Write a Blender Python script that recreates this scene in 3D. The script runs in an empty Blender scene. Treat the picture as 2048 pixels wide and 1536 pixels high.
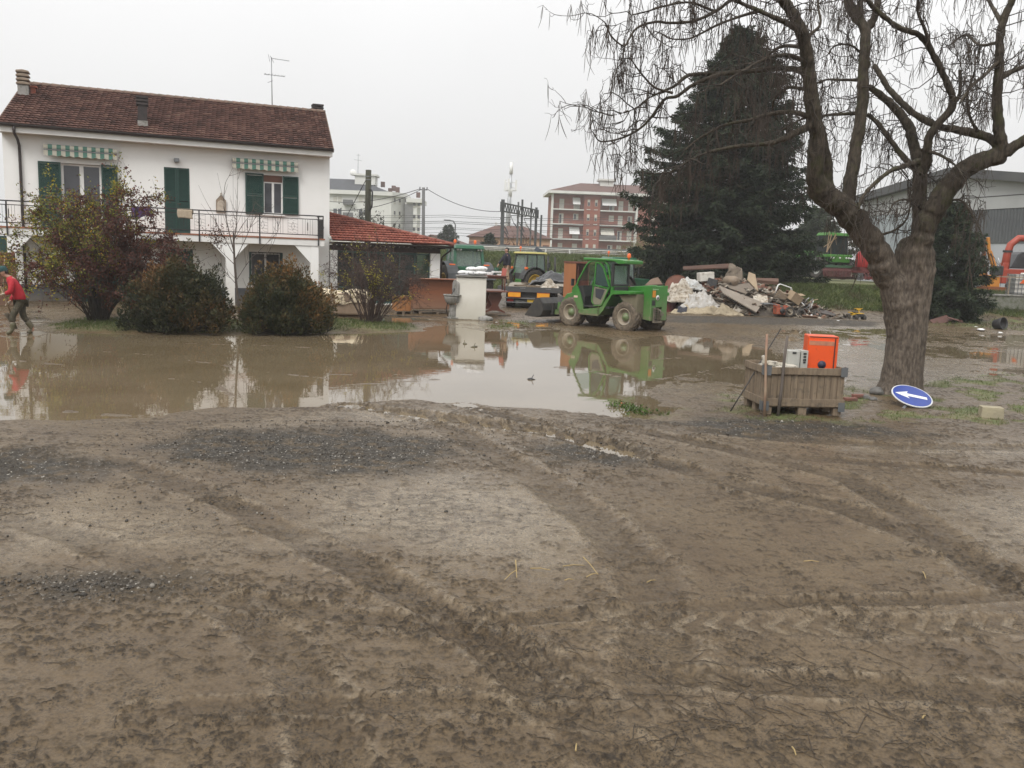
import bpy, bmesh, math, random
import numpy as np
from mathutils import Vector, Matrix, Euler
R = math.radians
PI = math.pi
sc = bpy.context.scene
COL = sc.collection
random.seed(7)

# ------------------------------------------------------------------ camera
CAM_H, FPX, PITCH, ROLL = 2.4, 1740.0, R(8.4), R(2.06)
cd = bpy.data.cameras.new('camera')
cd.sensor_width = 36.0
cd.lens = 36.0 * FPX / 2048.0
cd.clip_start = 0.1
cd.clip_end = 3000.0
cam = bpy.data.objects.new('camera', cd)
COL.objects.link(cam)
_f = Vector((0, math.cos(PITCH), -math.sin(PITCH)))
_u0 = Vector((0, math.sin(PITCH), math.cos(PITCH)))
_r0 = Vector((1, 0, 0))
_r = _r0 * math.cos(ROLL) + _u0 * math.sin(ROLL)
_u = _u0 * math.cos(ROLL) - _r0 * math.sin(ROLL)
cam.matrix_world = Matrix(((_r.x, _u.x, -_f.x, 0), (_r.y, _u.y, -_f.y, 0), (_r.z, _u.z, -_f.z, CAM_H), (0, 0, 0, 1)))
sc.camera = cam

# ------------------------------------------------------------------ light: overcast
SUN_EL, SUN_ROT = R(48), R(205)
w = bpy.data.worlds.new('World')
sc.world = w
w.use_nodes = True
nt = w.node_tree
nt.nodes.clear()
wo = nt.nodes.new('ShaderNodeOutputWorld')
bg = nt.nodes.new('ShaderNodeBackground')
sky = nt.nodes.new('ShaderNodeTexSky')
sky.sky_type = 'NISHITA'
sky.sun_disc = False
sky.sun_elevation = SUN_EL
sky.sun_rotation = SUN_ROT
sky.dust_density = 6.0
sky.air_density = 1.0
hs = nt.nodes.new('ShaderNodeHueSaturation')
hs.inputs['Saturation'].default_value = 0.10
# the cloud deck: an even grey layer that brightens towards the zenith, faintly mottled
tc = nt.nodes.new('ShaderNodeTexCoord')
sx = nt.nodes.new('ShaderNodeSeparateXYZ')
mr = nt.nodes.new('ShaderNodeMapRange')
mr.inputs['From Min'].default_value = 0.0
mr.inputs['From Max'].default_value = 1.0
mr.inputs['To Min'].default_value = 6.3
mr.inputs['To Max'].default_value = 15.5
nz = nt.nodes.new('ShaderNodeTexNoise')
nz.inputs['Scale'].default_value = 2.2
nz.inputs['Detail'].default_value = 3
m2 = nt.nodes.new('ShaderNodeMapRange')
m2.inputs['To Min'].default_value = 0.90
m2.inputs['To Max'].default_value = 1.07
mu = nt.nodes.new('ShaderNodeMath'); mu.operation = 'MULTIPLY'
cr = nt.nodes.new('ShaderNodeVectorMath'); cr.operation = 'SCALE'
cr.inputs[0].default_value = (1.0, 0.998, 1.0)
mx = nt.nodes.new('ShaderNodeMixRGB')
mx.inputs['Fac'].default_value = 0.90
L = nt.links.new
L(tc.outputs['Generated'], sx.inputs[0]); L(sx.outputs['Z'], mr.inputs['Value'])
L(tc.outputs['Generated'], nz.inputs['Vector']); L(nz.outputs['Fac'], m2.inputs['Value'])
L(mr.outputs[0], mu.inputs[0]); L(m2.outputs[0], mu.inputs[1]); L(mu.outputs[0], cr.inputs['Scale'])
L(sky.outputs[0], hs.inputs['Color']); L(hs.outputs[0], mx.inputs[1]); L(cr.outputs[0], mx.inputs[2])
L(mx.outputs[0], bg.inputs['Color'])
bg.inputs['Strength'].default_value = 0.115
L(bg.outputs[0], wo.inputs['Surface'])

sd = bpy.data.lights.new('sun', 'SUN')
sd.energy = 1.9
sd.angle = R(26)
sd.color = (1.0, 0.97, 0.93)
sun = bpy.data.objects.new('sun', sd)
COL.objects.link(sun)
sun.rotation_euler = (PI / 2 - SUN_EL, 0, R(-28))      # from behind the camera, a little to the left

sc.view_settings.view_transform = 'Standard'
sc.view_settings.look = 'None'
sc.view_settings.gamma = 1.0
sc.view_settings.use_curve_mapping = False
sc.view_settings.exposure = 0.12
sc.render.engine = 'CYCLES'
cy = sc.cycles
cy.max_bounces = 6
cy.diffuse_bounces = 3
cy.glossy_bounces = 3
cy.transmission_bounces = 4
cy.transparent_max_bounces = 6
cy.volume_bounces = 1
cy.caustics_reflective = False
cy.caustics_refractive = False
cy.use_denoising = True
cy.use_adaptive_sampling = True
cy.adaptive_threshold = 0.01

# ------------------------------------------------------------------ pixel -> place
def ray(px, py):
    return _r * ((px - 1024) / FPX) - _u * ((py - 768) / FPX) + _f
def G(px, py, z=0.0):
    d = ray(px, py)
    t = (z - CAM_H) / d.z
    return Vector((d.x * t, d.y * t, z))
def A(px, py, y):
    d = ray(px, py)
    t = y / d.y
    return Vector((d.x * t, y, CAM_H + d.z * t))

# ------------------------------------------------------------------ objects
def tag(o, label=None, cat=None, group=None, kind=None):
    if label: o['label'] = label
    if cat: o['category'] = cat
    if group: o['group'] = group
    if kind: o['kind'] = kind
    return o
def thing(name, label, cat, loc=(0, 0, 0), rz=0.0, group=None, rot=None):
    o = bpy.data.objects.new(name, None)
    o.empty_display_size = 0.2
    COL.objects.link(o)
    o.location = loc
    o.rotation_euler = rot if rot else (0, 0, rz)
    return tag(o, label, cat, group)
def copy_tree(o, parent=None):
    c = o.copy()
    COL.objects.link(c)
    c.parent = parent
    for ch in list(o.children):
        copy_tree(ch, c)
    return c

class MB:
    """collects boxes, bars, tubes and sheets; build() links them as one mesh object"""
    def __init__(s):
        s.v = []; s.f = []; s.m = []; s.sm = []; s.mi = 0; s.n = 0; s.smooth = False
    def add(s, vs, fs):
        n = s.n
        s.v.append(np.asarray([tuple(p) for p in vs], float).reshape(-1, 3) if not isinstance(vs, np.ndarray) else vs)
        s.n += len(vs)
        for f in fs:
            s.f.append(tuple(i + n for i in f)); s.m.append(s.mi); s.sm.append(s.smooth)
        return s
    def box(s, c, d, rot=None, taper=(1, 1)):
        x, y, z = d[0] / 2, d[1] / 2, d[2] / 2
        tx, ty = taper
        vs = [Vector(p) for p in ((-x, -y, -z), (x, -y, -z), (x, y, -z), (-x, y, -z),
              (-x * tx, -y * ty, z), (x * tx, -y * ty, z), (x * tx, y * ty, z), (-x * tx, y * ty, z))]
        if rot is not None:
            M = rot if isinstance(rot, Matrix) else Euler(rot).to_matrix()
            vs = [M @ p for p in vs]
        c = Vector(c)
        return s.add([p + c for p in vs], [(0, 3, 2, 1), (4, 5, 6, 7), (0, 1, 5, 4), (1, 2, 6, 5), (2, 3, 7, 6), (3, 0, 4, 7)])
    def span(s, a, b):
        a, b = Vector(a), Vector(b)
        return s.box((a + b) / 2, [abs(q) for q in (b - a)])
    def bar(s, a, b, w, h=None, up=(0, 0, 1)):
        a, b = Vector(a), Vector(b); h = h or w
        d = (b - a); ln = d.length
        if ln < 1e-6: return s
        d.normalize(); up = Vector(up)
        if abs(d.dot(up)) > .98: up = Vector((0, 1, 0))
        sd_ = d.cross(up).normalized(); up = sd_.cross(d)
        M = Matrix((sd_, d, up)).transposed()
        return s.box((a + b) / 2, (w, ln, h), M)
    def tube(s, path, rad, seg=8, caps=True):
        P = [Vector(p) for p in path]; n = len(P)
        if not hasattr(rad, '__len__'): rad = [rad] * n
        T = [(P[min(i + 1, n - 1)] - P[max(i - 1, 0)]).normalized() for i in range(n)]
        up = Vector((0, 0, 1)) if abs(T[0].z) < .9 else Vector((0, 1, 0))
        sx_ = T[0].cross(up).normalized()
        vs = []
        for i in range(n):
            sx_ = (sx_ - T[i] * sx_.dot(T[i]))
            if sx_.length < 1e-5: sx_ = T[i].orthogonal()
            sx_.normalize(); sy_ = T[i].cross(sx_)
            for k in range(seg):
                a = 2 * PI * k / seg
                vs.append(P[i] + (sx_ * math.cos(a) + sy_ * math.sin(a)) * rad[i])
        fs = [(i * seg + k, i * seg + (k + 1) % seg, (i + 1) * seg + (k + 1) % seg, (i + 1) * seg + k) for i in range(n - 1) for k in range(seg)]
        if caps:
            fs.append(tuple(range(seg - 1, -1, -1))); fs.append(tuple((n - 1) * seg + k for k in range(seg)))
        o = s.smooth; s.smooth = seg > 5
        s.add(vs, fs); s.smooth = o
        return s
    def cyl(s, a, b, r, r2=None, seg=16):
        return s.tube([a, b], [r, r if r2 is None else r2], seg)
    def lathe(s, prof, c=(0, 0, 0), axis='Z', seg=24, a0=0, a1=2 * PI):
        """prof: (r, h) pairs"""
        c = Vector(c); full = abs(a1 - a0 - 2 * PI) < 1e-4
        ns = seg if full else seg + 1
        vs = []
        for r, h in prof:
            for k in range(ns):
                a = a0 + (a1 - a0) * k / seg
                x, y = r * math.cos(a), r * math.sin(a)
                p = (x, y, h) if axis == 'Z' else ((x, h, y) if axis == 'Y' else (h, x, y))
                vs.append(c + Vector(p))
        fs = []
        for i in range(len(prof) - 1):
            for k in range(seg):
                k2 = (k + 1) % ns
                fs.append((i * ns + k, i * ns + k2, (i + 1) * ns + k2, (i + 1) * ns + k))
        return s.add(vs, fs)
    def prism(s, poly, a, b, axis='Y'):
        """poly of (u,v) extruded along axis from a to b.  Y: (x,z)  X: (y,z)  Z: (x,y)"""
        def P(u, v, t):
            return Vector((u, t, v)) if axis == 'Y' else (Vector((t, u, v)) if axis == 'X' else Vector((u, v, t)))
        n = len(poly)
        vs = [P(u, v, a) for u, v in poly] + [P(u, v, b) for u, v in poly]
        fs = [tuple(range(n - 1, -1, -1)), tuple(range(n, 2 * n))] + [(i, (i + 1) % n, n + (i + 1) % n, n + i) for i in range(n)]
        return s.add(vs, fs)
    def quad(s, a, b, c, d):
        return s.add([a, b, c, d], [(0, 1, 2, 3)])
    def grid(s, fn, nu, nv, thick=None):
        vs = [Vector(fn(i / nu, j / nv)) for j in range(nv + 1) for i in range(nu + 1)]
        W = nu + 1
        fs = [(j * W + i, j * W + i + 1, (j + 1) * W + i + 1, (j + 1) * W + i) for j in range(nv) for i in range(nu)]
        return s.add(vs, fs)
    def blob(s, c, d, sub=2, amp=.15, freq=1.5, seed=0, flat=None):
        """noisy ellipsoid"""
        bm = bmesh.new(); bmesh.ops.create_icosphere(bm, subdivisions=sub, radius=1)
        c = Vector(c); vs = []
        from mathutils import noise
        off = Vector((seed * 3.7, seed * 1.3, seed * 7.1))
        for v in bm.verts:
            k = 1 + amp * noise.noise(v.co * freq + off) * 2
            p = Vector((v.co.x * d[0] * k, v.co.y * d[1] * k, v.co.z * d[2] * k))
            if flat is not None and p.z < flat: p.z = flat
            vs.append(c + p)
        fs = [tuple(v.index for v in f.verts) for f in bm.faces]
        bm.free()
        o = s.smooth; s.smooth = True; s.add(vs, fs); s.smooth = o
        return s
    def build(s, name, mats, parent=None, bevel=0, smooth=None, fix=True, loc=None):
        me = bpy.data.meshes.new(name)
        V = np.concatenate(s.v) if s.v else np.zeros((0, 3))
        me.from_pydata(V.tolist(), [], s.f)
        if not isinstance(mats, (list, tuple)): mats = [mats]
        for m in mats: me.materials.append(m)
        me.polygons.foreach_set('material_index', s.m)
        sm = s.sm if smooth is None else [smooth] * len(s.f)
        me.polygons.foreach_set('use_smooth', sm)
        me.update()
        if fix and len(s.f) < 60000:
            bm = bmesh.new(); bm.from_mesh(me); bmesh.ops.recalc_face_normals(bm, faces=bm.faces); bm.to_mesh(me); bm.free()
        o = bpy.data.objects.new(name, me)
        COL.objects.link(o)
        if parent is not None: o.parent = parent
        if loc is not None: o.location = loc
        if bevel:
            b = o.modifiers.new('bevel', 'BEVEL'); b.width = bevel; b.segments = 2; b.limit_method = 'ANGLE'; b.angle_limit = R(40)
        return o

def fast_mesh(name, V, F, mat, parent=None, smooth=False, attr=None, attr_name='tint'):
    """V (n,3) float, F (m,3|4) int numpy; attr: per-vertex value or colour"""
    me = bpy.data.meshes.new(name)
    k = F.shape[1]
    me.vertices.add(len(V)); me.vertices.foreach_set('co', np.ascontiguousarray(V, dtype=np.float32).ravel())
    me.loops.add(F.size); me.loops.foreach_set('vertex_index', np.ascontiguousarray(F, dtype=np.int32).ravel())
    me.polygons.add(len(F)); me.polygons.foreach_set('loop_start', np.arange(0, F.size, k, dtype=np.int32))
    me.polygons.foreach_set('loop_total', np.full(len(F), k, dtype=np.int32))
    if smooth: me.polygons.foreach_set('use_smooth', np.ones(len(F), dtype=bool))
    me.update(calc_edges=True)
    if attr is not None:
        if attr.ndim == 1:
            at = me.attributes.new(attr_name, 'FLOAT', 'POINT'); at.data.foreach_set('value', attr.astype(np.float32))
        else:
            at = me.attributes.new(attr_name, 'FLOAT_COLOR', 'POINT'); at.data.foreach_set('color', attr.astype(np.float32).ravel())
    if mat is not None: me.materials.append(mat)
    o = bpy.data.objects.new(name, me)
    COL.objects.link(o)
    if parent is not None: o.parent = parent
    return o

# ------------------------------------------------------------------ materials
def newmat(name):
    m = bpy.data.materials.new(name); m.use_nodes = True
    n = m.node_tree.nodes; n.clear()
    out = n.new('ShaderNodeOutputMaterial'); b = n.new('ShaderNodeBsdfPrincipled')
    m.node_tree.links.new(b.outputs[0], out.inputs['Surface'])
    return m, m.node_tree, b
def rgb(c): return (c[0], c[1], c[2], 1.0)
def s2l(r, g, b):
    f = lambda c: (c / 255 / 12.92) if c <= 10 else ((c / 255 + .055) / 1.055) ** 2.4
    return (f(r), f(g), f(b))
def pmat(name, c1, c2=None, scale=3.0, rough=.6, metal=0.0, bump=0.0, bscale=30.0, dirt=None, dirt_amt=.35, dirt_h=None, spec=.5, detail=4, stretch=None, coat=0):
    """two-tone noise, fine bump, optional dirt patches (dirt_h: only below that local height, a splash zone)"""
    m, t, b = newmat(name); N = t.nodes.new; L = t.links.new
    tc = N('ShaderNodeTexCoord'); vec = tc.outputs['Object']
    if stretch:
        mp = N('ShaderNodeMapping'); mp.inputs['Scale'].default_value = stretch; L(vec, mp.inputs['Vector']); vec = mp.outputs[0]
    nz = N('ShaderNodeTexNoise'); nz.inputs['Scale'].default_value = scale; nz.inputs['Detail'].default_value = detail; L(vec, nz.inputs['Vector'])
    rp = N('ShaderNodeMapRange'); rp.inputs['From Min'].default_value = .3; rp.inputs['From Max'].default_value = .7; L(nz.outputs['Fac'], rp.inputs['Value'])
    c2 = c2 or tuple(x * .75 for x in c1)
    mx = N('ShaderNodeMixRGB'); mx.inputs[1].default_value = rgb(c1); mx.inputs[2].default_value = rgb(c2); L(rp.outputs[0], mx.inputs['Fac'])
    col = mx.outputs[0]
    if dirt:
        n2 = N('ShaderNodeTexNoise'); n2.inputs['Scale'].default_value = scale * 2.3; n2.inputs['Detail'].default_value = 8; n2.inputs['Roughness'].default_value = .7
        L(tc.outputs['Object'], n2.inputs['Vector'])
        r2 = N('ShaderNodeMapRange'); r2.inputs['From Min'].default_value = .62 - dirt_amt * .35; r2.inputs['From Max'].default_value = .80 - dirt_amt * .35; L(n2.outputs['Fac'], r2.inputs['Value'])
        fac = r2.outputs[0]
        if dirt_h:
            sp = N('ShaderNodeSeparateXYZ'); L(tc.outputs['Object'], sp.inputs[0])
            r3 = N('ShaderNodeMapRange'); r3.inputs['From Min'].default_value = dirt_h[0]; r3.inputs['From Max'].default_value = dirt_h[1]
            r3.inputs['To Min'].default_value = 1.0; r3.inputs['To Max'].default_value = 0.0; L(sp.outputs['Z'], r3.inputs['Value'])
            ad = N('ShaderNodeMath'); ad.operation = 'MULTIPLY_ADD'; ad.inputs[1].default_value = .55; ad.use_clamp = True
            L(r3.outputs[0], ad.inputs[0])
            ml = N('ShaderNodeMath'); ml.operation = 'MULTIPLY'; L(fac, ml.inputs[0]); L(r3.outputs[0], ml.inputs[1]); L(ml.outputs[0], ad.inputs[2]); fac = ad.outputs[0]
        m3 = N('ShaderNodeMixRGB'); m3.inputs[2].default_value = rgb(dirt); L(fac, m3.inputs['Fac']); L(col, m3.inputs[1]); col = m3.outputs[0]
        rr = N('ShaderNodeMapRange'); rr.inputs['To Min'].default_value = rough; rr.inputs['To Max'].default_value = .85; L(fac, rr.inputs['Value']); L(rr.outputs[0], b.inputs['Roughness'])
    else:
        b.inputs['Roughness'].default_value = rough
    L(col, b.inputs['Base Color'])
    b.inputs['Metallic'].default_value = metal
    b.inputs['Specular IOR Level'].default_value = spec
    if coat: b.inputs['Coat Weight'].default_value = coat
    if bump:
        n3 = N('ShaderNodeTexNoise'); n3.inputs['Scale'].default_value = bscale; n3.inputs['Detail'].default_value = 5; L(vec, n3.inputs['Vector'])
        bp = N('ShaderNodeBump'); bp.inputs['Strength'].default_value = bump; bp.inputs['Distance'].default_value = .02; L(n3.outputs['Fac'], bp.inputs['Height']); L(bp.outputs[0], b.inputs['Normal'])
    return m
def glassmat(name, tint=(.02, .03, .03), rough=.05):
    m, t, b = newmat(name)
    b.inputs['Base Color'].default_value = rgb(tint); b.inputs['Roughness'].default_value = rough
    b.inputs['IOR'].default_value = 1.5; b.inputs['Specular IOR Level'].default_value = .7
    return m
def clearglass(name, tint=(.75, .85, .82), mixf=.72, rough=.03, base_gain=.10):
    """thin see-through pane: part glossy, part transparent"""
    m, t, b = newmat(name); N = t.nodes.new; L = t.links.new
    tr = N('ShaderNodeBsdfTransparent'); tr.inputs[0].default_value = rgb(tint)
    b.inputs['Base Color'].default_value = rgb(tuple(c * base_gain for c in tint)); b.inputs['Roughness'].default_value = rough
    mx = N('ShaderNodeMixShader'); mx.inputs[0].default_value = mixf
    L(b.outputs[0], mx.inputs[1]); L(tr.outputs[0], mx.inputs[2])
    out = [n for n in t.nodes if n.type == 'OUTPUT_MATERIAL'][0]; L(mx.outputs[0], out.inputs['Surface'])
    return m
def leafmat(name, ramp, rough=.6, transl=.25):
    """colour from the per-vertex 'tint' value through a ramp; ramp: [(pos, colour)]"""
    m, t, b = newmat(name); N = t.nodes.new; L = t.links.new
    at = N('ShaderNodeAttribute'); at.attribute_name = 'tint'
    rp = N('ShaderNodeValToRGB'); e = rp.color_ramp.elements
    while len(e) > 1: e.remove(e[-1])
    e[0].position = ramp[0][0]; e[0].color = rgb(ramp[0][1])
    for p, c in ramp[1:]:
        q = e.new(p); q.color = rgb(c)
    L(at.outputs['Fac'], rp.inputs['Fac']); L(rp.outputs[0], b.inputs['Base Color'])
    b.inputs['Roughness'].default_value = rough; b.inputs['Specular IOR Level'].default_value = .3
    if transl:
        tl = N('ShaderNodeBsdfTranslucent'); L(rp.outputs[0], tl.inputs[0])
        mx = N('ShaderNodeMixShader'); mx.inputs[0].default_value = transl
        L(b.outputs[0], mx.inputs[1]); L(tl.outputs[0], mx.inputs[2])
        out = [n for n in t.nodes if n.type == 'OUTPUT_MATERIAL'][0]; L(mx.outputs[0], out.inputs['Surface'])
    return m

# ------------------------------------------------------------------ numpy noise
def _hash(ix, iy, seed):
    h = (ix.astype(np.int64) * 374761393 + iy.astype(np.int64) * 668265263 + seed * 1274126177) & 0xFFFFFFFF
    h = ((h ^ (h >> 13)) * 1274126177) & 0xFFFFFFFF
    return ((h ^ (h >> 16)) & 0xFFFFFF).astype(np.float64) / 0xFFFFFF
def vnoise(x, y, seed=0):
    """gradient noise about -1..1"""
    x0 = np.floor(x); y0 = np.floor(y); fx = x - x0; fy = y - y0
    u = fx * fx * fx * (fx * (fx * 6 - 15) + 10); v = fy * fy * fy * (fy * (fy * 6 - 15) + 10)
    def g(ix, iy, dx, dy):
        a = _hash(ix, iy, seed) * 2 * PI
        return np.cos(a) * dx + np.sin(a) * dy
    n00 = g(x0, y0, fx, fy); n10 = g(x0 + 1, y0, fx - 1, fy); n01 = g(x0, y0 + 1, fx, fy - 1); n11 = g(x0 + 1, y0 + 1, fx - 1, fy - 1)
    return (n00 * (1 - u) * (1 - v) + n10 * u * (1 - v) + n01 * (1 - u) * v + n11 * u * v) * 1.5
def fbm(x, y, seed=0, octv=4, gain=.5):
    s = 0; a = 1; t = 0
    for k in range(octv):
        s = s + a * vnoise(x * 2 ** k + k * 17.3, y * 2 ** k - k * 9.1, seed + k); t += a; a *= gain
    return s / t
def sstep(a, b, x):
    t = np.clip((x - a) / (b - a), 0, 1)
    return t * t * (3 - 2 * t)
def poly_sd(X, Y, poly):
    """signed distance to a polygon, negative inside"""
    d = np.full(X.shape, 1e9); ins = np.zeros(X.shape, bool); n = len(poly)
    for i in range(n):
        ax, ay = poly[i]; bx, by = poly[(i + 1) % n]
        ex, ey = bx - ax, by - ay
        t = np.clip(((X - ax) * ex + (Y - ay) * ey) / (ex * ex + ey * ey + 1e-12), 0, 1)
        d = np.minimum(d, (X - ax - t * ex) ** 2 + (Y - ay - t * ey) ** 2)
        c = ((ay <= Y) & (by > Y)) | ((by <= Y) & (ay > Y))
        ins ^= c & (X < ax + (Y - ay) * ex / (ey if abs(ey) > 1e-12 else 1e-12))
    d = np.sqrt(d)
    return np.where(ins, -d, d)
def line_sd(X, Y, pts):
    """distance to a polyline, plus arc length and side of the nearest point"""
    d = np.full(X.shape, 1e9); s_ = np.zeros(X.shape); sg = np.zeros(X.shape); acc = 0
    for (ax, ay), (bx, by) in zip(pts[:-1], pts[1:]):
        ex, ey = bx - ax, by - ay; ln = math.hypot(ex, ey)
        t = np.clip(((X - ax) * ex + (Y - ay) * ey) / (ln * ln + 1e-12), 0, 1)
        dx, dy = X - ax - t * ex, Y - ay - t * ey
        q = dx * dx + dy * dy; m = q < d
        d = np.where(m, q, d); s_ = np.where(m, acc + t * ln, s_); sg = np.where(m, (ex * dy - ey * dx) / (ln + 1e-9), sg)
        acc += ln
    return np.sqrt(d), s_, sg
def pix_poly(P, z=0.0): return [tuple(G(a, b, z)[:2]) for a, b in P]
# ================================================================== GROUND
PUDDLE = pix_poly([(-500, 866), (95, 842), (330, 839), (440, 819), (600, 812), (720, 806), (830, 802), (930, 808), (1060, 819), (1190, 831), (1262, 833), (1345, 825), (1302, 802),
    (1292, 780), (1360, 758), (1480, 736), (1560, 708), (1500, 686), (1350, 671), (1230, 678), (1130, 662), (1060, 672), (1000, 668), (930, 655), (860, 656),
    (840, 662), (670, 666), (450, 668), (240, 666), (110, 664), (60, 692), (0, 684), (-500, 700)])
PUDDLE2 = pix_poly([(690, 641), (790, 650), (860, 640), (800, 630), (700, 631)])
FILM = pix_poly([(1340, 770), (1480, 735), (1600, 690), (1500, 668), (1600, 655), (1800, 658), (2100, 672), (2500, 690), (2500, 760), (2060, 752), (1850, 765), (1700, 770), (1480, 800)])
FILM2 = pix_poly([(-400, 700), (120, 690), (140, 655), (110, 620), (-400, 625)])
FILM3 = pix_poly([(860, 690), (1130, 690), (1130, 645), (860, 640)])
BED = pix_poly([(118, 662), (110, 650), (180, 640), (330, 645), (560, 648), (690, 642), (830, 652), (825, 662), (700, 664), (560, 668), (400, 668), (230, 665)])
GRASSY = [pix_poly(p) for p in (
    [(1450, 790), (1700, 775), (1760, 790), (1870, 760), (2100, 735), (2400, 740), (2400, 850), (2040, 860), (1850, 850), (1690, 850), (1480, 845), (1440, 830)],
    [(975, 650), (1000, 642), (1090, 645), (1040, 658), (980, 660)],
    [(1860, 652), (1960, 660), (2100, 668), (2500, 680), (2500, 640), (2100, 638), (1900, 640)],
    [(1240, 826), (1262, 812), (1345, 820), (1340, 835)])]
GRAVEL = [pix_poly(p) for p in (
    [(270, 905), (420, 868), (700, 862), (850, 880), (930, 905), (920, 935), (760, 965), (520, 955), (340, 935)],
    [(1040, 905), (1130, 880), (1260, 905), (1330, 940), (1230, 950), (1100, 935)],
    [(-60, 1180), (120, 1160), (380, 1165), (330, 1200), (100, 1215)],
    [(-200, 930), (60, 900), (230, 940), (120, 980), (-200, 990)],
    [(1330, 633), (1560, 637), (1760, 646), (1760, 656), (1500, 651), (1330, 647)],
    [(1400, 868), (1250, 850), (1500, 838), (1700, 850), (1900, 880), (1500, 885)])]
PALE = [pix_poly(p) for p in (
    [(560, 1120), (640, 980), (930, 950), (1150, 1010), (1210, 1080), (1160, 1150), (900, 1140), (760, 1090)],
    [(480, 860), (700, 825), (900, 830), (850, 860), (700, 850)],
    [(1330, 770), (1480, 735), (1760, 650), (2100, 670), (2400, 690), (2400, 740), (2060, 745), (1760, 775), (1500, 800)],
    [(1640, 900), (1900, 895), (2300, 890), (2300, 925), (1900, 920)],
    [(1850, 1010), (2300, 980), (2300, 1120), (1980, 1120)],
    [(0, 1030), (200, 1000), (420, 1060), (480, 1130), (300, 1110), (0, 1120)])]
# wheel tracks: pixel path, half width, depth, lug depth, darkness
TRACKS = [
    ([(230, 930), (440, 1010), (620, 1100), (760, 1170), (900, 1250), (1010, 1330), (1130, 1430), (1260, 1560)], .17, .030, .012, .42),
    ([(790, 815), (890, 860), (1000, 920), (1100, 985), (1200, 1060), (1290, 1150), (1330, 1250), (1310, 1380)], .24, .025, .008, .34),
    ([(930, 812), (1100, 865), (1300, 925), (1500, 985), (1700, 1030), (1900, 1110), (2100, 1200)], .22, .03, .014, .50),
    ([(700, 815), (800, 832), (940, 850), (1060, 866), (1150, 884), (1250, 915)], .27, .035, .075, .30),
    ([(1250, 862), (1450, 905), (1700, 965), (1850, 1060), (1990, 1180)], .20, .03, .012, .45),
    ([(2200, 1196), (1900, 1212), (1500, 1222), (1250, 1235), (1000, 1260)], .10, .03, .010, .40),
    ([(2200, 1260), (1700, 1268), (1400, 1262), (1230, 1240)], .16, .02, .03, .28),
    ([(480, 1215), (640, 1240), (820, 1262), (1010, 1300), (1150, 1370)], .12, .025, .008, .40),
    ([(300, 1440), (640, 1425), (900, 1428), (1250, 1450)], .10, .02, .012, .32),
    ([(1100, 1340), (1500, 1380), (2200, 1420)], .13, .022, .014, .34),
    ([(2200, 905), (1800, 900), (1550, 885), (1400, 868)], .2, .025, .012, .35),
    ([(2200, 970), (1900, 945), (1600, 925)], .16, .025, .012, .32),
    ([(-150, 1000), (200, 1100), (420, 1200), (560, 1300), (640, 1420), (680, 1560)], .15, .014, .008, .28),
]
RIDGES = [pix_poly(p) for p in ([(200, 703), (300, 711)], [(345, 718), (430, 726), (520, 742), (660, 757)], [(345, 758), (430, 768), (470, 790)], [(150, 822), (270, 829)], [(640, 748), (780, 752), (890, 742)],
    [(660, 772), (760, 768), (880, 760)], [(860, 708), (1000, 702), (1120, 698)], [(240, 778), (290, 774)], [(500, 690), (620, 696)], [(1130, 735), (1300, 762), (1420, 742)], [(1290, 720), (1420, 712)], [(30, 720), (120, 730)], [(380, 686), (470, 690)])]
TRACKS = [([tuple(G(a, b)[:2]) for a, b in P], w_, d_, l_, k_) for P, w_, d_, l_, k_ in TRACKS]

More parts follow.
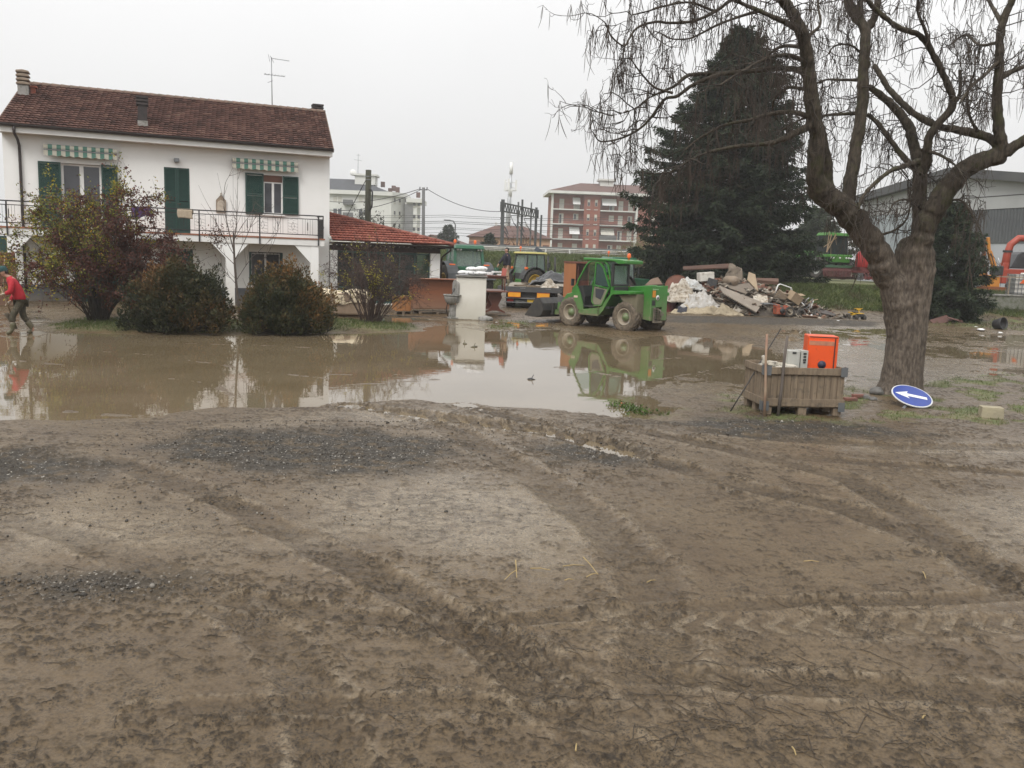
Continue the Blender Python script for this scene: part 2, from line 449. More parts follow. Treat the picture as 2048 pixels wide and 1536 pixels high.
def toe_y(X):
    return 59.0 - 17.5 * sstep(6.0, 10.5, X)
def terrain(X, Y):
    """large shape only: flat yard, grass bank on the right, the road embankment behind"""
    d = Y - toe_y(X)
    berm = 1.25 * sstep(-.6, 6.5, d) * (.25 + .75 * sstep(5.0, 11.0, X))
    emb = 2.40 * sstep(59.0, 72.0, Y) * (1 - sstep(16.0, 24.0, X))
    z = np.maximum(berm, emb)
    z = z - 2.0 * sstep(84.0, 96.0, Y) * (1 - sstep(16.0, 24.0, X))
    return z
def crumb_(X, Y): return sstep(-.12, .25, vnoise(X / .045, Y / .04, 191))
def ground_fields(X, Y):
    rr = np.hypot(X, Y)
    near = 1 - sstep(45, 70, rr)
    base = terrain(X, Y)
    wob = fbm(X / 3.1, Y / 3.1, 3, 3)
    fine = fbm(X / .55, Y / .55, 11, 4, .55)
    micro = fbm(X / .11, Y / .11, 23, 3, .6)
    # puddle basin
    sd = poly_sd(X, Y, PUDDLE); sd2 = poly_sd(X, Y, PUDDLE2)
    sd = np.minimum(sd, sd2)
    sdn = sd + .35 * fbm(X / 1.3, Y / 1.3, 41, 3) * np.clip(rr / 14, .5, 1.6)
    pool = np.clip(sdn * .055, -.075, .050)
    film = np.zeros_like(X)
    for p in (FILM, FILM2, FILM3):
        film = np.maximum(film, 1 - sstep(-.6, 1.2, poly_sd(X, Y, p)))
    dry = pool * (1 - .80 * film * (pool > 0))
    z = base + dry + near * (.014 * wob * (sdn > -.6)) - .0115 * film * (pool > 0)
    # clods and crumbs: dark raised lumps on a smoother slurry
    cl = sstep(-.04, .28, fbm(X / .42, Y / .42, 57, 4, .6) + .45 * fbm(X / 2.2, Y / 2.2, 71, 2) + .16 * sstep(7, 4, rr))
    fleck = sstep(.06, .26, fbm(X / .13, Y / .10, 101, 4, .7) + .42 * fbm(X / 1.5, Y / 1.5, 103, 3)) * (.45 + .55 * crumb_(X, Y))
    crumb = sstep(-.05, .40, vnoise(X / .038, Y / .038, 91) + .8 * vnoise(X / .10, Y / .10, 95))
    pale = np.zeros_like(X)
    for p in PALE:
        pale = np.maximum(pale, 1 - sstep(-.7, .5, poly_sd(X, Y, p) + .45 * fine))
    gravel = np.zeros_like(X)
    for p in GRAVEL:
        gravel = np.maximum(gravel, 1 - sstep(-.45, .35, poly_sd(X, Y, p) + .5 * fine))
    grass = np.zeros_like(X)
    tuft = sstep(-.02, .22, fbm(X / .8, Y / .8, 27, 3))
    for p in GRASSY + [BED]:
        grass = np.maximum(grass, (1 - sstep(-.5, .4, poly_sd(X, Y, p) + .55 * fine)) * (.8 if p is BED else tuft))
    bedm = 1 - sstep(-.3, .5, poly_sd(X, Y, BED))
    z = z + .05 * bedm
    q = G(1700, 722); z = z + .035 * np.exp(-((X - q.x) ** 2 + (Y - q.y) ** 2) / 2.6)
    wetf = sstep(.02, -.03, sdn)                       # under or at water
    rough = (1 - .85 * wetf) * (1 - .55 * pale) * (1 - .5 * film)
    lump = cl * (.12 + .88 * crumb)
    z = z + near * rough * (.003 * cl + .011 * lump * crumb + .007 * fleck + .012 * fine + .007 * micro + .006 * gravel * crumb)
    z = z + near * (1 - .5 * wetf) * film * .010 * fine
    dark = np.clip(1.0 * lump * (1 - .85 * wetf) * (1 - .35 * pale) * (1 - .5 * film), 0, 1) * .9
    for pts in RIDGES:       # ruts' edges that just break the water
        x0 = min(p[0] for p in pts) - 1; x1 = max(p[0] for p in pts) + 1; y0 = min(p[1] for p in pts) - 1; y1 = max(p[1] for p in pts) + 1
        m = (X > x0) & (X < x1) & (Y > y0) & (Y < y1)
        if m.any():
            d, s_, sg = line_sd(X[m] + .25 * fine[m], Y[m] + .25 * wob[m], pts)
            z[m] = np.maximum(z[m], -.05 + .050 * np.exp(-(d / .20) ** 2) + .022 * fine[m] + .010 * micro[m])
    dark = np.maximum(dark, .72 * fleck * (1 - .9 * wetf) * (1 - .45 * film))
    # wheel tracks
    for pts, w_, dep, lug, dk in TRACKS:
        x0 = min(p[0] for p in pts) - 1; x1 = max(p[0] for p in pts) + 1; y0 = min(p[1] for p in pts) - 1; y1 = max(p[1] for p in pts) + 1
        m = (X > x0) & (X < x1) & (Y > y0) & (Y < y1)
        if not m.any(): continue
        d, s_, sg = line_sd(X[m] + .07 * wob[m] + .07 * fine[m], Y[m] + .10 * fine[m] + .012 * micro[m], pts)
        ins = 1 - sstep(w_ * .62, w_ * 1.15, d)
        rim = np.exp(-((d - w_ * 1.25) / (w_ * .28)) ** 2)
        ch = np.sin((s_ + np.abs(sg) * .9) * 2 * PI / (.34 if lug > .05 else .21))
        lugm = ins * sstep(-.1, .5, ch)
        keep = .55 + .45 * sstep(-.25, .15, fbm(X[m] / 1.1, Y[m] / 1.1, 77, 2))
        if lug > .05: keep = 1.4
        z[m] += keep * .7 * (-dep * ins + .8 * dep * rim * (.6 + .5 * crumb[m]) - lug * lugm)
        dark[m] = np.clip(dark[m] * (1 - .7 * ins * keep) + keep * 1.75 * dk * ins * (.60 + .40 * crumb[m]) * (1 - .5 * lugm * (lug > .02)), 0, 1)
        gravel[m] *= 1 - .8 * ins * (lug > .02)
        pale[m] = np.clip(np.maximum(pale[m], .65 * rim * keep * (1 - crumb[m])) * (1 - .7 * ins * dk) + (lug > .02) * lugm * .8, 0, 1)
    # field grass on the banks and everywhere far away
    far = sstep(-.5, .8, (base - .34) * 4 + .9 * fine)
    far = np.maximum(far, sstep(90, 110, Y))
    grass = np.maximum(grass, far * sstep(30, 36, Y))
    z = z + near * grass * .02 * fine
    return z, np.stack([np.clip(dark, 0, 1), np.clip(gravel, 0, 1), np.clip(grass, 0, 1), np.clip(pale + .8 * film * (1 - grass), 0, 1)], -1)

def build_ground():
    th = np.concatenate([np.linspace(-180, -60, 25)[:-1], np.linspace(-60, -37, 60)[:-1], np.linspace(-37, 37, 1000), np.linspace(37, 60, 60)[1:], np.linspace(60, 180, 25)[1:-1]])
    th = np.radians(th)
    rr = np.concatenate([[.05, .6, 1.4, 2.0], np.geomspace(2.5, 70, 1050), np.geomspace(72, 1500, 70)])
    T, RR = np.meshgrid(th, rr)
    X = RR * np.sin(T); Y = RR * np.cos(T)
    Z, Mk = ground_fields(X.ravel(), Y.ravel())
    V = np.stack([X.ravel(), Y.ravel(), Z], -1)
    nt_, nr = len(th), len(rr)
    i = np.arange(nr - 1)[:, None] * nt_; j = np.arange(nt_)[None, :]; j2 = (j + 1) % nt_
    F = np.stack([(i + j), (i + j2), (i + nt_ + j2), (i + nt_ + j)], -1).reshape(-1, 4)[:, ::-1]
    return V, F, Mk

def ground_mat():
    m, t, b = newmat('mud'); N = t.nodes.new; L = t.links.new
    at = N('ShaderNodeAttribute'); at.attribute_name = 'mask'
    sp = N('ShaderNodeSeparateColor'); L(at.outputs['Color'], sp.inputs[0])
    tc = N('ShaderNodeTexCoord'); vec = tc.outputs['Object']
    def noise(sc_, det=4, rg=.55):
        n = N('ShaderNodeTexNoise'); n.inputs['Scale'].default_value = sc_; n.inputs['Detail'].default_value = det; n.inputs['Roughness'].default_value = rg; L(vec, n.inputs['Vector']); return n.outputs['Fac']
    def ramp(v, a, b_, lo=0., hi=1.):
        r = N('ShaderNodeMapRange'); r.inputs['From Min'].default_value = a; r.inputs['From Max'].default_value = b_; r.inputs['To Min'].default_value = lo; r.inputs['To Max'].default_value = hi; L(v, r.inputs['Value']); return r.outputs[0]
    def mix(f, a, b_):
        x = N('ShaderNodeMixRGB')
        if isinstance(f, float): x.inputs[0].default_value = f
        else: L(f, x.inputs[0])
        for k, c in ((1, a), (2, b_)):
            if isinstance(c, tuple): x.inputs[k].default_value = rgb(c)
            else: L(c, x.inputs[k])
        return x.outputs[0]
    def math_(op, a, b_):
        x = N('ShaderNodeMath'); x.operation = op; x.use_clamp = True
        for k, c in ((0, a), (1, b_)):
            if isinstance(c, float): x.inputs[k].default_value = c
            else: L(c, x.inputs[k])
        return x.outputs[0]
    dk, gv, gr, pl = sp.outputs[0], sp.outputs[1], sp.outputs[2], at.outputs['Alpha']
    c = mix(ramp(noise(1.1), .35, .65), MUD['mid'], MUD['mid2'])
    c = mix(math_('MULTIPLY', pl, ramp(noise(9.0, 5), .30, .62)), c, MUD['pale'])
    spk = math_('MULTIPLY', ramp(noise(42.0, 6, .65), .48, .66), .75)
    c = mix(spk, c, MUD['speck'])
    c = mix(math_('MULTIPLY', dk, ramp(noise(30.0, 6, .6), .30, .58)), c, MUD['dark'])
    c = mix(math_('MULTIPLY', ramp(noise(75.0, 5, .6), .535, .585), math_('ADD', ramp(noise(3.0, 4), .42, .62, .15, .85), math_('MULTIPLY', dk, .5))), c, MUD['dark'])
    vo = N('ShaderNodeTexVoronoi'); vo.inputs['Scale'].default_value = 70.0; L(vec, vo.inputs['Vector'])
    st = N('ShaderNodeSeparateColor'); L(vo.outputs['Color'], st.inputs[0])
    stone = mix(ramp(st.outputs[0], .55, 1.0), (.028, .023, .017), (.066, .056, .042))
    stone = mix(ramp(st.outputs[1], .975, .985), stone, (.34, .32, .28))
    c = mix(math_('MULTIPLY', gv, ramp(noise(5.0, 4), .28, .5)), c, stone)
    gcol = mix(ramp(noise(2.3, 6, .7), .35, .65), (.105, .130, .045), (.15, .135, .07))
    gcol = mix(ramp(noise(.5, 5, .65), .42, .62), gcol, (.080, .105, .036))
    gcol = mix(ramp(noise(.9, 6, .7), .54, .66), gcol, (.17, .14, .085))
    c = mix(math_('MULTIPLY', gr, ramp(noise(6.0, 5, .7), .30, .52)), c, gcol)
    L(c, b.inputs['Base Color'])
    rg = math_('ADD', math_('MULTIPLY', ramp(noise(14.0, 4), .35, .65, .26, .50), ramp(pl, .0, 1.0, 1.0, .42)), math_('MULTIPLY', math_('ADD', math_('ADD', dk, gr), math_('MULTIPLY', gv, .7)), .42))
    L(rg, b.inputs['Roughness'])
    b.inputs['Specular IOR Level'].default_value = .33
    bp = N('ShaderNodeBump'); bp.inputs['Strength'].default_value = .75; bp.inputs['Distance'].default_value = .012
    hsum = math_('ADD', math_('MULTIPLY', noise(34.0, 6, .65), .8), math_('MULTIPLY', vo.outputs['Distance'], math_('MULTIPLY', gv, .6)))
    L(hsum, bp.inputs['Height']); L(bp.outputs[0], b.inputs['Normal'])
    return m
MUD = dict(mid=(.094, .063, .032), mid2=(.130, .092, .050), pale=(.230, .182, .120), speck=(.050, .034, .018), dark=(.018, .0125, .007))
V, F, Mk = build_ground()
ground = fast_mesh('ground', V, F, ground_mat(), smooth=True, attr=Mk, attr_name='mask')
tag(ground, kind='structure')

def water_mat():
    m, t, b = newmat('flood water'); N = t.nodes.new; L = t.links.new
    tc = N('ShaderNodeTexCoord')
    n = N('ShaderNodeTexNoise'); n.inputs['Scale'].default_value = .55; n.inputs['Detail'].default_value = 5; L(tc.outputs['Object'], n.inputs['Vector'])
    r = N('ShaderNodeMapRange'); r.inputs['From Min'].default_value = .35; r.inputs['From Max'].default_value = .65; L(n.outputs['Fac'], r.inputs['Value'])
    x = N('ShaderNodeMixRGB'); x.inputs[1].default_value = (.135, .102, .060, 1); x.inputs[2].default_value = (.165, .128, .080, 1); L(r.outputs[0], x.inputs[0]); L(x.outputs[0], b.inputs['Base Color'])
    b.inputs['IOR'].default_value = 1.33; b.inputs['Specular IOR Level'].default_value = .95
    b.inputs['Roughness'].default_value = .025
    mp = N('ShaderNodeMapping'); mp.inputs['Scale'].default_value = (1, 1.0, 1); L(tc.outputs['Object'], mp.inputs['Vector'])
    n2 = N('ShaderNodeTexNoise'); n2.inputs['Scale'].default_value = 3.5; n2.inputs['Detail'].default_value = 3; L(mp.outputs[0], n2.inputs['Vector'])
    bp = N('ShaderNodeBump'); bp.inputs['Strength'].default_value = .05; bp.inputs['Distance'].default_value = .02; L(n2.outputs['Fac'], bp.inputs['Height']); L(bp.outputs[0], b.inputs['Normal'])
    return m
wb = MB()
wp = [G(*q) for q in ((-900, 900), (300, 870), (700, 905), (1350, 925), (1480, 810), (1700, 785), (2600, 790), (2600, 650), (1500, 650), (1150, 636), (850, 622), (660, 624), (300, 620), (-900, 620))]
wb.add([(p.x, p.y, 0.0) for p in wp], [tuple(range(len(wp)))[::-1]])
water = wb.build('water', water_mat(), fix=False)
tag(water, kind='structure')
# ================================================================== MATERIALS SHARED
M = {}
M['plaster'] = pmat('white plaster', (.82, .82, .80), (.78, .78, .755), 1.3, .85, bump=.15, bscale=60, dirt=(.46, .43, .37), dirt_amt=.12, dirt_h=(.3, 2.0))
M['soffit'] = pmat('white soffit', (.74, .74, .72), (.66, .65, .62), 2, .8)
M['plinth'] = pmat('grey plinth', (.070, .074, .082), (.095, .097, .10), 3, .75, bump=.3, dirt=(.17, .14, .10), dirt_amt=.3, dirt_h=(.0, .5))
M['tile_old'] = leafmat('old roof tile', [(0, (.034, .018, .015)), (.35, (.086, .042, .033)), (.65, (.135, .067, .051)), (.85, (.18, .105, .078)), (1, (.16, .135, .10))], .8, 0)
M['tile_new'] = leafmat('red roof tile', [(0, (.12, .035, .025)), (.4, (.235, .068, .046)), (.8, (.30, .105, .07)), (1, (.34, .16, .115))], .75, 0)
M['ridge_old'] = pmat('ridge tile', (.20, .12, .09), (.12, .10, .075), 5, .85)
M['ridge_new'] = pmat('red ridge tile', (.24, .075, .05), (.16, .055, .04), 5, .8)
M['brown_metal'] = pmat('brown gutter', (.030, .020, .018), (.022, .016, .014), 3, .45)
M['green_shutter'] = pmat('dark green shutter', (.012, .052, .040), (.009, .040, .032), 6, .5)
M['white_frame'] = pmat('white frame', (.72, .72, .70), (.64, .64, .62), 4, .5)
M['glass'] = glassmat('window glass', (.05, .052, .06), .04)
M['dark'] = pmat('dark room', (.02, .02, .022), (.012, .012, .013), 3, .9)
M['curtain'] = pmat('net curtain', (.42, .42, .46), (.25, .25, .29), 9, .9, stretch=(1, 1, .12))
M['iron'] = pmat('black iron', (.014, .013, .014), (.022, .019, .018), 8, .5)
M['terracotta'] = pmat('terracotta edge', (.30, .115, .06), (.22, .09, .05), 5, .7)
M['concrete'] = pmat('grey concrete', (.30, .29, .27), (.20, .195, .18), 3, .9, bump=.5, bscale=40, dirt=(.10, .10, .075), dirt_amt=.35)
M['chim_dark'] = pmat('sooty brick', (.045, .035, .033), (.028, .024, .024), 6, .85, bump=.3)
M['chim_tan'] = pmat('tan chimney slab', (.30, .235, .175), (.20, .16, .12), 6, .9, bump=.3)
M['brick_red'] = pmat('red brick', (.30, .085, .05), (.22, .07, .045), 6, .85)
M['awn_green'] = pmat('awning green', (.078, .18, .14), (.06, .145, .115), 6, .8)
M['awn_cream'] = pmat('awning cream', (.44, .42, .35), (.36, .34, .28), 6, .8)
M['alu'] = pmat('aluminium', (.45, .46, .47), (.35, .36, .37), 6, .45, metal=.6)
M['steel'] = pmat('galvanised steel', (.22, .23, .235), (.16, .165, .17), 6, .5, metal=.5)
M['tile_sign'] = pmat('ceramic plaque', (.52, .46, .37), (.36, .30, .24), 9, .5)
M['wood_brown'] = pmat('brown panel', (.155, .060, .032), (.115, .046, .026), 2.2, .5, stretch=(1, 1, .2), dirt=(.20, .16, .11), dirt_amt=.1, dirt_h=(-.1, .5))
M['wood_orange'] = pmat('orange pine', (.36, .165, .055), (.27, .115, .042), 3, .55, stretch=(.3, 1, 2), dirt=(.18, .14, .10), dirt_amt=.25)
M['wood_cherry'] = pmat('cherry veneer', (.27, .098, .045), (.21, .078, .038), 2.0, .45, stretch=(.25, .25, 3), dirt=(.22, .17, .12), dirt_amt=.0, dirt_h=(.1, .75))
M['wood_grey'] = pmat('weathered wood', (.235, .180, .122), (.140, .104, .070), 4, .85, bump=.6, bscale=25, stretch=(6, 6, .5), dirt=(.09, .075, .055), dirt_amt=.3)
M['wood_stick'] = pmat('ash handle', (.36, .27, .17), (.26, .19, .12), 5, .7)
M['pallet'] = pmat('muddy pallet', (.22, .17, .12), (.13, .10, .072), 5, .9)

def tile_roof(name, o, ex, es, W, S, rows, cols, mat, parent, keep=None, seed=0, shear=0.0):
    """clay tiles: waves across, lipped courses up the slope"""
    o, ex, es = Vector(o), Vector(ex).normalized(), Vector(es).normalized(); nn = ex.cross(es)
    if nn.z < 0: nn = -nn
    K = 5; rng = np.random.RandomState(seed)
    cw, rh = W / cols, S / rows
    tint = rng.rand(rows, cols) * .55 + .2
    gx = np.arange(cols * K + 1) / K
    Vs, Fs, Ts = [], [], []; n = 0
    prof = [0.0, .25, .5, .72, .9, 1.0]
    hx = np.array([prof_ for prof_ in 0.05 * np.abs(np.sin(PI * gx)) + .012 * np.cos(2 * PI * gx)])
    for r_ in range(rows):
        for (v, h) in ((0.30, .034), (0.0, .058), (1.06, .012)):
            s_ = (r_ + v) * rh
            x = gx * cw + shear * s_
            jit = rng.rand(cols + 1)[np.minimum(gx.astype(int), cols)] * .008
            hh = hx * (1.15 if h > .02 else 1) + h + jit
            if h == .034: hh = hx * 0 - .005 + 0 * hh
            P = np.array(o)[None] + x[:, None] * np.array(ex)[None] + s_ * np.array(es)[None] + hh[:, None] * np.array(nn)[None]
            Vs.append(P)
            tt = tint[r_][np.minimum(gx.astype(int), cols - 1)] + .25 * vnoise(x * .7 + seed, np.full_like(x, s_ * 1.1), 5 + seed)
            Ts.append(tt)
        W1 = len(gx)
        for a in (0, 1):
            i = n + a * W1 + np.arange(W1 - 1)
            if keep is not None:
                kx = (np.arange(W1 - 1) / K + .5 / K) * cw
                i = i[keep(kx, (r_ + .3) * rh)]
            Fs.append(np.stack([i, i + 1, i + W1 + 1, i + W1], -1))
        n += 3 * W1
    return fast_mesh(name, np.concatenate(Vs), np.concatenate(Fs), mat, parent, smooth=False, attr=np.clip(np.concatenate(Ts), 0, 1))

def wall_holes(mb, x0, x1, z0, z1, y, holes, depth, face=-1):
    """a wall face at y with rectangular openings and their reveals (depth into +y)"""
    xs = sorted({x0, x1, *[h[0] for h in holes], *[h[1] for h in holes]}); zs = sorted({z0, z1, *[h[2] for h in holes], *[h[3] for h in holes]})
    for i in range(len(xs) - 1):
        for j in range(len(zs) - 1):
            cx, cz = (xs[i] + xs[i + 1]) / 2, (zs[j] + zs[j + 1]) / 2
            if any(h[0] < cx < h[1] and h[2] < cz < h[3] for h in holes): continue
            mb.quad((xs[i], y, zs[j]), (xs[i + 1], y, zs[j]), (xs[i + 1], y, zs[j + 1]), (xs[i], y, zs[j + 1]))
    for a, b, c, d in holes:
        e = y + depth
        mb.quad((a, y, c), (a, e, c), (a, e, d), (a, y, d)); mb.quad((b, y, c), (b, y, d), (b, e, d), (b, e, c))
        mb.quad((a, y, d), (a, e, d), (b, e, d), (b, y, d)); mb.quad((a, y, c), (b, y, c), (b, e, c), (a, e, c))

def shutter(parent, x0, x1, z0, z1, y, leaves=1, name='shutter'):
    mb = MB(); wl = (x1 - x0) / leaves
    for k in range(leaves):
        a, b = x0 + k * wl + .006, x0 + (k + 1) * wl - .006
        f = .06
        for xx in (a, b - f): mb.span((xx, y - .02, z0), (xx + f, y + .02, z1))
        zm = z0 + (z1 - z0) * .46
        for zz in (z0, zm, z1 - f): mb.span((a + f, y - .018, zz), (b - f, y + .018, zz + f))
        zc = z0 + f + .025
        while zc < z1 - f - .02:
            if not (zm - .02 < zc < zm + f + .02):
                mb.box(((a + b) / 2, y, zc), (b - a - 2 * f, .008, .055), (R(-38), 0, 0))
            zc += .048
    return mb.build(name, M['green_shutter'], parent)

def window(parent, x0, x1, z0, z1, y, mull=1, fr=.055, glass=None, curtain=True, name='window'):
    f = MB()
    f.span((x0, y - .03, z0), (x0 + fr, y + .03, z1)); f.span((x1 - fr, y - .03, z0), (x1, y + .03, z1))
    f.span((x0 + fr, y - .03, z0), (x1 - fr, y + .03, z0 + fr)); f.span((x0 + fr, y - .03, z1 - fr), (x1 - fr, y + .03, z1))
    for k in range(1, mull + 1):
        xm = x0 + (x1 - x0) * k / (mull + 1); f.span((xm - fr, y - .035, z0 + fr), (xm + fr, y + .025, z1 - fr))
    fo = f.build(name, M['white_frame'], parent)
    g = MB().span((x0 + fr, y - .004, z0 + fr), (x1 - fr, y + .004, z1 - fr)).build('pane', glass or M['glass'], fo)
    return fo

HP0, HP1 = G(20, 604), G(658, 611)
HRZ = math.atan2(HP1.y - HP0.y, HP1.x - HP0.x); HL = (HP1 - HP0).length
def build_house():
    h = thing('white_house', 'two storey white house with dark green shutters, long balcony and brown tiled roof', 'house', HP0, HRZ)
    mb = MB()
    holes = [(1.89, 3.25, 2.80, 5.24), (5.48, 6.42, 2.80, 5.34), (9.26, 10.01, 3.72, 5.29), (8.66, 10.02, .80, 2.17), (5.5, 6.5, .02, 2.2), (2.2, 4.6, .02, 2.2)]
    wall_holes(mb, 0, HL, -.2, 6.30, 0, holes, .28)
    mb.quad((0, 0, -.2), (0, 0, 6.3), (.7, 7.4, 6.3), (.7, 7.4, -.2)); mb.quad((HL, 0, -.2), (HL + .7, 7.4, -.2), (HL + .7, 7.4, 6.3), (HL, 0, 6.3))
    mb.quad((.7, 7.4, -.2), (.7, 7.4, 6.3), (HL + .7, 7.4, 6.3), (HL + .7, 7.4, -.2))
    for x, s in ((.0, 0), (HL, 0)):
        mb.add([(x, 0, 6.3), (x + .7, 7.4, 6.3), (x + .36, 3.8, 8.40)], [(0, 1, 2)])
    mb.build('wall', M['plaster'], h, fix=False)
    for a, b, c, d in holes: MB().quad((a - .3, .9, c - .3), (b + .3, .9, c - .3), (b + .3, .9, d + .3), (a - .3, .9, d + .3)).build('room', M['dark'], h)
    for a, b in ((-.02, 2.2), (4.6, 5.5), (6.5, HL + .02)): MB().span((a, -.035, -.2), (b, .01, .68)).build('plinth', M['plinth'], h)
    # roof
    sh = .095
    W = HL + .12; o = Vector((-.08, -.55, 6.42)); e = Vector((0, 4.4, 2.12)); S = e.length
    rf = tile_roof('roof', o, (1, 0, 0), e, W, S, 20, 70, M['tile_old'], h, seed=3, shear=sh)
    bk = MB()
    ridge_y, ridge_z = o.y + 4.4, o.z + 2.12
    xs = sh * S
    bk.add([(o.x, o.y, o.z - .03), (o.x + W, o.y, o.z - .03), (o.x + W + xs, ridge_y, ridge_z - .03), (o.x + xs, ridge_y, ridge_z - .03), (o.x + 2 * xs, ridge_y + 4.3, o.z), (o.x + W + 2 * xs, ridge_y + 4.3, o.z)], [(0, 1, 2, 3), (3, 2, 5, 4)])
    for q in (0, W):     # verges
        bk.bar((o.x + q, o.y, o.z - .02), (o.x + q + xs, ridge_y, ridge_z - .02), .06, .14)
    bk.build('roof_deck', M['ridge_old'], rf)
    rt = MB()
    n = 36
    for k in range(n):
        a = o.x + xs + W * k / n
        rt.tube([(a - .01, ridge_y, ridge_z + .02), (a + W / n + .02, ridge_y, ridge_z + .02)], [.115, .095], 10)
    rt.build('ridge_tiles', M['ridge_old'], rf)
    # eaves
    ev = MB(); ev.span((-.06, -.52, 6.17), (HL + .02, -.002, 6.37)); ev.build('eaves', M['soffit'], h)
    gt = MB(); gt.lathe([(.085, -.07), (.085, HL + .04)], (0, -.60, 6.45), 'X', 12, PI, 2 * PI)
    gt.span((-.07, -.53, 6.372), (HL + .04, -.51, 6.46)); gt.bar((-.07, -.675, 6.455), (HL + .04, -.675, 6.455), .03)
    gt.build('gutter', M['brown_metal'], h)
    dp = MB(); dp.tube([(.46, -.60, 6.40), (.46, -.58, 6.15), (.53, -.30, 5.95), (.55, -.08, 5.75), (.55, -.06, 5.4), (.56, -.06, 2.8), (.56, -.06, .45)], .05, 10); dp.build('downpipe', M['brown_metal'], h)
    # balcony
    bs = MB(); bs.span((-.05, -1.30, 2.50), (HL - .45, -.002, 2.74)); bs.build('balcony_slab', M['soffit'], h)
    be = MB(); be.span((-.05, -1.325, 2.742), (HL - .43, -.036, 2.80)); be.build('balcony_edge', M['terracotta'], h)
    for x0, x1, hl, hr in ((.17, .43, 0, .55), (7.65, 7.98, .55, .55), (10.95, 11.27, .65, 0)):
        pm = MB(); pm.span((x0, -1.27, -.2), (x1, -1.0, 2.498))
        if hl: pm.prism([(x0 - hl, 2.497), (x0, 2.497), (x0, 2.497 - hl * 1.1)], -1.262, -1.008)
        if hr: pm.prism([(x1, 2.497), (x1 + hr, 2.497), (x1, 2.497 - hr * 1.1)], -1.262, -1.008)
        pm.build('balcony_pillar', M['plaster'], h, bevel=.01)
    rl = MB(); y = -1.24; xe = 11.45
    for x in (.19, 2.35, 4.45, 6.68, 8.94, 11.25): rl.span((x - .024, y - .10, 2.50), (x + .024, y - .052, 3.70))
    for z, t in ((3.70, .045), (3.56, .03), (2.93, .035)): rl.bar((-.1, y, z), (xe, y, z), t); rl.bar((xe, y, z), (xe, -.02, z), t)
    x = .05; k = 0
    while x < xe - .03:
        seg = k % 12
        if seg in (0, 1, 2, 3, 4): rl.bar((x, y, 2.93), (x, y, 3.56), .009)
        if seg == 2: rl.bar((x, y, 3.1), (x, y, 3.42), .03)
        if seg in (7, 9):
            for z in (3.02, 3.14, 3.26, 3.38, 3.48):
                rl.bar((x - .1, y, z), (x + .1, y, z + (.05 if (seg + int(z * 50)) % 2 else -.05)), .008)
        if seg in (6, 10): rl.bar((x, y, 2.93), (x, y, 3.56), .007)
        if seg == 8:
            rl.bar((x, y, 3.08), (x + .07, y, 3.25), .009); rl.bar((x + .07, y, 3.25), (x, y, 3.42), .009); rl.bar((x, y, 3.42), (x - .07, y, 3.25), .009); rl.bar((x - .07, y, 3.25), (x, y, 3.08), .009)
        x += .098; k += 1
    yy = y
    while yy < -.1: rl.bar((xe, yy, 2.78), (xe, yy, 3.56), .02); yy += .075
    rl.bar((xe - .0, y, 2.6), (xe, y, 3.7), .04)
    rl.build('balcony_railing', M['iron'], h)
    # openings
    shutter(h, 1.12, 1.89, 2.81, 5.25, -.045); shutter(h, 3.25, 3.83, 2.81, 5.27, -.045)
    wn = window(h, 1.89, 3.25, 2.82, 5.23, .16, 1, .07); MB().grid(lambda u, v: (2.62 + .56 * u, .22 + .025 * math.sin(u * 34), 2.9 + 2.25 * v), 40, 2).build('curtain', M['curtain'], wn)
    shutter(h, 5.48, 6.42, 2.81, 5.34, .03, 2, 'balcony_door')
    shutter(h, 8.53, 9.26, 3.69, 5.33, -.045); shutter(h, 10.01, 10.66, 3.73, 5.29, -.045)
    wn = window(h, 9.26, 10.01, 3.74, 5.02, .10, 1, .045); MB().grid(lambda u, v: (9.66 + .30 * u, .16 + .02 * math.sin(u * 26), 3.8 + 1.18 * v), 30, 2).build('curtain', M['curtain'], wn)
    MB().span((9.262, .06, 5.025), (10.008, .2, 5.286)).build('roller_box', M['wood_brown'], wn)
    sl = MB(); sl.span((9.2, -.10, 3.665), (10.1, -.002, 3.717)); sl.build('window_sill', M['soffit'], h)
    wn = window(h, 8.76, 9.92, .86, 2.13, .2, 1, .045)
    gr = MB()
    for k in range(9): gr.bar((8.78 + k * .145, .06, .82), (8.78 + k * .145, .06, 2.15), .016)
    for z in (1.0, 1.45, 1.95): gr.bar((8.67, .06, z), (10.01, .06, z), .02)
    gr.build('window_grille', M['iron'], wn)
    for a, b in ((8.665, 8.75), (9.93, 10.015)): MB().span((a, .0, .82), (b, .14, 2.16)).build('shutter', M['green_shutter'], h)
    gd = MB(); gd.span((5.51, .1, .03), (6.49, .16, 2.19))
    for z in (.2, .85, 1.5): gd.span((5.65, .085, z), (6.35, .099, z + .5))
    gd.build('entrance_door', M['green_shutter'], h)
    gg = MB(); gg.span((2.21, .12, .03), (4.59, .16, 2.19))
    for k in range(8): gg.span((2.25 + k * .29, .10, .1), (2.5 + k * .29, .119, 2.12))
    gg.build('garage_door', M['green_shutter'], h)
    # awnings
    for x0, x1 in ((1.35, 3.83), (8.02, 10.6)):
        n = 17; a = MB(); v = MB(); wd = (x1 - x0) / n
        for k in range(n):
            a.mi = v.mi = k % 2
            xa, xb = x0 + k * wd, x0 + (k + 1) * wd
            a.grid(lambda u, t: (xa + (xb - xa) * u, -.20 - .09 * math.cos(PI * (t - .5)) , 5.76 + .07 * math.sin(PI * (t - .5)) * 1.6), 1, 6)
            def fn(u, t):
                return (xa + (xb - xa) * u, -.285 - .02 * t, 5.66 - (.18 + .04 * math.sin(PI * ((k % 2) * .5 + u * .5))) * t)
            v.grid(fn, 4, 1)
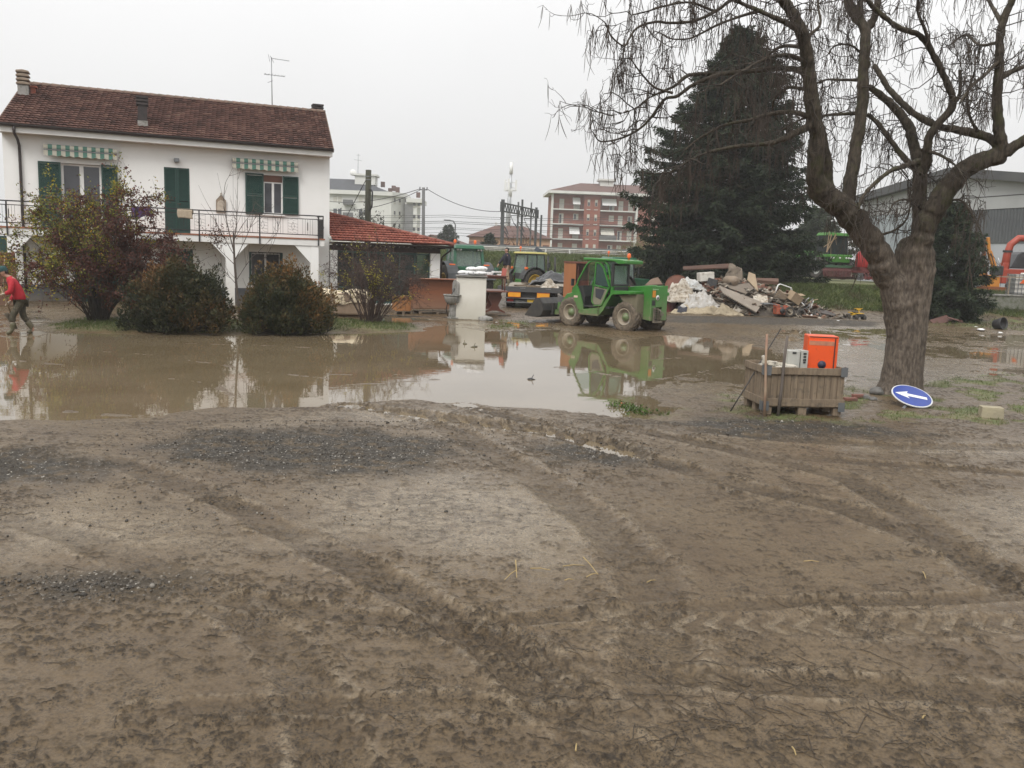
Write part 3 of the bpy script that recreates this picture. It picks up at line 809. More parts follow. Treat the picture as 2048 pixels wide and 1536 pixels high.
        ao = a.build('awning', [M['awn_cream'], M['awn_green']], h, smooth=True)
        v.build('valance', [M['awn_cream'], M['awn_green']], ao)
        b = MB(); b.bar((x0, -.285, 5.67), (x1, -.285, 5.67), .035); b.bar((x0 + .1, -.01, 5.8), (x0 + .1, -.27, 5.68), .03); b.bar((x1 - .1, -.01, 5.8), (x1 - .1, -.27, 5.68), .03); b.cyl((x0, -.12, 5.80), (x1, -.12, 5.80), .06, seg=10); b.build('front_bar', M['steel'], ao)
    b = MB(); b.bar((8.05, -.2, 5.6), (8.05, -.15, 3.95), .010); b.tube([(8.05, -.15, 3.95), (8.1, -.12, 3.75), (8.25, -.1, 3.66)], .008, 5); b.build('awning_crank', M['steel'], h)
    wl = MB(); wl.box((5.95, -.10, 5.62), (.20, .18, .15)); wl.box((5.95, -.21, 5.58), (.16, .05, .10)); wl.build('wall_lamp', M['steel'], h, bevel=.02)
    sg = MB(); sg.prism([(7.40, 3.69), (7.78, 3.69), (7.78, 4.18), (7.59, 4.40), (7.40, 4.18)], -.05, -.004); so = sg.build('wall_plaque', M['chim_tan'], h)
    sg = MB(); sg.prism([(7.44, 3.76), (7.74, 3.76), (7.74, 4.05), (7.70, 4.13), (7.59, 4.19), (7.48, 4.13), (7.44, 4.05)], -.062, -.051); sg.box((7.59, -.045, 4.43), (.05, .05, .08)); sg.build('plaque_relief', M['tile_sign'], so)
    # chimneys
    c = MB(); cx, cy_, cz = .49, 2.6, 7.1
    c.span((cx - .19, cy_ - .19, cz), (cx + .19, cy_ + .19, 8.30)); c.span((cx - .23, cy_ - .23, cz), (cx + .23, cy_ + .23, 7.85))
    co = c.build('chimney', M['concrete'], h, bevel=.01)
    c = MB()
    for k in range(4): c.prism([(cx - .24, 8.31 + k * .15), (cx + .24, 8.31 + k * .15), (cx + .22, 8.385 + k * .15), (cx, 8.42 + k * .15), (cx - .22, 8.385 + k * .15)], cy_ - .24, cy_ + .24)
    c.span((cx - .13, cy_ - .13, 8.30), (cx + .13, cy_ + .13, 8.82)); c.build('chimney_cap', M['chim_tan'], co, bevel=.02)
    c = MB(); c.span((cx + .235, cy_ + .05, 7.5), (cx + .40, cy_ + .3, 8.26)); c.box((cx + .33, cy_ + .17, 8.29), (.27, .34, .06)); c.build('flue', M['brick_red'], h)
    for (cx, cy_, z0, z1, wd) in ((4.76, .35, 6.75, 7.95, .17), (12.25, 4.6, 7.6, 8.96, .20)):
        c = MB(); c.span((cx - wd, cy_ - wd, z0 + .28), (cx + wd, cy_ + wd, z1 - .30)); co = c.build('chimney', M['chim_dark'] if cx < 6 else M['concrete'], h)
        c = MB()
        for k in range(3): c.box((cx, cy_, z1 - .27 + k * .125), (wd * 2 + .1, wd * 2 + .1, .085))
        c.box((cx, cy_, z1 - .15), (wd * 1.4, wd * 1.4, .3)); c.build('chimney_cap', M['chim_dark'], co, bevel=.01)
        c = MB(); c.span((cx - wd - .012, cy_ - wd - .012, z0), (cx + wd + .012, cy_ + wd + .012, z0 + .3)); c.build('chimney_base', M['concrete'], co)
    # aerial on the ridge
    a = MB(); ax, ay = 10.12, 3.85
    a.cyl((ax, ay, 8.2), (ax - .03, ay, 10.7), .022, .016, 8)
    a.bar((ax - .35, ay, 9.95), (ax + .55, ay, 9.93), .02)
    for k in range(7): a.bar((ax - .3 + k * .14, ay - .22 + .01 * k, 9.95), (ax - .3 + k * .14, ay + .22 - .01 * k, 9.95), .012)
    for k in (-.28, .5): a.bar((ax + k, ay - .3, 9.87), (ax + k, ay + .3, 10.03), .012)
    a.bar((ax - .05, ay, 10.66), (ax + .75, ay, 10.62), .016)
    for k in range(8): a.bar((ax + .05 + k * .095, ay - .10, 10.64), (ax + .05 + k * .095, ay + .10, 10.64), .010)
    a.bar((ax - .1, ay, 10.5), (ax - .16, ay, 10.8), .014); a.bar((ax - .1, ay - .15, 10.72), (ax + .1, ay + .15, 10.5), .012)
    a.tube([(ax - .2, ay, 9.6), (ax + .02, ay, 9.7)], .01, 5)
    a.build('tv_aerial', M['steel'], h)
    return h
house = build_house()
m = MB()
for k in range(9): m.span((-2.2 + k * .24, .30, -.1), (-1.98 + k * .24, .34, 2.45))
m.span((-2.25, .345, .3), (-.06, .38, .4)); m.span((-2.25, .345, 2.1), (-.06, .38, 2.2))
o = m.build('side_gate', M['green_shutter'])
HM = Matrix.Translation(HP0) @ Matrix.Rotation(HRZ, 4, 'Z')
def H(x, y, z=0.0): return HM @ Vector((x, y, z))
o.matrix_world = HM; tag(o, 'dark green boarded gate at the left end of the white house', 'gate')

def cloth_over(name, x0, x1, drop, mat, seed, y=-1.24, z=3.73, uneven=.08):
    mb = MB()
    def fn(u, v):
        t = (v - .45) * 2
        x = x0 + (x1 - x0) * u
        wob = min(1, uneven * 6) * (.03 * math.sin(u * 19 + seed) + .02 * math.sin(u * 41 + seed * 2))
        dz = -abs(t) * (drop * (1 + uneven * math.sin(u * 5 + seed)) if t < 0 else drop * .6)
        yy = y + (-.035 if t < 0 else .035) * min(1, abs(t) * 6) + wob * min(1, abs(t) * 1.5) * (-1 if t < 0 else 1)
        return (x + .03 * math.sin(v * 7 + seed), yy, z + dz + .01)
    mb.grid(fn, 26, 16); mb.smooth = True
    o = mb.build(name, mat, None, smooth=True)
    o.matrix_world = HM
    sd_ = o.modifiers.new('thickness', 'SOLIDIFY'); sd_.thickness = .012
    return o
M['purple'] = pmat('purple cloth', (.105, .052, .15), (.07, .035, .11), 6, .9)
M['beige_cloth'] = pmat('beige mat', (.46, .38, .28), (.36, .29, .21), 5, .9, dirt=(.25, .20, .14), dirt_amt=.2)
tag(cloth_over('draped_cloth', 4.28, 4.98, .48, M['purple'], 1.0, uneven=.2), 'purple cloth hung over the balcony railing', 'cloth')
tag(cloth_over('draped_mat', 5.92, 6.46, .42, M['beige_cloth'], 3.0, uneven=.03), 'beige mat folded over the balcony railing before the green door', 'mat')

# ------------------------------------------------------------------ glazed porch with a red hipped roof
def build_porch():
    p = thing('glazed_porch', 'low glazed porch with bright red tiled roof adjoining the white house', 'porch', HP0, HRZ)
    x0, x1 = HL + .03, 16.85
    e0 = Vector((x0, -.55, 2.72)); ap = Vector((x0 + .15, 2.7, 3.98)); S = (ap - Vector((ap.x, e0.y, e0.z))).length
    es = Vector((0, ap.y - e0.y, ap.z - e0.z)); xr = x1 + .45
    W = xr - x0
    rf = tile_roof('roof', e0, (1, 0, 0), es, W, S, 12, 36, M['tile_new'], p, keep=lambda kx, s_: kx < W * (1 - s_ / S) + .12, seed=9)
    hp = MB()
    n = 15
    a, b = Vector((xr, e0.y, e0.z + .05)), ap + Vector((0, 0, .06))
    for k in range(n):
        hp.tube([a.lerp(b, k / n - .004), a.lerp(b, (k + 1) / n + .012)], [.10, .082], 8)
    hp.build('ridge_tiles', M['ridge_new'], rf)
    sl = MB(); sl.add([(xr, e0.y, e0.z + .03), (xr, 5.6, e0.z + .03), ap], [(0, 1, 2)])     # the far slope
    sl.build('side_slope', M['ridge_new'], rf)
    fb = MB(); fb.span((x0, e0.y + .02, 2.60), (xr - .05, e0.y + .10, 2.71)); fb.span((xr - .12, e0.y + .1, 2.60), (xr - .05, 5.5, 2.71))
    fb.span((x0, e0.y + .1, 2.655), (xr - .12, 5.5, 2.70))
    for k in range(24): fb.span((x0 + .1 + k * .21, e0.y + .1, 2.56), (x0 + .17 + k * .21, -.02, 2.654))
    fb.span((x0, -.06, 2.36), (x1 + .02, .12, 2.558)); fb.build('eaves', pmat('dark brown timber', (.045, .022, .016), (.03, .016, .012), 4, .6), p)
    gt = MB(); gt.lathe([(.07, x0), (.07, xr)], (0, e0.y - .06, 2.70), 'X', 10, PI, 2 * PI)
    gt.tube([(xr - .12, e0.y - .06, 2.66), (xr - .14, e0.y, 2.50), (x1 + .12, -.02, 2.22), (x1 + .09, 0, 2.0), (x1 + .09, 0, .3)], .04, 8)
    gt.build('gutter', M['brown_metal'], p)
    pl = MB(); pl.span((x1 - .44, -.1, -.2), (x1, .35, 2.36)); pl.span((x0, -.1, -.2), (x0 + .3, .3, 2.36)); pl.span((x0 + .3, -.05, -.2), (x1 - .44, .15, .12)); pl.build('pillars', M['plaster'], p)
    mt = MB(); mt.span((x1 - .42, -.125, .75), (x1 - .06, -.102, 1.30)); mt.build('meter_box', pmat('brown box', (.16, .10, .085), (.12, .08, .07), 5, .7), p)
    fr = MB(); xs = np.linspace(x0 + .3, x1 - .44, 7)
    for x in xs: fr.span((x - .035, .02, .12), (x + .035, .10, 2.36))
    for a, b in zip(xs[:-1], xs[1:]):
        for z in (.12, .75, 2.27): fr.span((a + .035, .025, z), (b - .035, .095, z + .08))
    fo = fr.build('glazing_frame', pmat('green frame', (.03, .085, .075), (.025, .07, .06), 4, .5), p)
    g = clearglass('porch glass', (.62, .74, .72), .55)
    for a, b in zip(xs[:-1], xs[1:]): MB().span((a + .035, .055, .2), (b - .035, .065, 2.27)).build('pane', g, fo)
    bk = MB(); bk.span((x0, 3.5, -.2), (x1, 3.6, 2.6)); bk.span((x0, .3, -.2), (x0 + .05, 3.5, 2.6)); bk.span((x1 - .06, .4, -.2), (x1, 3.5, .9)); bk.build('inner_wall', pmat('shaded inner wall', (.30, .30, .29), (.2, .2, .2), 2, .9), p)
    return p
build_porch()

# ------------------------------------------------------------------ against the house wall
b = MB().box((0, 0, .93), (1.05, .045, 1.86), (R(6), 0, 0)); b.span((-.40, -.1, .95), (-.36, -.02, 1.1))
o = b.build('door_panel', M['wood_brown'], bevel=.006); q = A(8, 600, 30.2); o.location = (q.x - .1, q.y, 0.03); o.rotation_euler = (0, 0, R(15)); tag(o, 'reddish brown door panel leaning upright behind the person in red', 'door panel')
def pole(name, a, b, r, mat, label, cat, group=None, extra=None, seg=8):
    mb = MB(); mb.tube([a, (Vector(a) + Vector(b)) / 2 + Vector((.004, 0, .004)), b], [r, r * 1.03, r * .92], seg)
    if extra: extra(mb, Vector(a), Vector(b))
    o = mb.build(name, mat); return tag(o, label, cat, group)
def bristles(mb, a, b):
    d = (b - a).normalized(); t = a
    for k in range(26):
        an = k * 2.4; rr = .02 + .05 * (k % 5) / 5
        mb.tube([t + d * .3, t + Vector((math.cos(an) * rr * 1.6, math.sin(an) * rr, -.02))], [.007, .004], 4)
pole('broom', A(5, 590, 29.9), A(10, 506, 30.05), .016, M['wood_stick'], 'besom broom with pale handle standing against the brown panel', 'broom', extra=bristles)
q = H(1.35, -.25, .78); pole('broom', H(1.42, -.30, .10), H(1.28, -.1, 1.55), .016, M['wood_stick'], 'pale wooden handle leaning on the white wall right of the downpipe', 'broom handle')
pole('wooden_stick', H(2.1, -1.5, .02), H(2.28, -.3, .95), .014, M['wood_orange'], 'short yellowish stick leaning beside the tall autumn shrub', 'stick')
def mophead(mb, a, b):
    rng = random.Random(5)
    for k in range(40):
        an = rng.random() * 6.28; rr = .03 + .10 * rng.random()
        mb.tube([b + Vector((0, -.02, .12 - .3 * rng.random())), b + Vector((math.cos(an) * rr, math.sin(an) * rr * .6 - .03, -.05 - .42 * rng.random()))], [.010, .005], 4)
pole('wall_plant', H(1.22, -.12, 1.05), H(1.10, -.10, 1.98), .012, pmat('dry stems', (.10, .075, .05), (.06, .05, .03), 6, .9), 'dried plant bundle hanging head up on the white wall near the downpipe', 'dried plant', extra=mophead)
# ================================================================== PEOPLE
def skel(name, nodes, edges, mat, parent, root, sub=2, extra=None):
    """one continuous skinned surface round a joint skeleton"""
    names = list(nodes)
    me = bpy.data.meshes.new(name)
    me.from_pydata([nodes[k][0] for k in names], [(names.index(a), names.index(b)) for a, b in edges], [])
    o = bpy.data.objects.new(name, me); COL.objects.link(o); o.parent = parent
    me.materials.append(mat)
    o.modifiers.new('skin', 'SKIN').use_smooth_shade = True
    sv = me.skin_vertices[0].data
    for i, k in enumerate(names):
        r = nodes[k][1]; sv[i].radius = r if isinstance(r, tuple) else (r, r); sv[i].use_root = (k == root)
    sb = o.modifiers.new('sub', 'SUBSURF'); sb.levels = sb.render_levels = sub
    return o
SKIN = pmat('skin', (.42, .25, .18), (.36, .20, .14), 8, .6)
HAIR = pmat('dark hair', (.018, .014, .012), (.03, .022, .018), 20, .7)

def hand_nodes(pref, wrist, d, side, curl=.5):
    """palm, four unequal bent fingers and a thumb from the side of the palm"""
    w_ = Vector(wrist); d = Vector(d).normalized(); sdv = Vector(side).normalized(); nrm = d.cross(sdv)
    N, E = {}, []
    N[pref + 'palm'] = (w_ + d * .05, (.030, .017)); E.append((pref + 'w', pref + 'palm'))
    for k, (off, ln) in enumerate(((-.028, .066), (-.009, .078), (.010, .073), (.028, .058))):
        b = w_ + d * .088 + sdv * off; m = b + d * ln * .5 + nrm * ln * .18 * curl; t = m + d * ln * .35 + nrm * ln * .45 * curl
        N[f'{pref}f{k}a'] = (b, .0095); N[f'{pref}f{k}b'] = (m, .0088); N[f'{pref}f{k}c'] = (t, .0075)
        E += [(pref + 'palm', f'{pref}f{k}a'), (f'{pref}f{k}a', f'{pref}f{k}b'), (f'{pref}f{k}b', f'{pref}f{k}c')]
    b = w_ + d * .03 - sdv * .035; t = b + d * .045 - sdv * .02 + nrm * .03 * curl
    N[pref + 't0'] = (b, .012); N[pref + 't1'] = (t, .0095); E += [(pref + 'palm', pref + 't0'), (pref + 't0', pref + 't1')]
    return N, E

def person(name, label, loc, rz, J, top, trousers, boots, hatm=None, group=None, coat_long=False, gloves=None):
    """J: joint positions in local metres, x forward, y left, z up"""
    p = thing(name, label, 'person', loc, rz)
    V_ = {k: Vector(v) for k, v in J.items()}
    hd, up_, fw = V_['head'], Vector(J.get('head_up', (0, 0, 1))).normalized(), Vector(J.get('face', (1, 0, 0))).normalized()
    lat = up_.cross(fw).normalized()
    N = {'pelvis': (V_['pelvis'], (.14, .11)), 'waist': (V_['waist'], (.125, .10)), 'chest': (V_['chest'], (.15, .115)), 'neck0': (V_['neck'], .06), 'neck1': (hd - up_ * .10, .052),
         'jaw': (hd - up_ * .055 + fw * .02, (.062, .066)), 'face': (hd, (.074, .086)), 'crown': (hd + up_ * .075, (.066, .075)),
         'nose': (hd + fw * .098 - up_ * .012, .014), 'earl': (hd + lat * .078 - fw * .01, .014), 'earr': (hd - lat * .078 - fw * .01, .014)}
    E = [('pelvis', 'waist'), ('waist', 'chest'), ('chest', 'neck0'), ('neck0', 'neck1'), ('neck1', 'jaw'), ('jaw', 'face'), ('face', 'crown'), ('face', 'nose'), ('face', 'earl'), ('face', 'earr')]
    for s in 'lr':
        N['sh' + s] = (V_['sh' + s], .062); N['el' + s] = (V_['el' + s], .043); N[s + 'w'] = (V_['ha' + s], .028)
        E += [('chest', 'sh' + s), ('sh' + s, 'el' + s), ('el' + s, s + 'w')]
        d = (V_['ha' + s] - V_['el' + s]).normalized()
        hn, he = hand_nodes(s, V_['ha' + s], J.get('hd' + s, d), lat if s == 'l' else -lat, .8)
        N.update(hn); E += he
        N['hi' + s] = (V_['hi' + s], .085); N['kn' + s] = (V_['kn' + s], .055); N['an' + s] = (V_['an' + s], .04); N['to' + s] = (V_['an' + s] + Vector(J['toe' + s]), .035)
        E += [('pelvis', 'hi' + s), ('hi' + s, 'kn' + s), ('kn' + s, 'an' + s), ('an' + s, 'to' + s)]
    body = skel('body', N, E, SKIN, p, 'pelvis', 2)
    ey = MB()
    for q in (-1, 1): ey.blob(hd + fw * .080 + lat * .030 * q + up_ * .012, (.012, .012, .009), 1, 0)
    ey.blob(hd + fw * .086 - up_ * .052, (.010, .026, .006), 1, 0)
    ey.build('eyes_and_mouth', HAIR, p)
    # jacket
    N = {'hem': (V_['hem'], (.205, .165)), 'waist': (V_['waist'], (.19, .15)), 'chest': (V_['chest'], (.205, .15)), 'up': (V_['neck'] - Vector((0, 0, .055)), (.125, .105)), 'col': (V_['neck'] + (hd - V_['neck']).normalized() * .045, .078)}
    E = [('hem', 'waist'), ('waist', 'chest'), ('chest', 'up'), ('up', 'col')]
    for s in 'lr':
        cu = V_['el' + s].lerp(V_['ha' + s], .92)
        N['sh' + s] = (V_['sh' + s], .088); N['el' + s] = (V_['el' + s], .070); N['cu' + s] = (cu, .055)
        E += [('chest', 'sh' + s), ('sh' + s, 'el' + s), ('el' + s, 'cu' + s)]
    skel('jacket', N, E, top, p, 'chest', 2)
    N = {'pelvis': (V_['pelvis'] + Vector((0, 0, .05)), (.165, .135))}; E = []
    for s in 'lr':
        N['hi' + s] = (V_['hi' + s], .105); N['kn' + s] = (V_['kn' + s], .080); b = V_['kn' + s].lerp(V_['an' + s], .45); N['b' + s] = (b, .072)
        E += [('pelvis', 'hi' + s), ('hi' + s, 'kn' + s), ('kn' + s, 'b' + s)]
    skel('trousers', N, E, trousers, p, 'pelvis', 2)
    for s in 'lr':
        b = V_['kn' + s].lerp(V_['an' + s], .35); a = V_['an' + s]; t = Vector(J['toe' + s])
        skel('boot', {'a': (b, .088), 'b': (b.lerp(a, .6), .074), 'c': (a, .062), 'd': (a + t * .6 + Vector((0, 0, -.015)), .052), 'e': (a + t * 1.15 + Vector((0, 0, -.02)), .042)}, [('a', 'b'), ('b', 'c'), ('c', 'd'), ('d', 'e')], boots, p, 'c', 2)
    if gloves:
        for s in 'lr':
            d = (V_['ha' + s] - V_['el' + s]).normalized(); hn, he = hand_nodes(s, V_['ha' + s], J.get('hd' + s, d), lat if s == 'l' else -lat, .8)
            N = {s + 'w': (V_['ha' + s] - d * .02, .042)}
            for k, v in hn.items(): N[k] = (v[0], tuple(q * 1.25 for q in v[1]) if isinstance(v[1], tuple) else v[1] * 1.3)
            skel('glove', N, he, gloves, p, s + 'w', 1)
    c = MB()
    if hatm:
        prof = [(.098, -.01), (.100, .03), (.092, .075), (.066, .11), (.0, .125)]
        Mx = Matrix((fw, lat, up_)).transposed()
        n0 = len(c.v); c.lathe(prof, (0, 0, 0), 'Z', 18); c.v[-1] = np.array([tuple(hd + up_ * .035 + Mx @ Vector((q[0] * 1.08, q[1] * .95, q[2]))) for q in c.v[-1]])
        c.grid(lambda u, v: hd + up_ * (.03 - .02 * v) + fw * (.09 + .085 * v * (1 - (2 * u - 1) ** 2 * .5)) + lat * (.085 * (2 * u - 1) * (1 - .25 * v)), 8, 3)
        c.build('cap', hatm, p, smooth=True)
        c = MB(); c.blob(hd - fw * .045 - up_ * .005, (.062, .082, .06), 2, .1, 3, 2); c.build('hair', HAIR, p)
    else:
        c.blob(hd - fw * .022 + up_ * .055, (.092, .088, .075), 2, .10, 3, 3); c.blob(hd - fw * .055, (.05, .084, .09), 2, .1, 3, 4); c.build('hair', HAIR, p)
    return p

PR = G(45, 668)
JR = dict(pelvis=(0, 0, .84), waist=(.035, 0, .97), chest=(.12, 0, 1.24), neck=(.215, 0, 1.42), head=(.345, 0, 1.545), head_up=(.35, 0, 1), face=(1, .05, -.30), hem=(.0, 0, .80),
    shl=(.155, .19, 1.345), shr=(.155, -.19, 1.345), ell=(.20, .24, 1.06), elr=(.10, -.25, 1.09), hal=(.33, .10, 1.02), har=(.245, -.12, .80),
    hdl=(.8, -.2, -.25), hdr=(.7, .3, -.4), hil=(0, .09, .80), hir=(0, -.09, .80), knl=(.19, .10, .47), knr=(-.02, -.10, .46), anl=(.20, .10, .09), anr=(-.25, -.10, .09), toel=(.13, 0, -.04), toer=(.12, 0, -.045))
M['red_jacket'] = pmat('red jacket', (.42, .010, .022), (.32, .008, .018), 7, .75, bump=.3, bscale=12)
M['green_trousers'] = pmat('olive work trousers', (.052, .046, .028), (.036, .032, .020), 7, .85, bump=.4, bscale=14, dirt=(.12, .095, .06), dirt_amt=.3)
M['mud_boot'] = pmat('muddy olive boots', (.085, .080, .042), (.11, .09, .055), 9, .5)
M['teal_cap'] = pmat('dark teal cap', (.010, .052, .052), (.008, .04, .04), 9, .8)
person('person', 'person in red jacket and dark teal cap walking stooped with a shovel', PR, R(206), JR, M['red_jacket'], M['green_trousers'], M['mud_boot'], M['teal_cap'], gloves=pmat('pale work gloves', (.45, .40, .32), (.35, .3, .24), 9, .9))
PM_ = Matrix.Translation(PR) @ Matrix.Rotation(R(206), 4, 'Z')
def shovel():
    t = thing('shovel', 'large muddy scoop shovel held low by the person in red', 'shovel', PR, R(206))
    top, bot = Vector((.42, .06, 1.18)), Vector((.24, -.08, .52))
    m = MB(); m.tube([top, top.lerp(bot, .5), bot], [.017, .018, .02], 8); m.bar(top + Vector((0, -.07, 0)), top + Vector((0, .07, 0)), .03); m.build('handle', M['wood_stick'], t)
    b = MB(); ax = (bot - top).normalized(); sd_ = Vector((.25, 1, 0)).normalized(); nn = ax.cross(sd_).normalized()
    def fn(u, v):
        wv = .145 * (1 + .12 * v)
        k = (2 * u - 1)
        return bot - ax * .03 + ax * .46 * v * (1 - .06 * k * k) + sd_ * wv * k + nn * (.075 * abs(k) ** 2.5 * (1 - .55 * v) + .06 * (1 - v) ** 3) * 1.0
    b.grid(fn, 12, 10); o = b.build('blade', pmat('muddy scoop', (.17, .14, .10), (.11, .09, .065), 6, .5), t, smooth=True); sm = o.modifiers.new('thickness', 'SOLIDIFY'); sm.thickness = .012
    return t
shovel()

# ================================================================== LOOSE THINGS IN THE YARD
def place(o, loc, rz=0.0, rot=None):
    o.location = loc; o.rotation_euler = rot or (0, 0, rz); return o
# sofa under a cream throw
def sofa():
    a, b = G(640, 634), G(742, 634); t = thing('sofa', 'beige sofa with a cream throw on its back, behind the leafless shrub', 'sofa', a, math.atan2(b.y - a.y, b.x - a.x)); wd = (b - a).length
    m = MB(); m.box((wd / 2, .45, .33), (wd, .9, .52)); m.box((wd / 2, .08, .68), (wd, .24, .34)); m.box((.12, .5, .55), (.24, .85, .3)); m.box((wd - .12, .5, .55), (.24, .85, .3)); m.build('frame', pmat('muddy beige fabric', (.27, .20, .14), (.21, .155, .105), 4, .9, dirt=(.16, .12, .08), dirt_amt=.2), t, bevel=.06)
    m = MB(); 
    for k in range(2): m.box((wd / 2, .2 + .6 * k, .05), (wd - .1, .08, .10))
    m.build('feet', M['wood_brown'], t)
    m = MB(); m.grid(lambda u, v: (wd * (-.01 + 1.02 * u), -.045 + .34 * min(1, max(0, v * 2.2 - .8)) - .02 * math.sin(u * 21), .50 + .46 * math.sin(min(1, v * 1.35) * PI / 2) + .035 * math.sin(u * 9 + 1) + .02 * math.sin(u * 24 + v * 5)), 40, 14)
    m.build('throw', pmat('cream throw', (.62, .53, .38), (.52, .44, .31), 5, .9), t, smooth=True)
sofa()
# orange box on a small pallet, cherry board on a pallet
def pallet(name, label, loc, rz, w=1.2, d=.8, group='pallets set down in the yard'):
    m = MB()
    for k in range(5): m.box((0, -d / 2 + .06 + k * (d - .12) / 4, .125), (w, .10, .022))
    for x in (-w / 2 + .05, 0, w / 2 - .05):
        for y in (-d / 2 + .06, 0, d / 2 - .06): m.box((x, y, .065), (.095, .1, .095))
        m.box((x, 0, .009), (.095, d, .018))
    o = m.build(name, M['pallet']); place(o, loc, rz); return tag(o, label, 'pallet', group)
q1, q2 = G(800, 629), G(862, 630)
pallet('wooden_pallet', 'small muddy pallet under the orange pine box', (q1.x, q1.y + .35, 0), HRZ, .75, .7)
pallet('wooden_pallet', 'low muddy pallet carrying the wide cherry wood board', (q2.x + .1, q2.y + .45, 0), HRZ, 1.5, .8)
m = MB(); m.box((0, 0, .28), (.60, .5, .52))
for x in (-.275, .275):
    m.box((x, -.262, .28), (.06, .024, .56))
for z in (.03, .53): m.box((0, -.262, z), (.49, .022, .06))
m.box((0, 0, .555), (.64, .54, .03)); m.bar((-.22, -.256, .08), (.22, -.256, .48), .05, .02)
o = m.build('pine_box', M['wood_orange'], bevel=.006); place(o, (q1.x, q1.y + .3, .137), HRZ); tag(o, 'square orange pine box standing on a small pallet near the porch', 'box')
m = MB(); bw = 1.95
m.box((0, 0, .66), (bw, .42, 1.16)); m.box((0, -.225, 1.255), (bw + .05, .5, .03)); m.box((0, -.215, .66), (bw - .04, .012, 1.1)); m.box((-bw / 2 - .012, 0, .64), (.022, .46, 1.2)); m.bar((-.5, -.228, .3), (-.5, -.228, .42), .03)
o = m.build('cherry_board', M['wood_cherry'], bevel=.008); place(o, (q2.x + .12, q2.y + .3, .14), HRZ); tag(o, 'wide cherry wood sideboard lying on its back on a pallet by the fountain', 'sideboard')

# whitewashed pillar with a stone basin
PIL = G(941, 640); PRZ = R(4)
def pillar():
    t = thing('masonry_pillar', 'short whitewashed masonry pillar topped by a stone slab', 'pillar', PIL, PRZ)
    m = MB(); m.span((-.545, 0, -.1), (.545, .9, 1.55)); m.build('body', pmat('stained whitewash', (.66, .64, .58), (.58, .56, .50), 1.6, .9, bump=.6, bscale=14, dirt=(.30, .28, .20), dirt_amt=.12, dirt_h=(-.1, .9)), t, bevel=.03)
    m = MB(); m.box((.0, .43, 1.592), (1.16, 1.0, .05)); m.build('cap', pmat('dark stone slab', (.13, .125, .115), (.20, .19, .17), 5, .8, bump=.3), t, bevel=.012)
    # a low stone at the foot
    return t
pillar()
def PL(x, y, z=0): return Matrix.Translation(PIL) @ Matrix.Rotation(PRZ, 4, 'Z') @ Vector((x, y, z))
def fountain():
    t = thing('stone_fountain', 'grey stone drinking fountain with arched back fixed to the white pillar', 'fountain', PL(-.60, .12), PRZ - R(62))
    st = M['concrete']
    m = MB(); pts = [(-.21, .62), (.21, .62), (.21, 1.25)] + [(.21 * math.cos(a), 1.25 + .21 * math.sin(a)) for a in np.linspace(0, PI, 10)[1:-1]] + [(-.21, 1.25)]
    m.prism(pts, .0, .09); m.build('back_slab', st, t, bevel=.012)
    m = MB(); m.lathe([(.0, .52), (.12, .53), (.24, .62), (.30, .78), (.31, .86), (.26, .86), (.24, .80), (.16, .70), (0, .68)], (0, -.10, 0), 'Z', 20, PI * .95, 2.05 * PI); m.lathe([(.31, .86), (.34, .87), (.34, .91), (.27, .91), (.26, .86)], (0, -.10, 0), 'Z', 20); m.build('basin', st, t, smooth=True)
    m = MB(); m.box((0, -.06, .27), (.26, .26, .54), taper=(.8, .8)); m.box((0, -.06, .03), (.36, .34, .10)); m.build('pedestal', st, t, bevel=.02)
    m = MB(); m.tube([(0, .0, 1.12), (0, -.09, 1.12), (0, -.11, 1.07)], .016, 8); m.bar((-.04, -.07, 1.15), (.04, -.07, 1.15), .014); m.build('tap', M['steel'], t)
fountain()
hb = PL(-.60, .12)
m = MB(); m.tube([PL(-.62, -.02, 1.1), PL(-.72, -.1, .9), PL(-.86, -.05, .6), PL(-.9, 0, .35), PL(-.84, .1, .12), PL(-.78, .1, .04), PL(-1.3, .3, .03), PL(-2.2, .6, .03), PL(-3.2, .5, .03)], .017, 8)
tag(m.build('garden_hose', M['iron']), 'thin dark hose hanging from the fountain tap down to the ground', 'hose')
m = MB(); m.blob((0, 0, .05), (.28, .2, .13), 2, .2, 1.5, 4); o = m.build('footing_stone', M['concrete']); place(o, PL(.56, -.12), 0); tag(o, 'rough grey stone at the right foot of the white pillar', 'stone')
# sacks
M['sack'] = pmat('white sack', (.74, .74, .72), (.62, .62, .62), 9, .6, bump=.3, bscale=10)
M['sack_print'] = pmat('faded print', (.30, .30, .33), (.5, .5, .5), 18, .7)
def sack(loc, rz, label, sc_=(.235, .17, .085), seed=0):
    t = thing('cement_sack', label, 'sack', loc, rz, 'white sacks piled on the pillar')
    m = MB(); m.blob((0, 0, sc_[2] * .92), sc_, 3, .07, 1.6, seed, flat=-sc_[2] * .92)
    V_ = m.v[-1]; V_[:, 0] = np.sign(V_[:, 0]) * np.abs(V_[:, 0] / sc_[0]) ** .75 * sc_[0]; V_[:, 1] = np.sign(V_[:, 1]) * np.abs(V_[:, 1] / sc_[1]) ** .75 * sc_[1]
    m.build('body', M['sack'], t)
    m = MB(); m.blob((sc_[0] * .35, -sc_[1] * .80, sc_[2] * .95), (.035, .04, .045), 1, .2, 3, seed); m.blob((-sc_[0] * .4, -sc_[1] * .82, sc_[2] * .95), (.045, .03, .035), 1, .2, 3, seed + 1); m.build('print', M['sack_print'], t)
z0 = 1.634
sack(PL(-.02, .35, z0), PRZ, 'white sack bottom left of the pile on the masonry pillar', seed=1)
sack(PL(.34, .32, z0), PRZ + .2, 'white sack bottom right of the pile on the masonry pillar', seed=2)
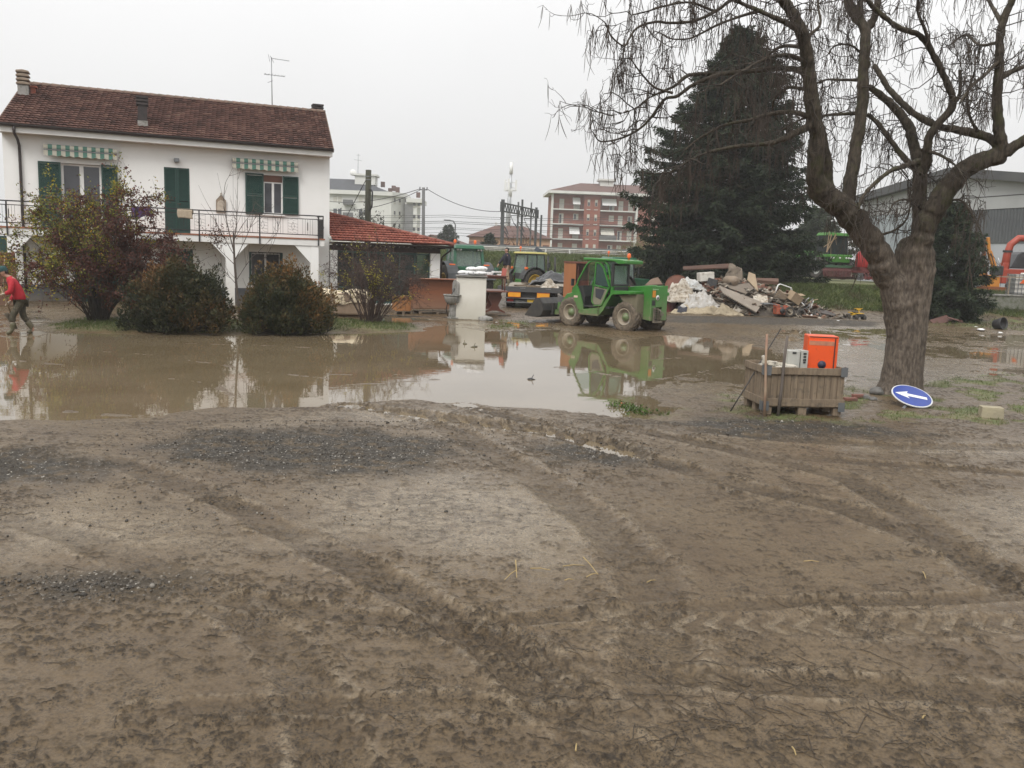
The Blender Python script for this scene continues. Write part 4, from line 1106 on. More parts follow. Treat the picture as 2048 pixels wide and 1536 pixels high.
sack(PL(.10, .62, z0), PRZ + .1, 'white sack at the back of the pile on the masonry pillar', (.30, .2, .10), seed=3)
sack(PL(-.28, .55, z0), PRZ + .5, 'white sack far left behind the slate on the masonry pillar', seed=9)
sack(PL(.0, .36, z0 + .148), PRZ - .1, 'white sack top left of the pile on the masonry pillar', (.22, .16, .08), seed=5)
sack(PL(.36, .36, z0 + .15), PRZ + .35, 'puffy white sack top right of the pile on the masonry pillar', (.22, .17, .095), seed=6)
m = MB(); m.box((0, 0, .012), (.32, .22, .024)); o = m.build('flat_slate', M['sack_print'], bevel=.004); place(o, PL(-.30, .12, z0), .2); tag(o, 'thin grey slate lying at the left edge of the pillar cap', 'slate')

# carved trestle table standing on a pallet, a second table top across it
TB = G(990, 634)
pallet('wooden_pallet', 'broken pallet under the carved trestle table beside the pillar', (TB.x, TB.y + .2, 0), R(8), 1.15, .9)
def trestle():
    t = thing('trestle_table', 'dark red wooden trestle table with lyre shaped carved legs', 'table', (TB.x - .02, TB.y + .15, .137), R(10))
    m = MB()
    def leg(y):
        L_ = [(-.10, .10), (-.36, .02), (-.40, .0), (-.40, .07), (-.20, .17), (-.13, .32), (-.22, .50), (-.27, .62), (-.22, .76), (-.30, .84), (.30, .84), (.22, .76), (.27, .62), (.22, .50), (.13, .32), (.20, .17), (.40, .07), (.40, 0), (.36, .02), (.10, .10)]
        m.prism(L_, y, y + .06)
    leg(0); m.build('carved_leg', M['wood_dark_red'], t)
    m = MB(); leg(1.1); m.build('carved_leg', M['wood_dark_red'], t)
    m = MB(); m.box((0, .58, .86), (.95, 1.9, .05)); m.box((0, .58, .32), (.06, 1.1, .1)); m.build('top', M['wood_dark_red'], t, bevel=.006)
    return t
M['wood_dark_red'] = pmat('dark red wood', (.15, .050, .030), (.105, .036, .022), 4, .45, dirt=(.2, .16, .12), dirt_amt=.1)
trestle()
def small_table(loc, rz):
    t = thing('side_table', 'small dark red table stacked on top of the carved trestle table', 'table', loc, rz)
    m = MB(); m.box((0, .4, .56), (1.0, .8, .04)); m.box((0, .4, .50), (.86, .66, .08)); m.build('top', M['wood_dark_red'], t)
    for x in (-.40, .40):
        for y in (.08, .72): m = MB(); m.tube([(x, y, .0), (x, y, .2), (x, y, .28), (x, y, .5)], [.022, .032, .02, .03], 8); m.build('leg', M['wood_dark_red'], t)
    return t
small_table((TB.x - .04, TB.y + .15, 1.022), R(10))
m = MB()
for k in range(7):
    rg = random.Random(k); m.box((rg.uniform(-.35, .3), rg.uniform(.1, .6), .03 + .05 * (k % 3)), (rg.uniform(.1, .3), rg.uniform(.08, .2), .06), (0, 0, rg.uniform(-1, 1)))
o = m.build('household_clutter', M['sack']); place(o, (TB.x - .02, TB.y + .25, 1.604), R(10)); tag(o, 'pale packets and papers heaped on the small stacked table', 'packets')
m = MB(); m.prism([(-.1, 0), (.08, 0), (.12, .26), (-.06, .30)], 0, .03); o = m.build('red_kettle', pmat('faded red tin', (.45, .12, .09), (.35, .1, .08), 9, .6), bevel=.008); place(o, (TB.x + .28, TB.y + .35, 1.605), 0); tag(o, 'small red tin standing on the stacked table near the man', 'tin')

# ================================================================== WHEELS AND MACHINES
M['rubber'] = pmat('tyre rubber', (.022, .021, .020), (.034, .031, .028), 8, .85, dirt=(.135, .105, .072), dirt_amt=.35)
M['rubber_mud'] = pmat('mud caked tyre', (.12, .093, .064), (.055, .046, .036), 5, .9, bump=.6, bscale=25, dirt=(.165, .13, .09), dirt_amt=.5)
M['rim_yellow'] = pmat('yellow rim', (.52, .33, .02), (.40, .25, .02), 6, .5, dirt=(.17, .13, .085), dirt_amt=.3)
M['rim_grey'] = pmat('pale rim', (.42, .42, .41), (.32, .32, .30), 6, .5, dirt=(.17, .135, .09), dirt_amt=.3)
M['rim_mud'] = pmat('mud coated rim', (.30, .25, .18), (.24, .20, .15), 5, .75, dirt=(.33, .34, .33), dirt_amt=.25)
M['orange_lamp'] = pmat('orange lamp', (.75, .14, .02), (.65, .11, .02), 6, .3)
M['black_plastic'] = pmat('black plastic', (.018, .018, .019), (.03, .03, .03), 6, .6, dirt=(.12, .095, .065), dirt_amt=.1)
M['cab_glass'] = clearglass('cab glass', (.74, .90, .84), .62, base_gain=.42)  # pale teal base colour stands in for sky reflected in the panes
def wheel(parent, c, r, w, rimr, rimmat, tyremat, lugs=20, side=1, hubmat=None, steer=0.0):
    """axis along local Y; side=+1: outer face towards +y"""
    rm = MB(); rm.smooth = True; s = side
    rm.lathe([(rimr, -w * .45), (rimr * .98, w * .40), (rimr * 1.02, w * .44), (rimr * .90, w * .43), (rimr * .82, w * .20), (rimr * .55, w * .10), (rimr * .50, w * .18), (rimr * .30, w * .20), (rimr * .28, w * .32), (0, w * .33)], (0, 0, 0), 'Y', 28)
    for v in rm.v: v[:, 1] *= s
    for k in range(8):
        a = k * PI / 4; rm.cyl((rimr * .42 * math.cos(a), s * w * .17, rimr * .42 * math.sin(a)), (rimr * .42 * math.cos(a), s * w * .24, rimr * .42 * math.sin(a)), .018, seg=6)
    wo = rm.build('wheel', rimmat, parent, loc=c); wo.rotation_euler = (0, random.uniform(0, 1), steer)
    ty = MB(); ty.smooth = True
    d = r - rimr
    prof = [(rimr * .99, -w * .42), (rimr + d * .25, -w * .50), (rimr + d * .65, -w * .50), (r - d * .16, -w * .44), (r - .055 * r, -w * .28), (r - .05 * r, 0), (r - .055 * r, w * .28), (r - d * .16, w * .44), (rimr + d * .65, w * .50), (rimr + d * .25, w * .50), (rimr * .99, w * .42)]
    ty.lathe(prof, (0, 0, 0), 'Y', 40); ty.smooth = False
    for k in range(lugs):
        for sg in (-1, 1):
            a = 2 * PI * (k + (.5 if sg > 0 else 0)) / lugs; n = 4; pv = None
            pts = []
            for i in range(n + 1):
                t = i / n; aa = a + sg * 0 + t * .34 * (20 / lugs); yy = sg * w * (.02 + .46 * t); rr_ = r * (1 - .012 * t) - d * .20 * max(0, t - .75) / .25
                pts.append((Vector((rr_ * math.cos(aa), yy, rr_ * math.sin(aa))), aa))
            th = .042 * r * (20 / lugs)
            vs = []
            for P, aa in pts:
                tg = Vector((-math.sin(aa), 0, math.cos(aa))); rd = Vector((math.cos(aa), 0, math.sin(aa)))
                vs += [P - tg * th, P + tg * th, P + tg * th * 1.4 - rd * .075 * r, P - tg * th * 1.4 - rd * .075 * r]
            fs = []
            for i in range(n):
                for q in range(4): fs.append((i * 4 + q, i * 4 + (q + 1) % 4, i * 4 + 4 + (q + 1) % 4, i * 4 + 4 + q))
            fs += [(3, 2, 1, 0), (n * 4, n * 4 + 1, n * 4 + 2, n * 4 + 3)]
            ty.add(vs, fs)
    ty.build('tyre', tyremat, wo)
    if hubmat:
        hb_ = MB(); hb_.smooth = True; hb_.lathe([(rimr * .50, w * .19), (rimr * .46, w * .30), (rimr * .26, w * .33), (rimr * .18, w * .40), (0, w * .41)], (0, 0, 0), 'Y', 16)
        for v in hb_.v: v[:, 1] *= s
        hb_.build('hub', hubmat, wo)
    return wo

GREEN = pmat('bright green paint', (.038, .20, .026), (.030, .16, .022), 3, .38, dirt=(.20, .165, .11), dirt_amt=.24, dirt_h=(.2, 1.35), coat=.3)
GREEN_D = pmat('deep green paint', (.012, .105, .048), (.010, .085, .040), 3, .35, dirt=(.16, .13, .09), dirt_amt=.1, dirt_h=(.3, 1.6), coat=.3)
GREEN_L = pmat('leaf green paint', (.055, .20, .035), (.045, .17, .03), 3, .4)
ROOF_Y = pmat('faded yellow paint', (.46, .40, .12), (.36, .32, .11), 3, .55)

def curved_frame(mb, pts, w_, h_, y):
    P = [Vector((a, y, b)) for a, b in pts]
    for a, b in zip(P[:-1], P[1:]): mb.bar(a, b, w_, h_, up=(0, 1, 0))

def telehandler():
    t = thing('telehandler', 'bright green telehandler with muddy tyres and front bucket at the puddle', 'telehandler', (4.257, 29.625, 0.0), R(134.3))
    WB_, tr = 2.45, .68
    for x, s, st in ((0, 1, 0), (0, -1, 0), (WB_, 1, .06), (WB_, -1, .06)):
        wheel(t, (x, s * tr, .50), .53, .40, .285, M['rim_mud'], M['rubber_mud'], 16, s, GREEN, st)
    ax = MB()
    for x in (0, WB_): ax.cyl((x, -.6, .5), (x, .6, .5), .09, seg=10); ax.box((x, 0, .5), (.3, .3, .28))
    ax.span((-.55, -.28, .42), (3.0, .28, .80)); ax.build('chassis', M['black_plastic'], t)
    # lower body: step, sill and the wheel-arch skirts on the left
    b = MB()
    b.prism([(1.98, .50), (1.02, .50), (.86, .66), (.50, 1.22), (-.45, 1.30), (-.45, 1.38), (.48, 1.36), (1.0, .76), (1.95, .62)], .30, .93)
    b.prism([(1.74, .60), (1.80, .52), (2.12, 1.16), (2.32, 1.20), (2.32, 1.28), (2.08, 1.26)], .40, .93)
    b.build('wheel_arch', GREEN, t, bevel=.01)
    b = MB(); b.span((1.05, .62, .46), (1.90, .95, .52)); b.span((1.02, .70, .52), (1.10, .93, .82)); b.span((1.2, .3, .52), (1.9, .60, .74)); b.build('step', pmat('muddy green step', (.10, .14, .05), (.17, .14, .095), 5, .8), t)
    # right side: engine cover and arches
    b = MB(); b.prism([(1.9, .55), (.75, .55), (.55, 1.25), (.75, 1.32), (1.75, 1.32)], -.93, -.45); b.prism([(-.5, 1.22), (.58, 1.22), (.58, 1.34), (-.5, 1.34)], -.93, -.50); b.prism([(1.95, 1.10), (2.6, 1.16), (2.6, 1.24), (1.9, 1.26)], -.93, -.45); b.build('engine_cover', GREEN, t, bevel=.02)
    b = MB(); b.prism([(-.48, .46), (.30, 1.20), (-.48, 1.28)], .30, .80); b.build('inner_arch', pmat('mud sprayed panel', (.16, .14, .09), (.12, .11, .07), 5, .85), t)
    # rear tower that carries the boom
    b = MB(); b.prism([(-.78, .42), (-.42, .46), (-.30, 1.28), (-.42, 1.56), (-.78, 1.58)], -.44, -.16); b.prism([(-.78, .42), (-.42, .46), (-.30, 1.28), (-.42, 1.56), (-.78, 1.58)], .20, .45); b.span((-.785, -.16, .86), (-.62, .20, 1.56)); b.build('rear_tower', GREEN, t, bevel=.012)
    b = MB(); b.span((-.80, .245, 1.20), (-.787, .40, 1.42)); rt_ = [o for o in t.children if o.name.startswith('rear_tower')][0]; b.build('warning_plate', pmat('orange plate', (.62, .25, .02), (.5, .2, .02), 9, .6), rt_)
    b = MB(); b.cyl((-.787, .12, 1.18), (-.80, .12, 1.18), .085, seg=20); b.build('speed_disc', M['white_frame'], rt_); b = MB(); b.cyl((-.801, .12, 1.18), (-.806, .12, 1.18), .05, seg=16); b.build('disc_figure', M['steel'], rt_)
    b = MB(); b.span((-.80, .24, .93), (-.787, .40, 1.10)); b.build('slot', M['black_plastic'], rt_)
    b = MB(); b.span((-.80, .10, 1.44), (-.787, .36, 1.475)); b.span((-.80, .37, 1.43), (-.788, .41, 1.485)); b.build('maker_strip', pmat('pale green lettering', (.25, .45, .22), (.2, .38, .18), 30, .6), rt_)
    b = MB()
    b.span((-.90, -.06, .36), (-.80, .36, .41)); b.bar((-.84, .0, .40), (-.84, .0, .80), .045); b.bar((-.84, .12, .40), (-.84, .12, .84), .035)
    for k in range(6): b.box((-.86, .29, .44 + k * .075), (.05, .12, .02))
    b.span((-.84, .24, .40), (-.80, .34, .86)); b.tube([(-.8, .05, .8), (-.92, -.02, .7), (-.9, .02, .5), (-.8, .1, .45)], .018, 6); b.tube([(-.8, .12, .84), (-.9, .06, .74), (-.94, .1, .6)], .016, 6); b.box((-.86, -.04, .62), (.1, .16, .06)); b.build('tow_hitch', pmat('muddy steel', (.10, .09, .07), (.16, .135, .1), 6, .7), t)
    # boom
    b = MB(); b.bar((-.60, 0.02, 1.42), (2.55, 0.02, 1.10), .30, .34); b.build('boom', GREEN, t, bevel=.02)
    b = MB(); b.bar((2.40, 0.02, 1.12), (3.05, 0.02, 1.02), .24, .26); b.prism([(2.95, 1.16), (3.25, 1.10), (3.62, .62), (3.58, .34), (3.38, .34), (3.25, .70), (2.95, .9)], -.12, .16); b.build('boom_head', GREEN, [o for o in t.children if o.name.startswith('boom')][0], bevel=.02)
    b = MB(); b.cyl((2.2, .02, .8), (3.4, .02, .62), .05, seg=10); b.cyl((-.55, -.3, 1.47), (.7, -.3, 1.45), .045, seg=10); b.build('hydraulic_ram', M['steel'], t)
    # bucket, floor near the ground
    b = MB(); n = 10
    pr = [(4.55, .24), (3.95, .22), (3.72, .30), (3.62, .48), (3.66, .72), (3.82, .92)]
    for y in (-1.0, .96): b.prism(pr + [(4.02, .90)], y, y + .03)
    for (x0, z0_), (x1, z1_) in zip(pr[:-1], pr[1:]): b.bar(((x0 + x1) / 2, -.97, (z0_ + z1_) / 2), ((x0 + x1) / 2, .96, (z0_ + z1_) / 2), math.hypot(x1 - x0, z1_ - z0_) + .02, .022, up=Vector((z1_ - z0_, 0, -(x1 - x0))))
    for y in (-.5, .5): b.prism([(3.55, .32), (3.68, .32), (3.66, .75), (3.52, .75)], y - .04, y + .04)
    b.build('bucket', pmat('worn dark bucket', (.035, .035, .037), (.075, .068, .058), 4, .6, metal=.3), t)
    cb = MB(); cb.prism([(3.30, .34), (3.60, .32), (3.60, .50), (3.45, .52), (3.42, .78), (3.32, .78)], .30, .42); cb.prism([(3.30, .34), (3.60, .32), (3.60, .50), (3.45, .52), (3.42, .78), (3.32, .78)], -.4, -.28); cb.bar((3.4, -.4, .5), (3.4, .42, .5), .10); cb.build('bucket_carrier', GREEN, t)
    # cab
    y0, y1 = .06, .93
    c = MB()
    outer = [(1.74, .60), (2.16, 1.30), (2.05, 1.62), (1.68, 2.20), (1.52, 2.30), (1.22, 2.335), (.90, 2.31), (.74, 2.20), (.55, 1.50), (.80, .82)]
    for y in (y1 - .025, y0 + .025):
        curved_frame(c, outer[1:9], .05, .065, y)
    c.prism([(1.74, .60), (2.00, .64), (2.30, 1.22), (2.24, 1.40), (2.10, 1.52), (2.06, 1.40), (1.92, 1.18), (1.78, .80)], y1 - .06, y1 + .005)
    c.span((2.14, y0, .9), (2.20, y1 - .02, 1.42)); c.bar((2.15, y0, 1.40), (2.15, y1, 1.40), .06)
    c.span((.50, y0, 1.18), (.60, y1 - .02, 1.50))
    cf = c.build('cab_frame', GREEN, t, bevel=.008)
    c = MB(); c.prism([(1.80, 2.33), (1.80, 2.42), (.30, 2.40), (-.02, 2.37), (-.02, 2.26), (.25, 2.24), (.45, 2.33), (1.55, 2.345)], y0 - .06, y1 + .05); c.build('roof', GREEN, t, bevel=.02)
    c = MB()      # rear window frame
    xr = .50
    for a, b_ in (((xr + .03, y0 + .03, 1.50), (xr + .03, y0 + .03, 2.26)), ((xr + .03, y1 - .03, 1.50), (xr + .03, y1 - .03, 2.26))): c.bar(a, b_, .085)
    for z in (1.53, 2.22): c.bar((xr + .03, y0, z), (xr + .03, y1, z), .07)
    c.span((.42, y0, 1.16), (.495, y1 - .1, 1.48)); c.build('rear_frame', M['black_plastic'], t, bevel=.01)
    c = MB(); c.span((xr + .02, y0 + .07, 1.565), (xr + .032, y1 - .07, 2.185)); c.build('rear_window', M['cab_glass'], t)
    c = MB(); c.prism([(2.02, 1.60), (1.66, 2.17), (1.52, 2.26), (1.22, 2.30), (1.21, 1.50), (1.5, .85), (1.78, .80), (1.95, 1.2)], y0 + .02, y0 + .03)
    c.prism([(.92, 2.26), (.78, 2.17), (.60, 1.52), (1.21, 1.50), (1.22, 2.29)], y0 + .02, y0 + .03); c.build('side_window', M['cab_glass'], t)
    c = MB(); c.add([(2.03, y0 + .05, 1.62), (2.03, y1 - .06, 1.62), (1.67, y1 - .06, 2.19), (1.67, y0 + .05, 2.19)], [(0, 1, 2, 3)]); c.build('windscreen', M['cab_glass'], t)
    # door: the upper window is latched, the lower half muddy
    yd = y1 + .012
    c = MB(); curved_frame(c, [(1.24, 2.27), (1.27, 1.52)], .045, .045, yd); curved_frame(c, [(1.24, 2.27), (1.08, 2.25), (.90, 2.10), (.60, 1.46)], .045, .055, yd); curved_frame(c, [(1.27, 1.50), (.62, 1.42)], .04, .04, yd); curved_frame(c, [(1.30, 1.50), (1.36, .98), (1.27, .84)], .04, .06, yd); curved_frame(c, [(.62, 1.44), (.92, .84), (1.27, .80)], .04, .05, yd)
    do = c.build('door', GREEN, t)
    c = MB(); c.prism([(1.22, 2.24), (1.10, 2.22), (.92, 2.08), (.66, 1.47), (1.24, 1.53)], yd - .008, yd + .004); c.build('door_window', clearglass('tinted door glass', (.30, .48, .44), .5, base_gain=.25), do)
    c = MB(); c.prism([(1.30, 1.45), (.66, 1.38), (.94, .86), (1.26, .84), (1.34, .99)], yd - .012, yd + .0); c.build('door_panel', pmat('mud streaked door', (.11, .13, .075), (.23, .205, .15), 3, .7), do)
    c = MB(); c.prism([(1.22, 1.40), (.80, 1.36), (.97, 1.02), (1.20, 1.10)], yd + .002, yd + .008); c.build('lower_pane', M['glass'], do)
    c = MB(); c.bar((1.15, yd + .03, 1.57), (1.10, yd + .03, 1.57), .03); c.build('handle', M['black_plastic'], do)
    # inside: seat, wheel, dash, beacon, mirrors
    c = MB(); c.box((.95, .5, 1.08), (.5, .5, .16)); c.box((.70, .5, 1.38), (.14, .46, .6), (0, R(-8), 0)); c.build('seat', M['black_plastic'], t, bevel=.04)
    c = MB(); c.prism([(2.1, .8), (2.12, 1.42), (1.9, 1.46), (1.75, 1.1), (1.8, .7)], .2, .85); c.tube([(1.45 + .17 * math.cos(a) * .4, .5 + .19 * math.sin(a), 1.46 + .17 * math.cos(a) * .8) for a in np.linspace(0, 2 * PI, 17)], .016, 6); c.cyl((1.75, .5, 1.2), (1.46, .5, 1.46), .025, seg=8); c.span((.6, .1, .74), (2.0, .9, .80)); c.build('dashboard', M['black_plastic'], t)
    c = MB(); c.cyl((.32, .35, 2.39), (.32, .35, 2.46), .03, seg=10); c.smooth = True; c.lathe([(.065, 2.46), (.065, 2.56), (.045, 2.60), (0, 2.61)], (.32, .35, 0), 'Z', 14); c.build('beacon', M['orange_lamp'], t)
    c = MB(); c.box((.02, .10, 2.30), (.04, .14, .07)); c.box((.02, .82, 2.30), (.04, .14, .07)); c.build('work_lamp', M['white_frame'], t)
    c = MB(); c.bar((2.05, .95, 1.66), (2.12, 1.10, 1.62), .02); c.box((2.12, 1.12, 1.56), (.05, .12, .24)); c.build('mirror', M['black_plastic'], t)
    c = MB(); c.span((2.02, .936, 1.03), (2.20, .942, 1.10)); c.build('badge', pmat('pale red badge', (.6, .35, .25), (.55, .5, .45), 40, .6), t)
    c = MB(); c.cyl((2.33, .80, 1.32), (2.36, .80, 1.32), .06, seg=12); c.box((2.30, .80, 1.31), (.05, .18, .15)); c.build('headlight', M['black_plastic'], t)
    return t
TELE = telehandler()
TM = Matrix.Translation((4.257, 29.625, 0)) @ Matrix.Rotation(R(134.3), 4, 'Z')
# its driver, seated
JD = dict(pelvis=(.88, .5, 1.22), waist=(.86, .5, 1.34), chest=(.90, .5, 1.56), neck=(.95, .5, 1.70), head=(1.01, .5, 1.84), face=(1, .1, -.1), hem=(.88, .5, 1.22), shl=(.93, .68, 1.64), shr=(.93, .32, 1.64), ell=(1.10, .72, 1.42), elr=(1.12, .28, 1.42), hal=(1.34, .60, 1.44), har=(1.34, .40, 1.44),
    hil=(.95, .59, 1.20), hir=(.95, .41, 1.20), knl=(1.36, .62, 1.24), knr=(1.36, .38, 1.24), anl=(1.56, .62, .90), anr=(1.56, .38, .90), toel=(.12, 0, -.02), toer=(.12, 0, -.02))
M['green_overall'] = pmat('green overalls', (.022, .085, .040), (.018, .07, .035), 7, .8)
dv = person('person', 'driver in green overalls and green cap seated in the telehandler cab', (4.257, 29.625, 0), R(134.3), JD, M['green_overall'], pmat('grey trousers', (.10, .10, .11), (.08, .08, .09), 7, .8), M['black_plastic'], pmat('green cap', (.012, .10, .06), (.01, .08, .05), 7, .8))

def tractor(label, loc, rz, body, roofm, rim, s=1.0, new=True, group='green tractors parked along the bank'):
    t = thing('tractor', label, 'tractor', loc, rz, group)
    t.scale = (s, s, s)
    Rr, Rf = (.95 if new else .84), .62; lz = Rr - .84
    for sd_ in (1, -1):
        wheel(t, (0, sd_ * .93, Rr), Rr, .50, .50, rim, M['rubber'], 18, sd_)
        wheel(t, (2.55, sd_ * .85, Rf), Rf, .40, .36, rim, M['rubber'], 18, sd_)
    b = MB(); b.box((1.2, 0, .80), (2.9, .5, .42)); b.box((-.2, 0, .75), (.7, .7, .55)); b.cyl((0, -.9, Rr), (0, .9, Rr), .12, seg=10); b.cyl((2.55, -.8, Rf), (2.55, .8, Rf), .08, seg=10)
    b.bar((-.5, -.35, .55), (-.95, -.42, .5), .06); b.bar((-.5, .35, .55), (-.95, .42, .5), .06); b.bar((-.5, 0, .95), (-.8, 0, .9), .06); b.box((-.75, 0, .45), (.3, .2, .1)); b.build('chassis', M['black_plastic'] if new else body, t)
    b = MB()
    if new: b.prism([(1.02, 1.0), (3.15, .92), (3.25, 1.25), (3.0, 1.42), (1.02, 1.62)], -.40, .40)
    else: b.prism([(1.02, 1.0), (3.05, .95), (3.1, 1.42), (1.02, 1.56)], -.38, .38)
    b.build('bonnet', body, t, bevel=.06)
    b = MB(); b.span((3.1, -.3, .95), (3.22, .3, 1.2)); b.build('grille', M['black_plastic'], t)
    b = MB(); b.cyl((1.6, .43, 1.3), (1.6, .43, 2.3), .05, seg=10); b.build('exhaust', M['black_plastic'], t)
    # cab: pillars, sill, roof, panes
    z0_, z1_ = (1.74 if new else 1.35), 2.62; xr, xf = -.42, 1.02; yb, yt = .74, .68
    f = MB()
    pil = body if new else M['black_plastic']
    for sd_ in (1, -1):
        f.bar((xr - .05, sd_ * yb, z0_), (xr + .10, sd_ * yt, z1_), .13 if new else .07); f.bar((xf, sd_ * (yb - .04), z0_ - .3), (xf - .12, sd_ * yt, z1_), .07); f.bar((.35, sd_ * yb, z0_ - .3), (.35, sd_ * yt, z1_), .06)
        f.bar((xr, sd_ * yb, z0_), (xf, sd_ * yb, z0_ - .28), .07); f.bar((xr + .05, sd_ * yt, z1_ - .02), (xf - .1, sd_ * yt, z1_ - .02), .07)
    f.bar((xr - .03, -yb, z0_), (xr - .03, yb, z0_), .10); f.bar((xr + .09, -yt, z1_ - .03), (xr + .09, yt, z1_ - .03), .09); f.bar((xf, -yb, z0_ - .28), (xf, yb, z0_ - .28), .06)
    f.span((xr - .10, -.48, .95), (xr + .02, .48, z0_)); f.build('cab_frame', pil, t, bevel=.01)
    r_ = MB()
    if new: r_.box((.30, 0, 2.73), (1.75, 1.62, .20), taper=(.90, .88))
    else: r_.box((.30, 0, 2.67), (1.70, 1.52, .12), taper=(.93, .9))
    r_.build('roof', roofm, t, bevel=.05)
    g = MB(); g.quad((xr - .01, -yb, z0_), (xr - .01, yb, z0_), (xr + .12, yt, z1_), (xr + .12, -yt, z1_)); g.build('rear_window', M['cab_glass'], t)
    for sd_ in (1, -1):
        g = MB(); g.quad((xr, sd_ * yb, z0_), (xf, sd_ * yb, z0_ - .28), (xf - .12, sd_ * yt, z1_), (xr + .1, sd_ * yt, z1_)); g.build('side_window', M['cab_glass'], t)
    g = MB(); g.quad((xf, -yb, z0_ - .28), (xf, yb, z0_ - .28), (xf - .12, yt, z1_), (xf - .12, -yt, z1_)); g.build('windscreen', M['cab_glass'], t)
    i_ = MB(); i_.box((.1, 0, 1.35), (.5, .5, .18)); i_.box((-.14, 0, 1.62), (.14, .46, .52)); i_.box((.85, 0, 1.35), (.25, .7, .4)); i_.tube([(.62 + .08 * math.cos(a), .19 * math.sin(a), 1.66 + .17 * math.cos(a)) for a in np.linspace(0, 2 * PI, 15)], .018, 6); i_.span((-.35, -.66, 1.0), (1.0, .66, 1.1)); i_.build('seat', M['black_plastic'], t)
    for sd_ in (1, -1):
        fm = MB(); n = 9
        prev = None
        for k in range(n + 1):
            a = R(20) + (R(168) - R(20)) * k / n; rr_ = Rr + .10
            p = Vector((rr_ * math.cos(a), 0, Rr + rr_ * math.sin(a)))
            if prev is not None: fm.bar(prev + Vector((0, sd_ * .93, 0)), p + Vector((0, sd_ * .93, 0)), .56, .045, up=((prev + p) / 2 - Vector((0, 0, Rr))))
            prev = p
        fo = fm.build('fender', pmat('grey fender', (.055, .06, .062), (.04, .044, .046), 5, .6) if new else M['black_plastic'], t)
        fi = MB(); fi.box((-.05, sd_ * .70, 1.50 + lz), (1.0, .10, .55), taper=(.6, 1)); fi.box((-.15, sd_ * .80, 1.74 + lz), (.75, .26, .06)); fi.build('fender_skirt', body, fo, bevel=.03)
        l_ = MB(); l_.box((-.53, sd_ * .88, 1.72 + lz), (.10, .30, .14)); l_.build('tail_lamp', M['orange_lamp'], t, bevel=.02)
        l_ = MB(); l_.box((-.54, sd_ * .84, 1.58 + lz), (.06, .16, .09)); l_.build('reflector', M['rim_yellow'], t)
        if new:
            l_ = MB()
            for k in (0, .15): l_.cyl((-.50, sd_ * (.45 + k), 2.60), (-.42, sd_ * (.45 + k), 2.60), .055, seg=12)
            l_.build('work_lamp', M['white_frame'], t)
    for sd_ in ((.5, -.62), (-.1, .62)) if new else ((-.1, .55),):
        l_ = MB(); l_.cyl((sd_[0], sd_[1], 2.75), (sd_[0], sd_[1], 2.92), .02, seg=8); l_.smooth = True; l_.lathe([(.07, 2.92), (.07, 3.04), (.04, 3.08), (0, 3.085)], (sd_[0], sd_[1], 0), 'Z', 12); l_.build('beacon', M['orange_lamp'], t)
    l_ = MB(); l_.bar((xf, yb, 1.9), (xf + .05, yb + .28, 2.05), .03); l_.box((xf + .06, yb + .32, 1.95), (.05, .18, .3)); l_.bar((xf, -yb, 1.9), (xf + .05, -yb - .28, 2.05), .03); l_.box((xf + .06, -yb - .32, 1.95), (.05, .18, .3)); l_.build('mirrors', M['black_plastic'], t)
    return t
p_ = A(931, 560, 43.2); t1 = tractor('deep green tractor seen from behind with yellow rims beside the porch', (p_.x, p_.y, .0), R(112), GREEN_D, GREEN_D, M['rim_yellow'], 1.0)
# side plate with a yellow lamp by the left rear pillar
p_ = A(1050, 585, 52.0); t2 = tractor('older tractor with faded yellow cab roof behind the flatbed trailer', (p_.x, p_.y, terrain(np.array([p_.x]), np.array([p_.y]))[0] + .1), R(32), GREEN_L, ROOF_Y, M['rim_yellow'], .93, False)
p_ = A(1225, 590, 48.0); t3 = tractor('green tractor mostly hidden behind the telehandler cab', (p_.x, p_.y, 0), R(22), GREEN_D, GREEN_D, M['rim_yellow'], .92, False)
# two dark stakes on the bank
for k, (px, y1_, y2_) in enumerate(((1096, 512, 556), (1110, 514, 556))):
    a = A(px, y2_, 56.0); b = A(px + .3, y1_, 56.0); m = MB(); m.tube([(a.x, a.y, a.z - .4), (b.x, b.y, b.z)], [.07, .06], 8)
    tag(m.build('wooden_stake', M['iron']), ('dark wooden stake on the grass bank, nearer the yellow roofed tractor', 'dark wooden stake on the grass bank, nearer the upright wardrobe')[k], 'stake', 'stakes on the bank')

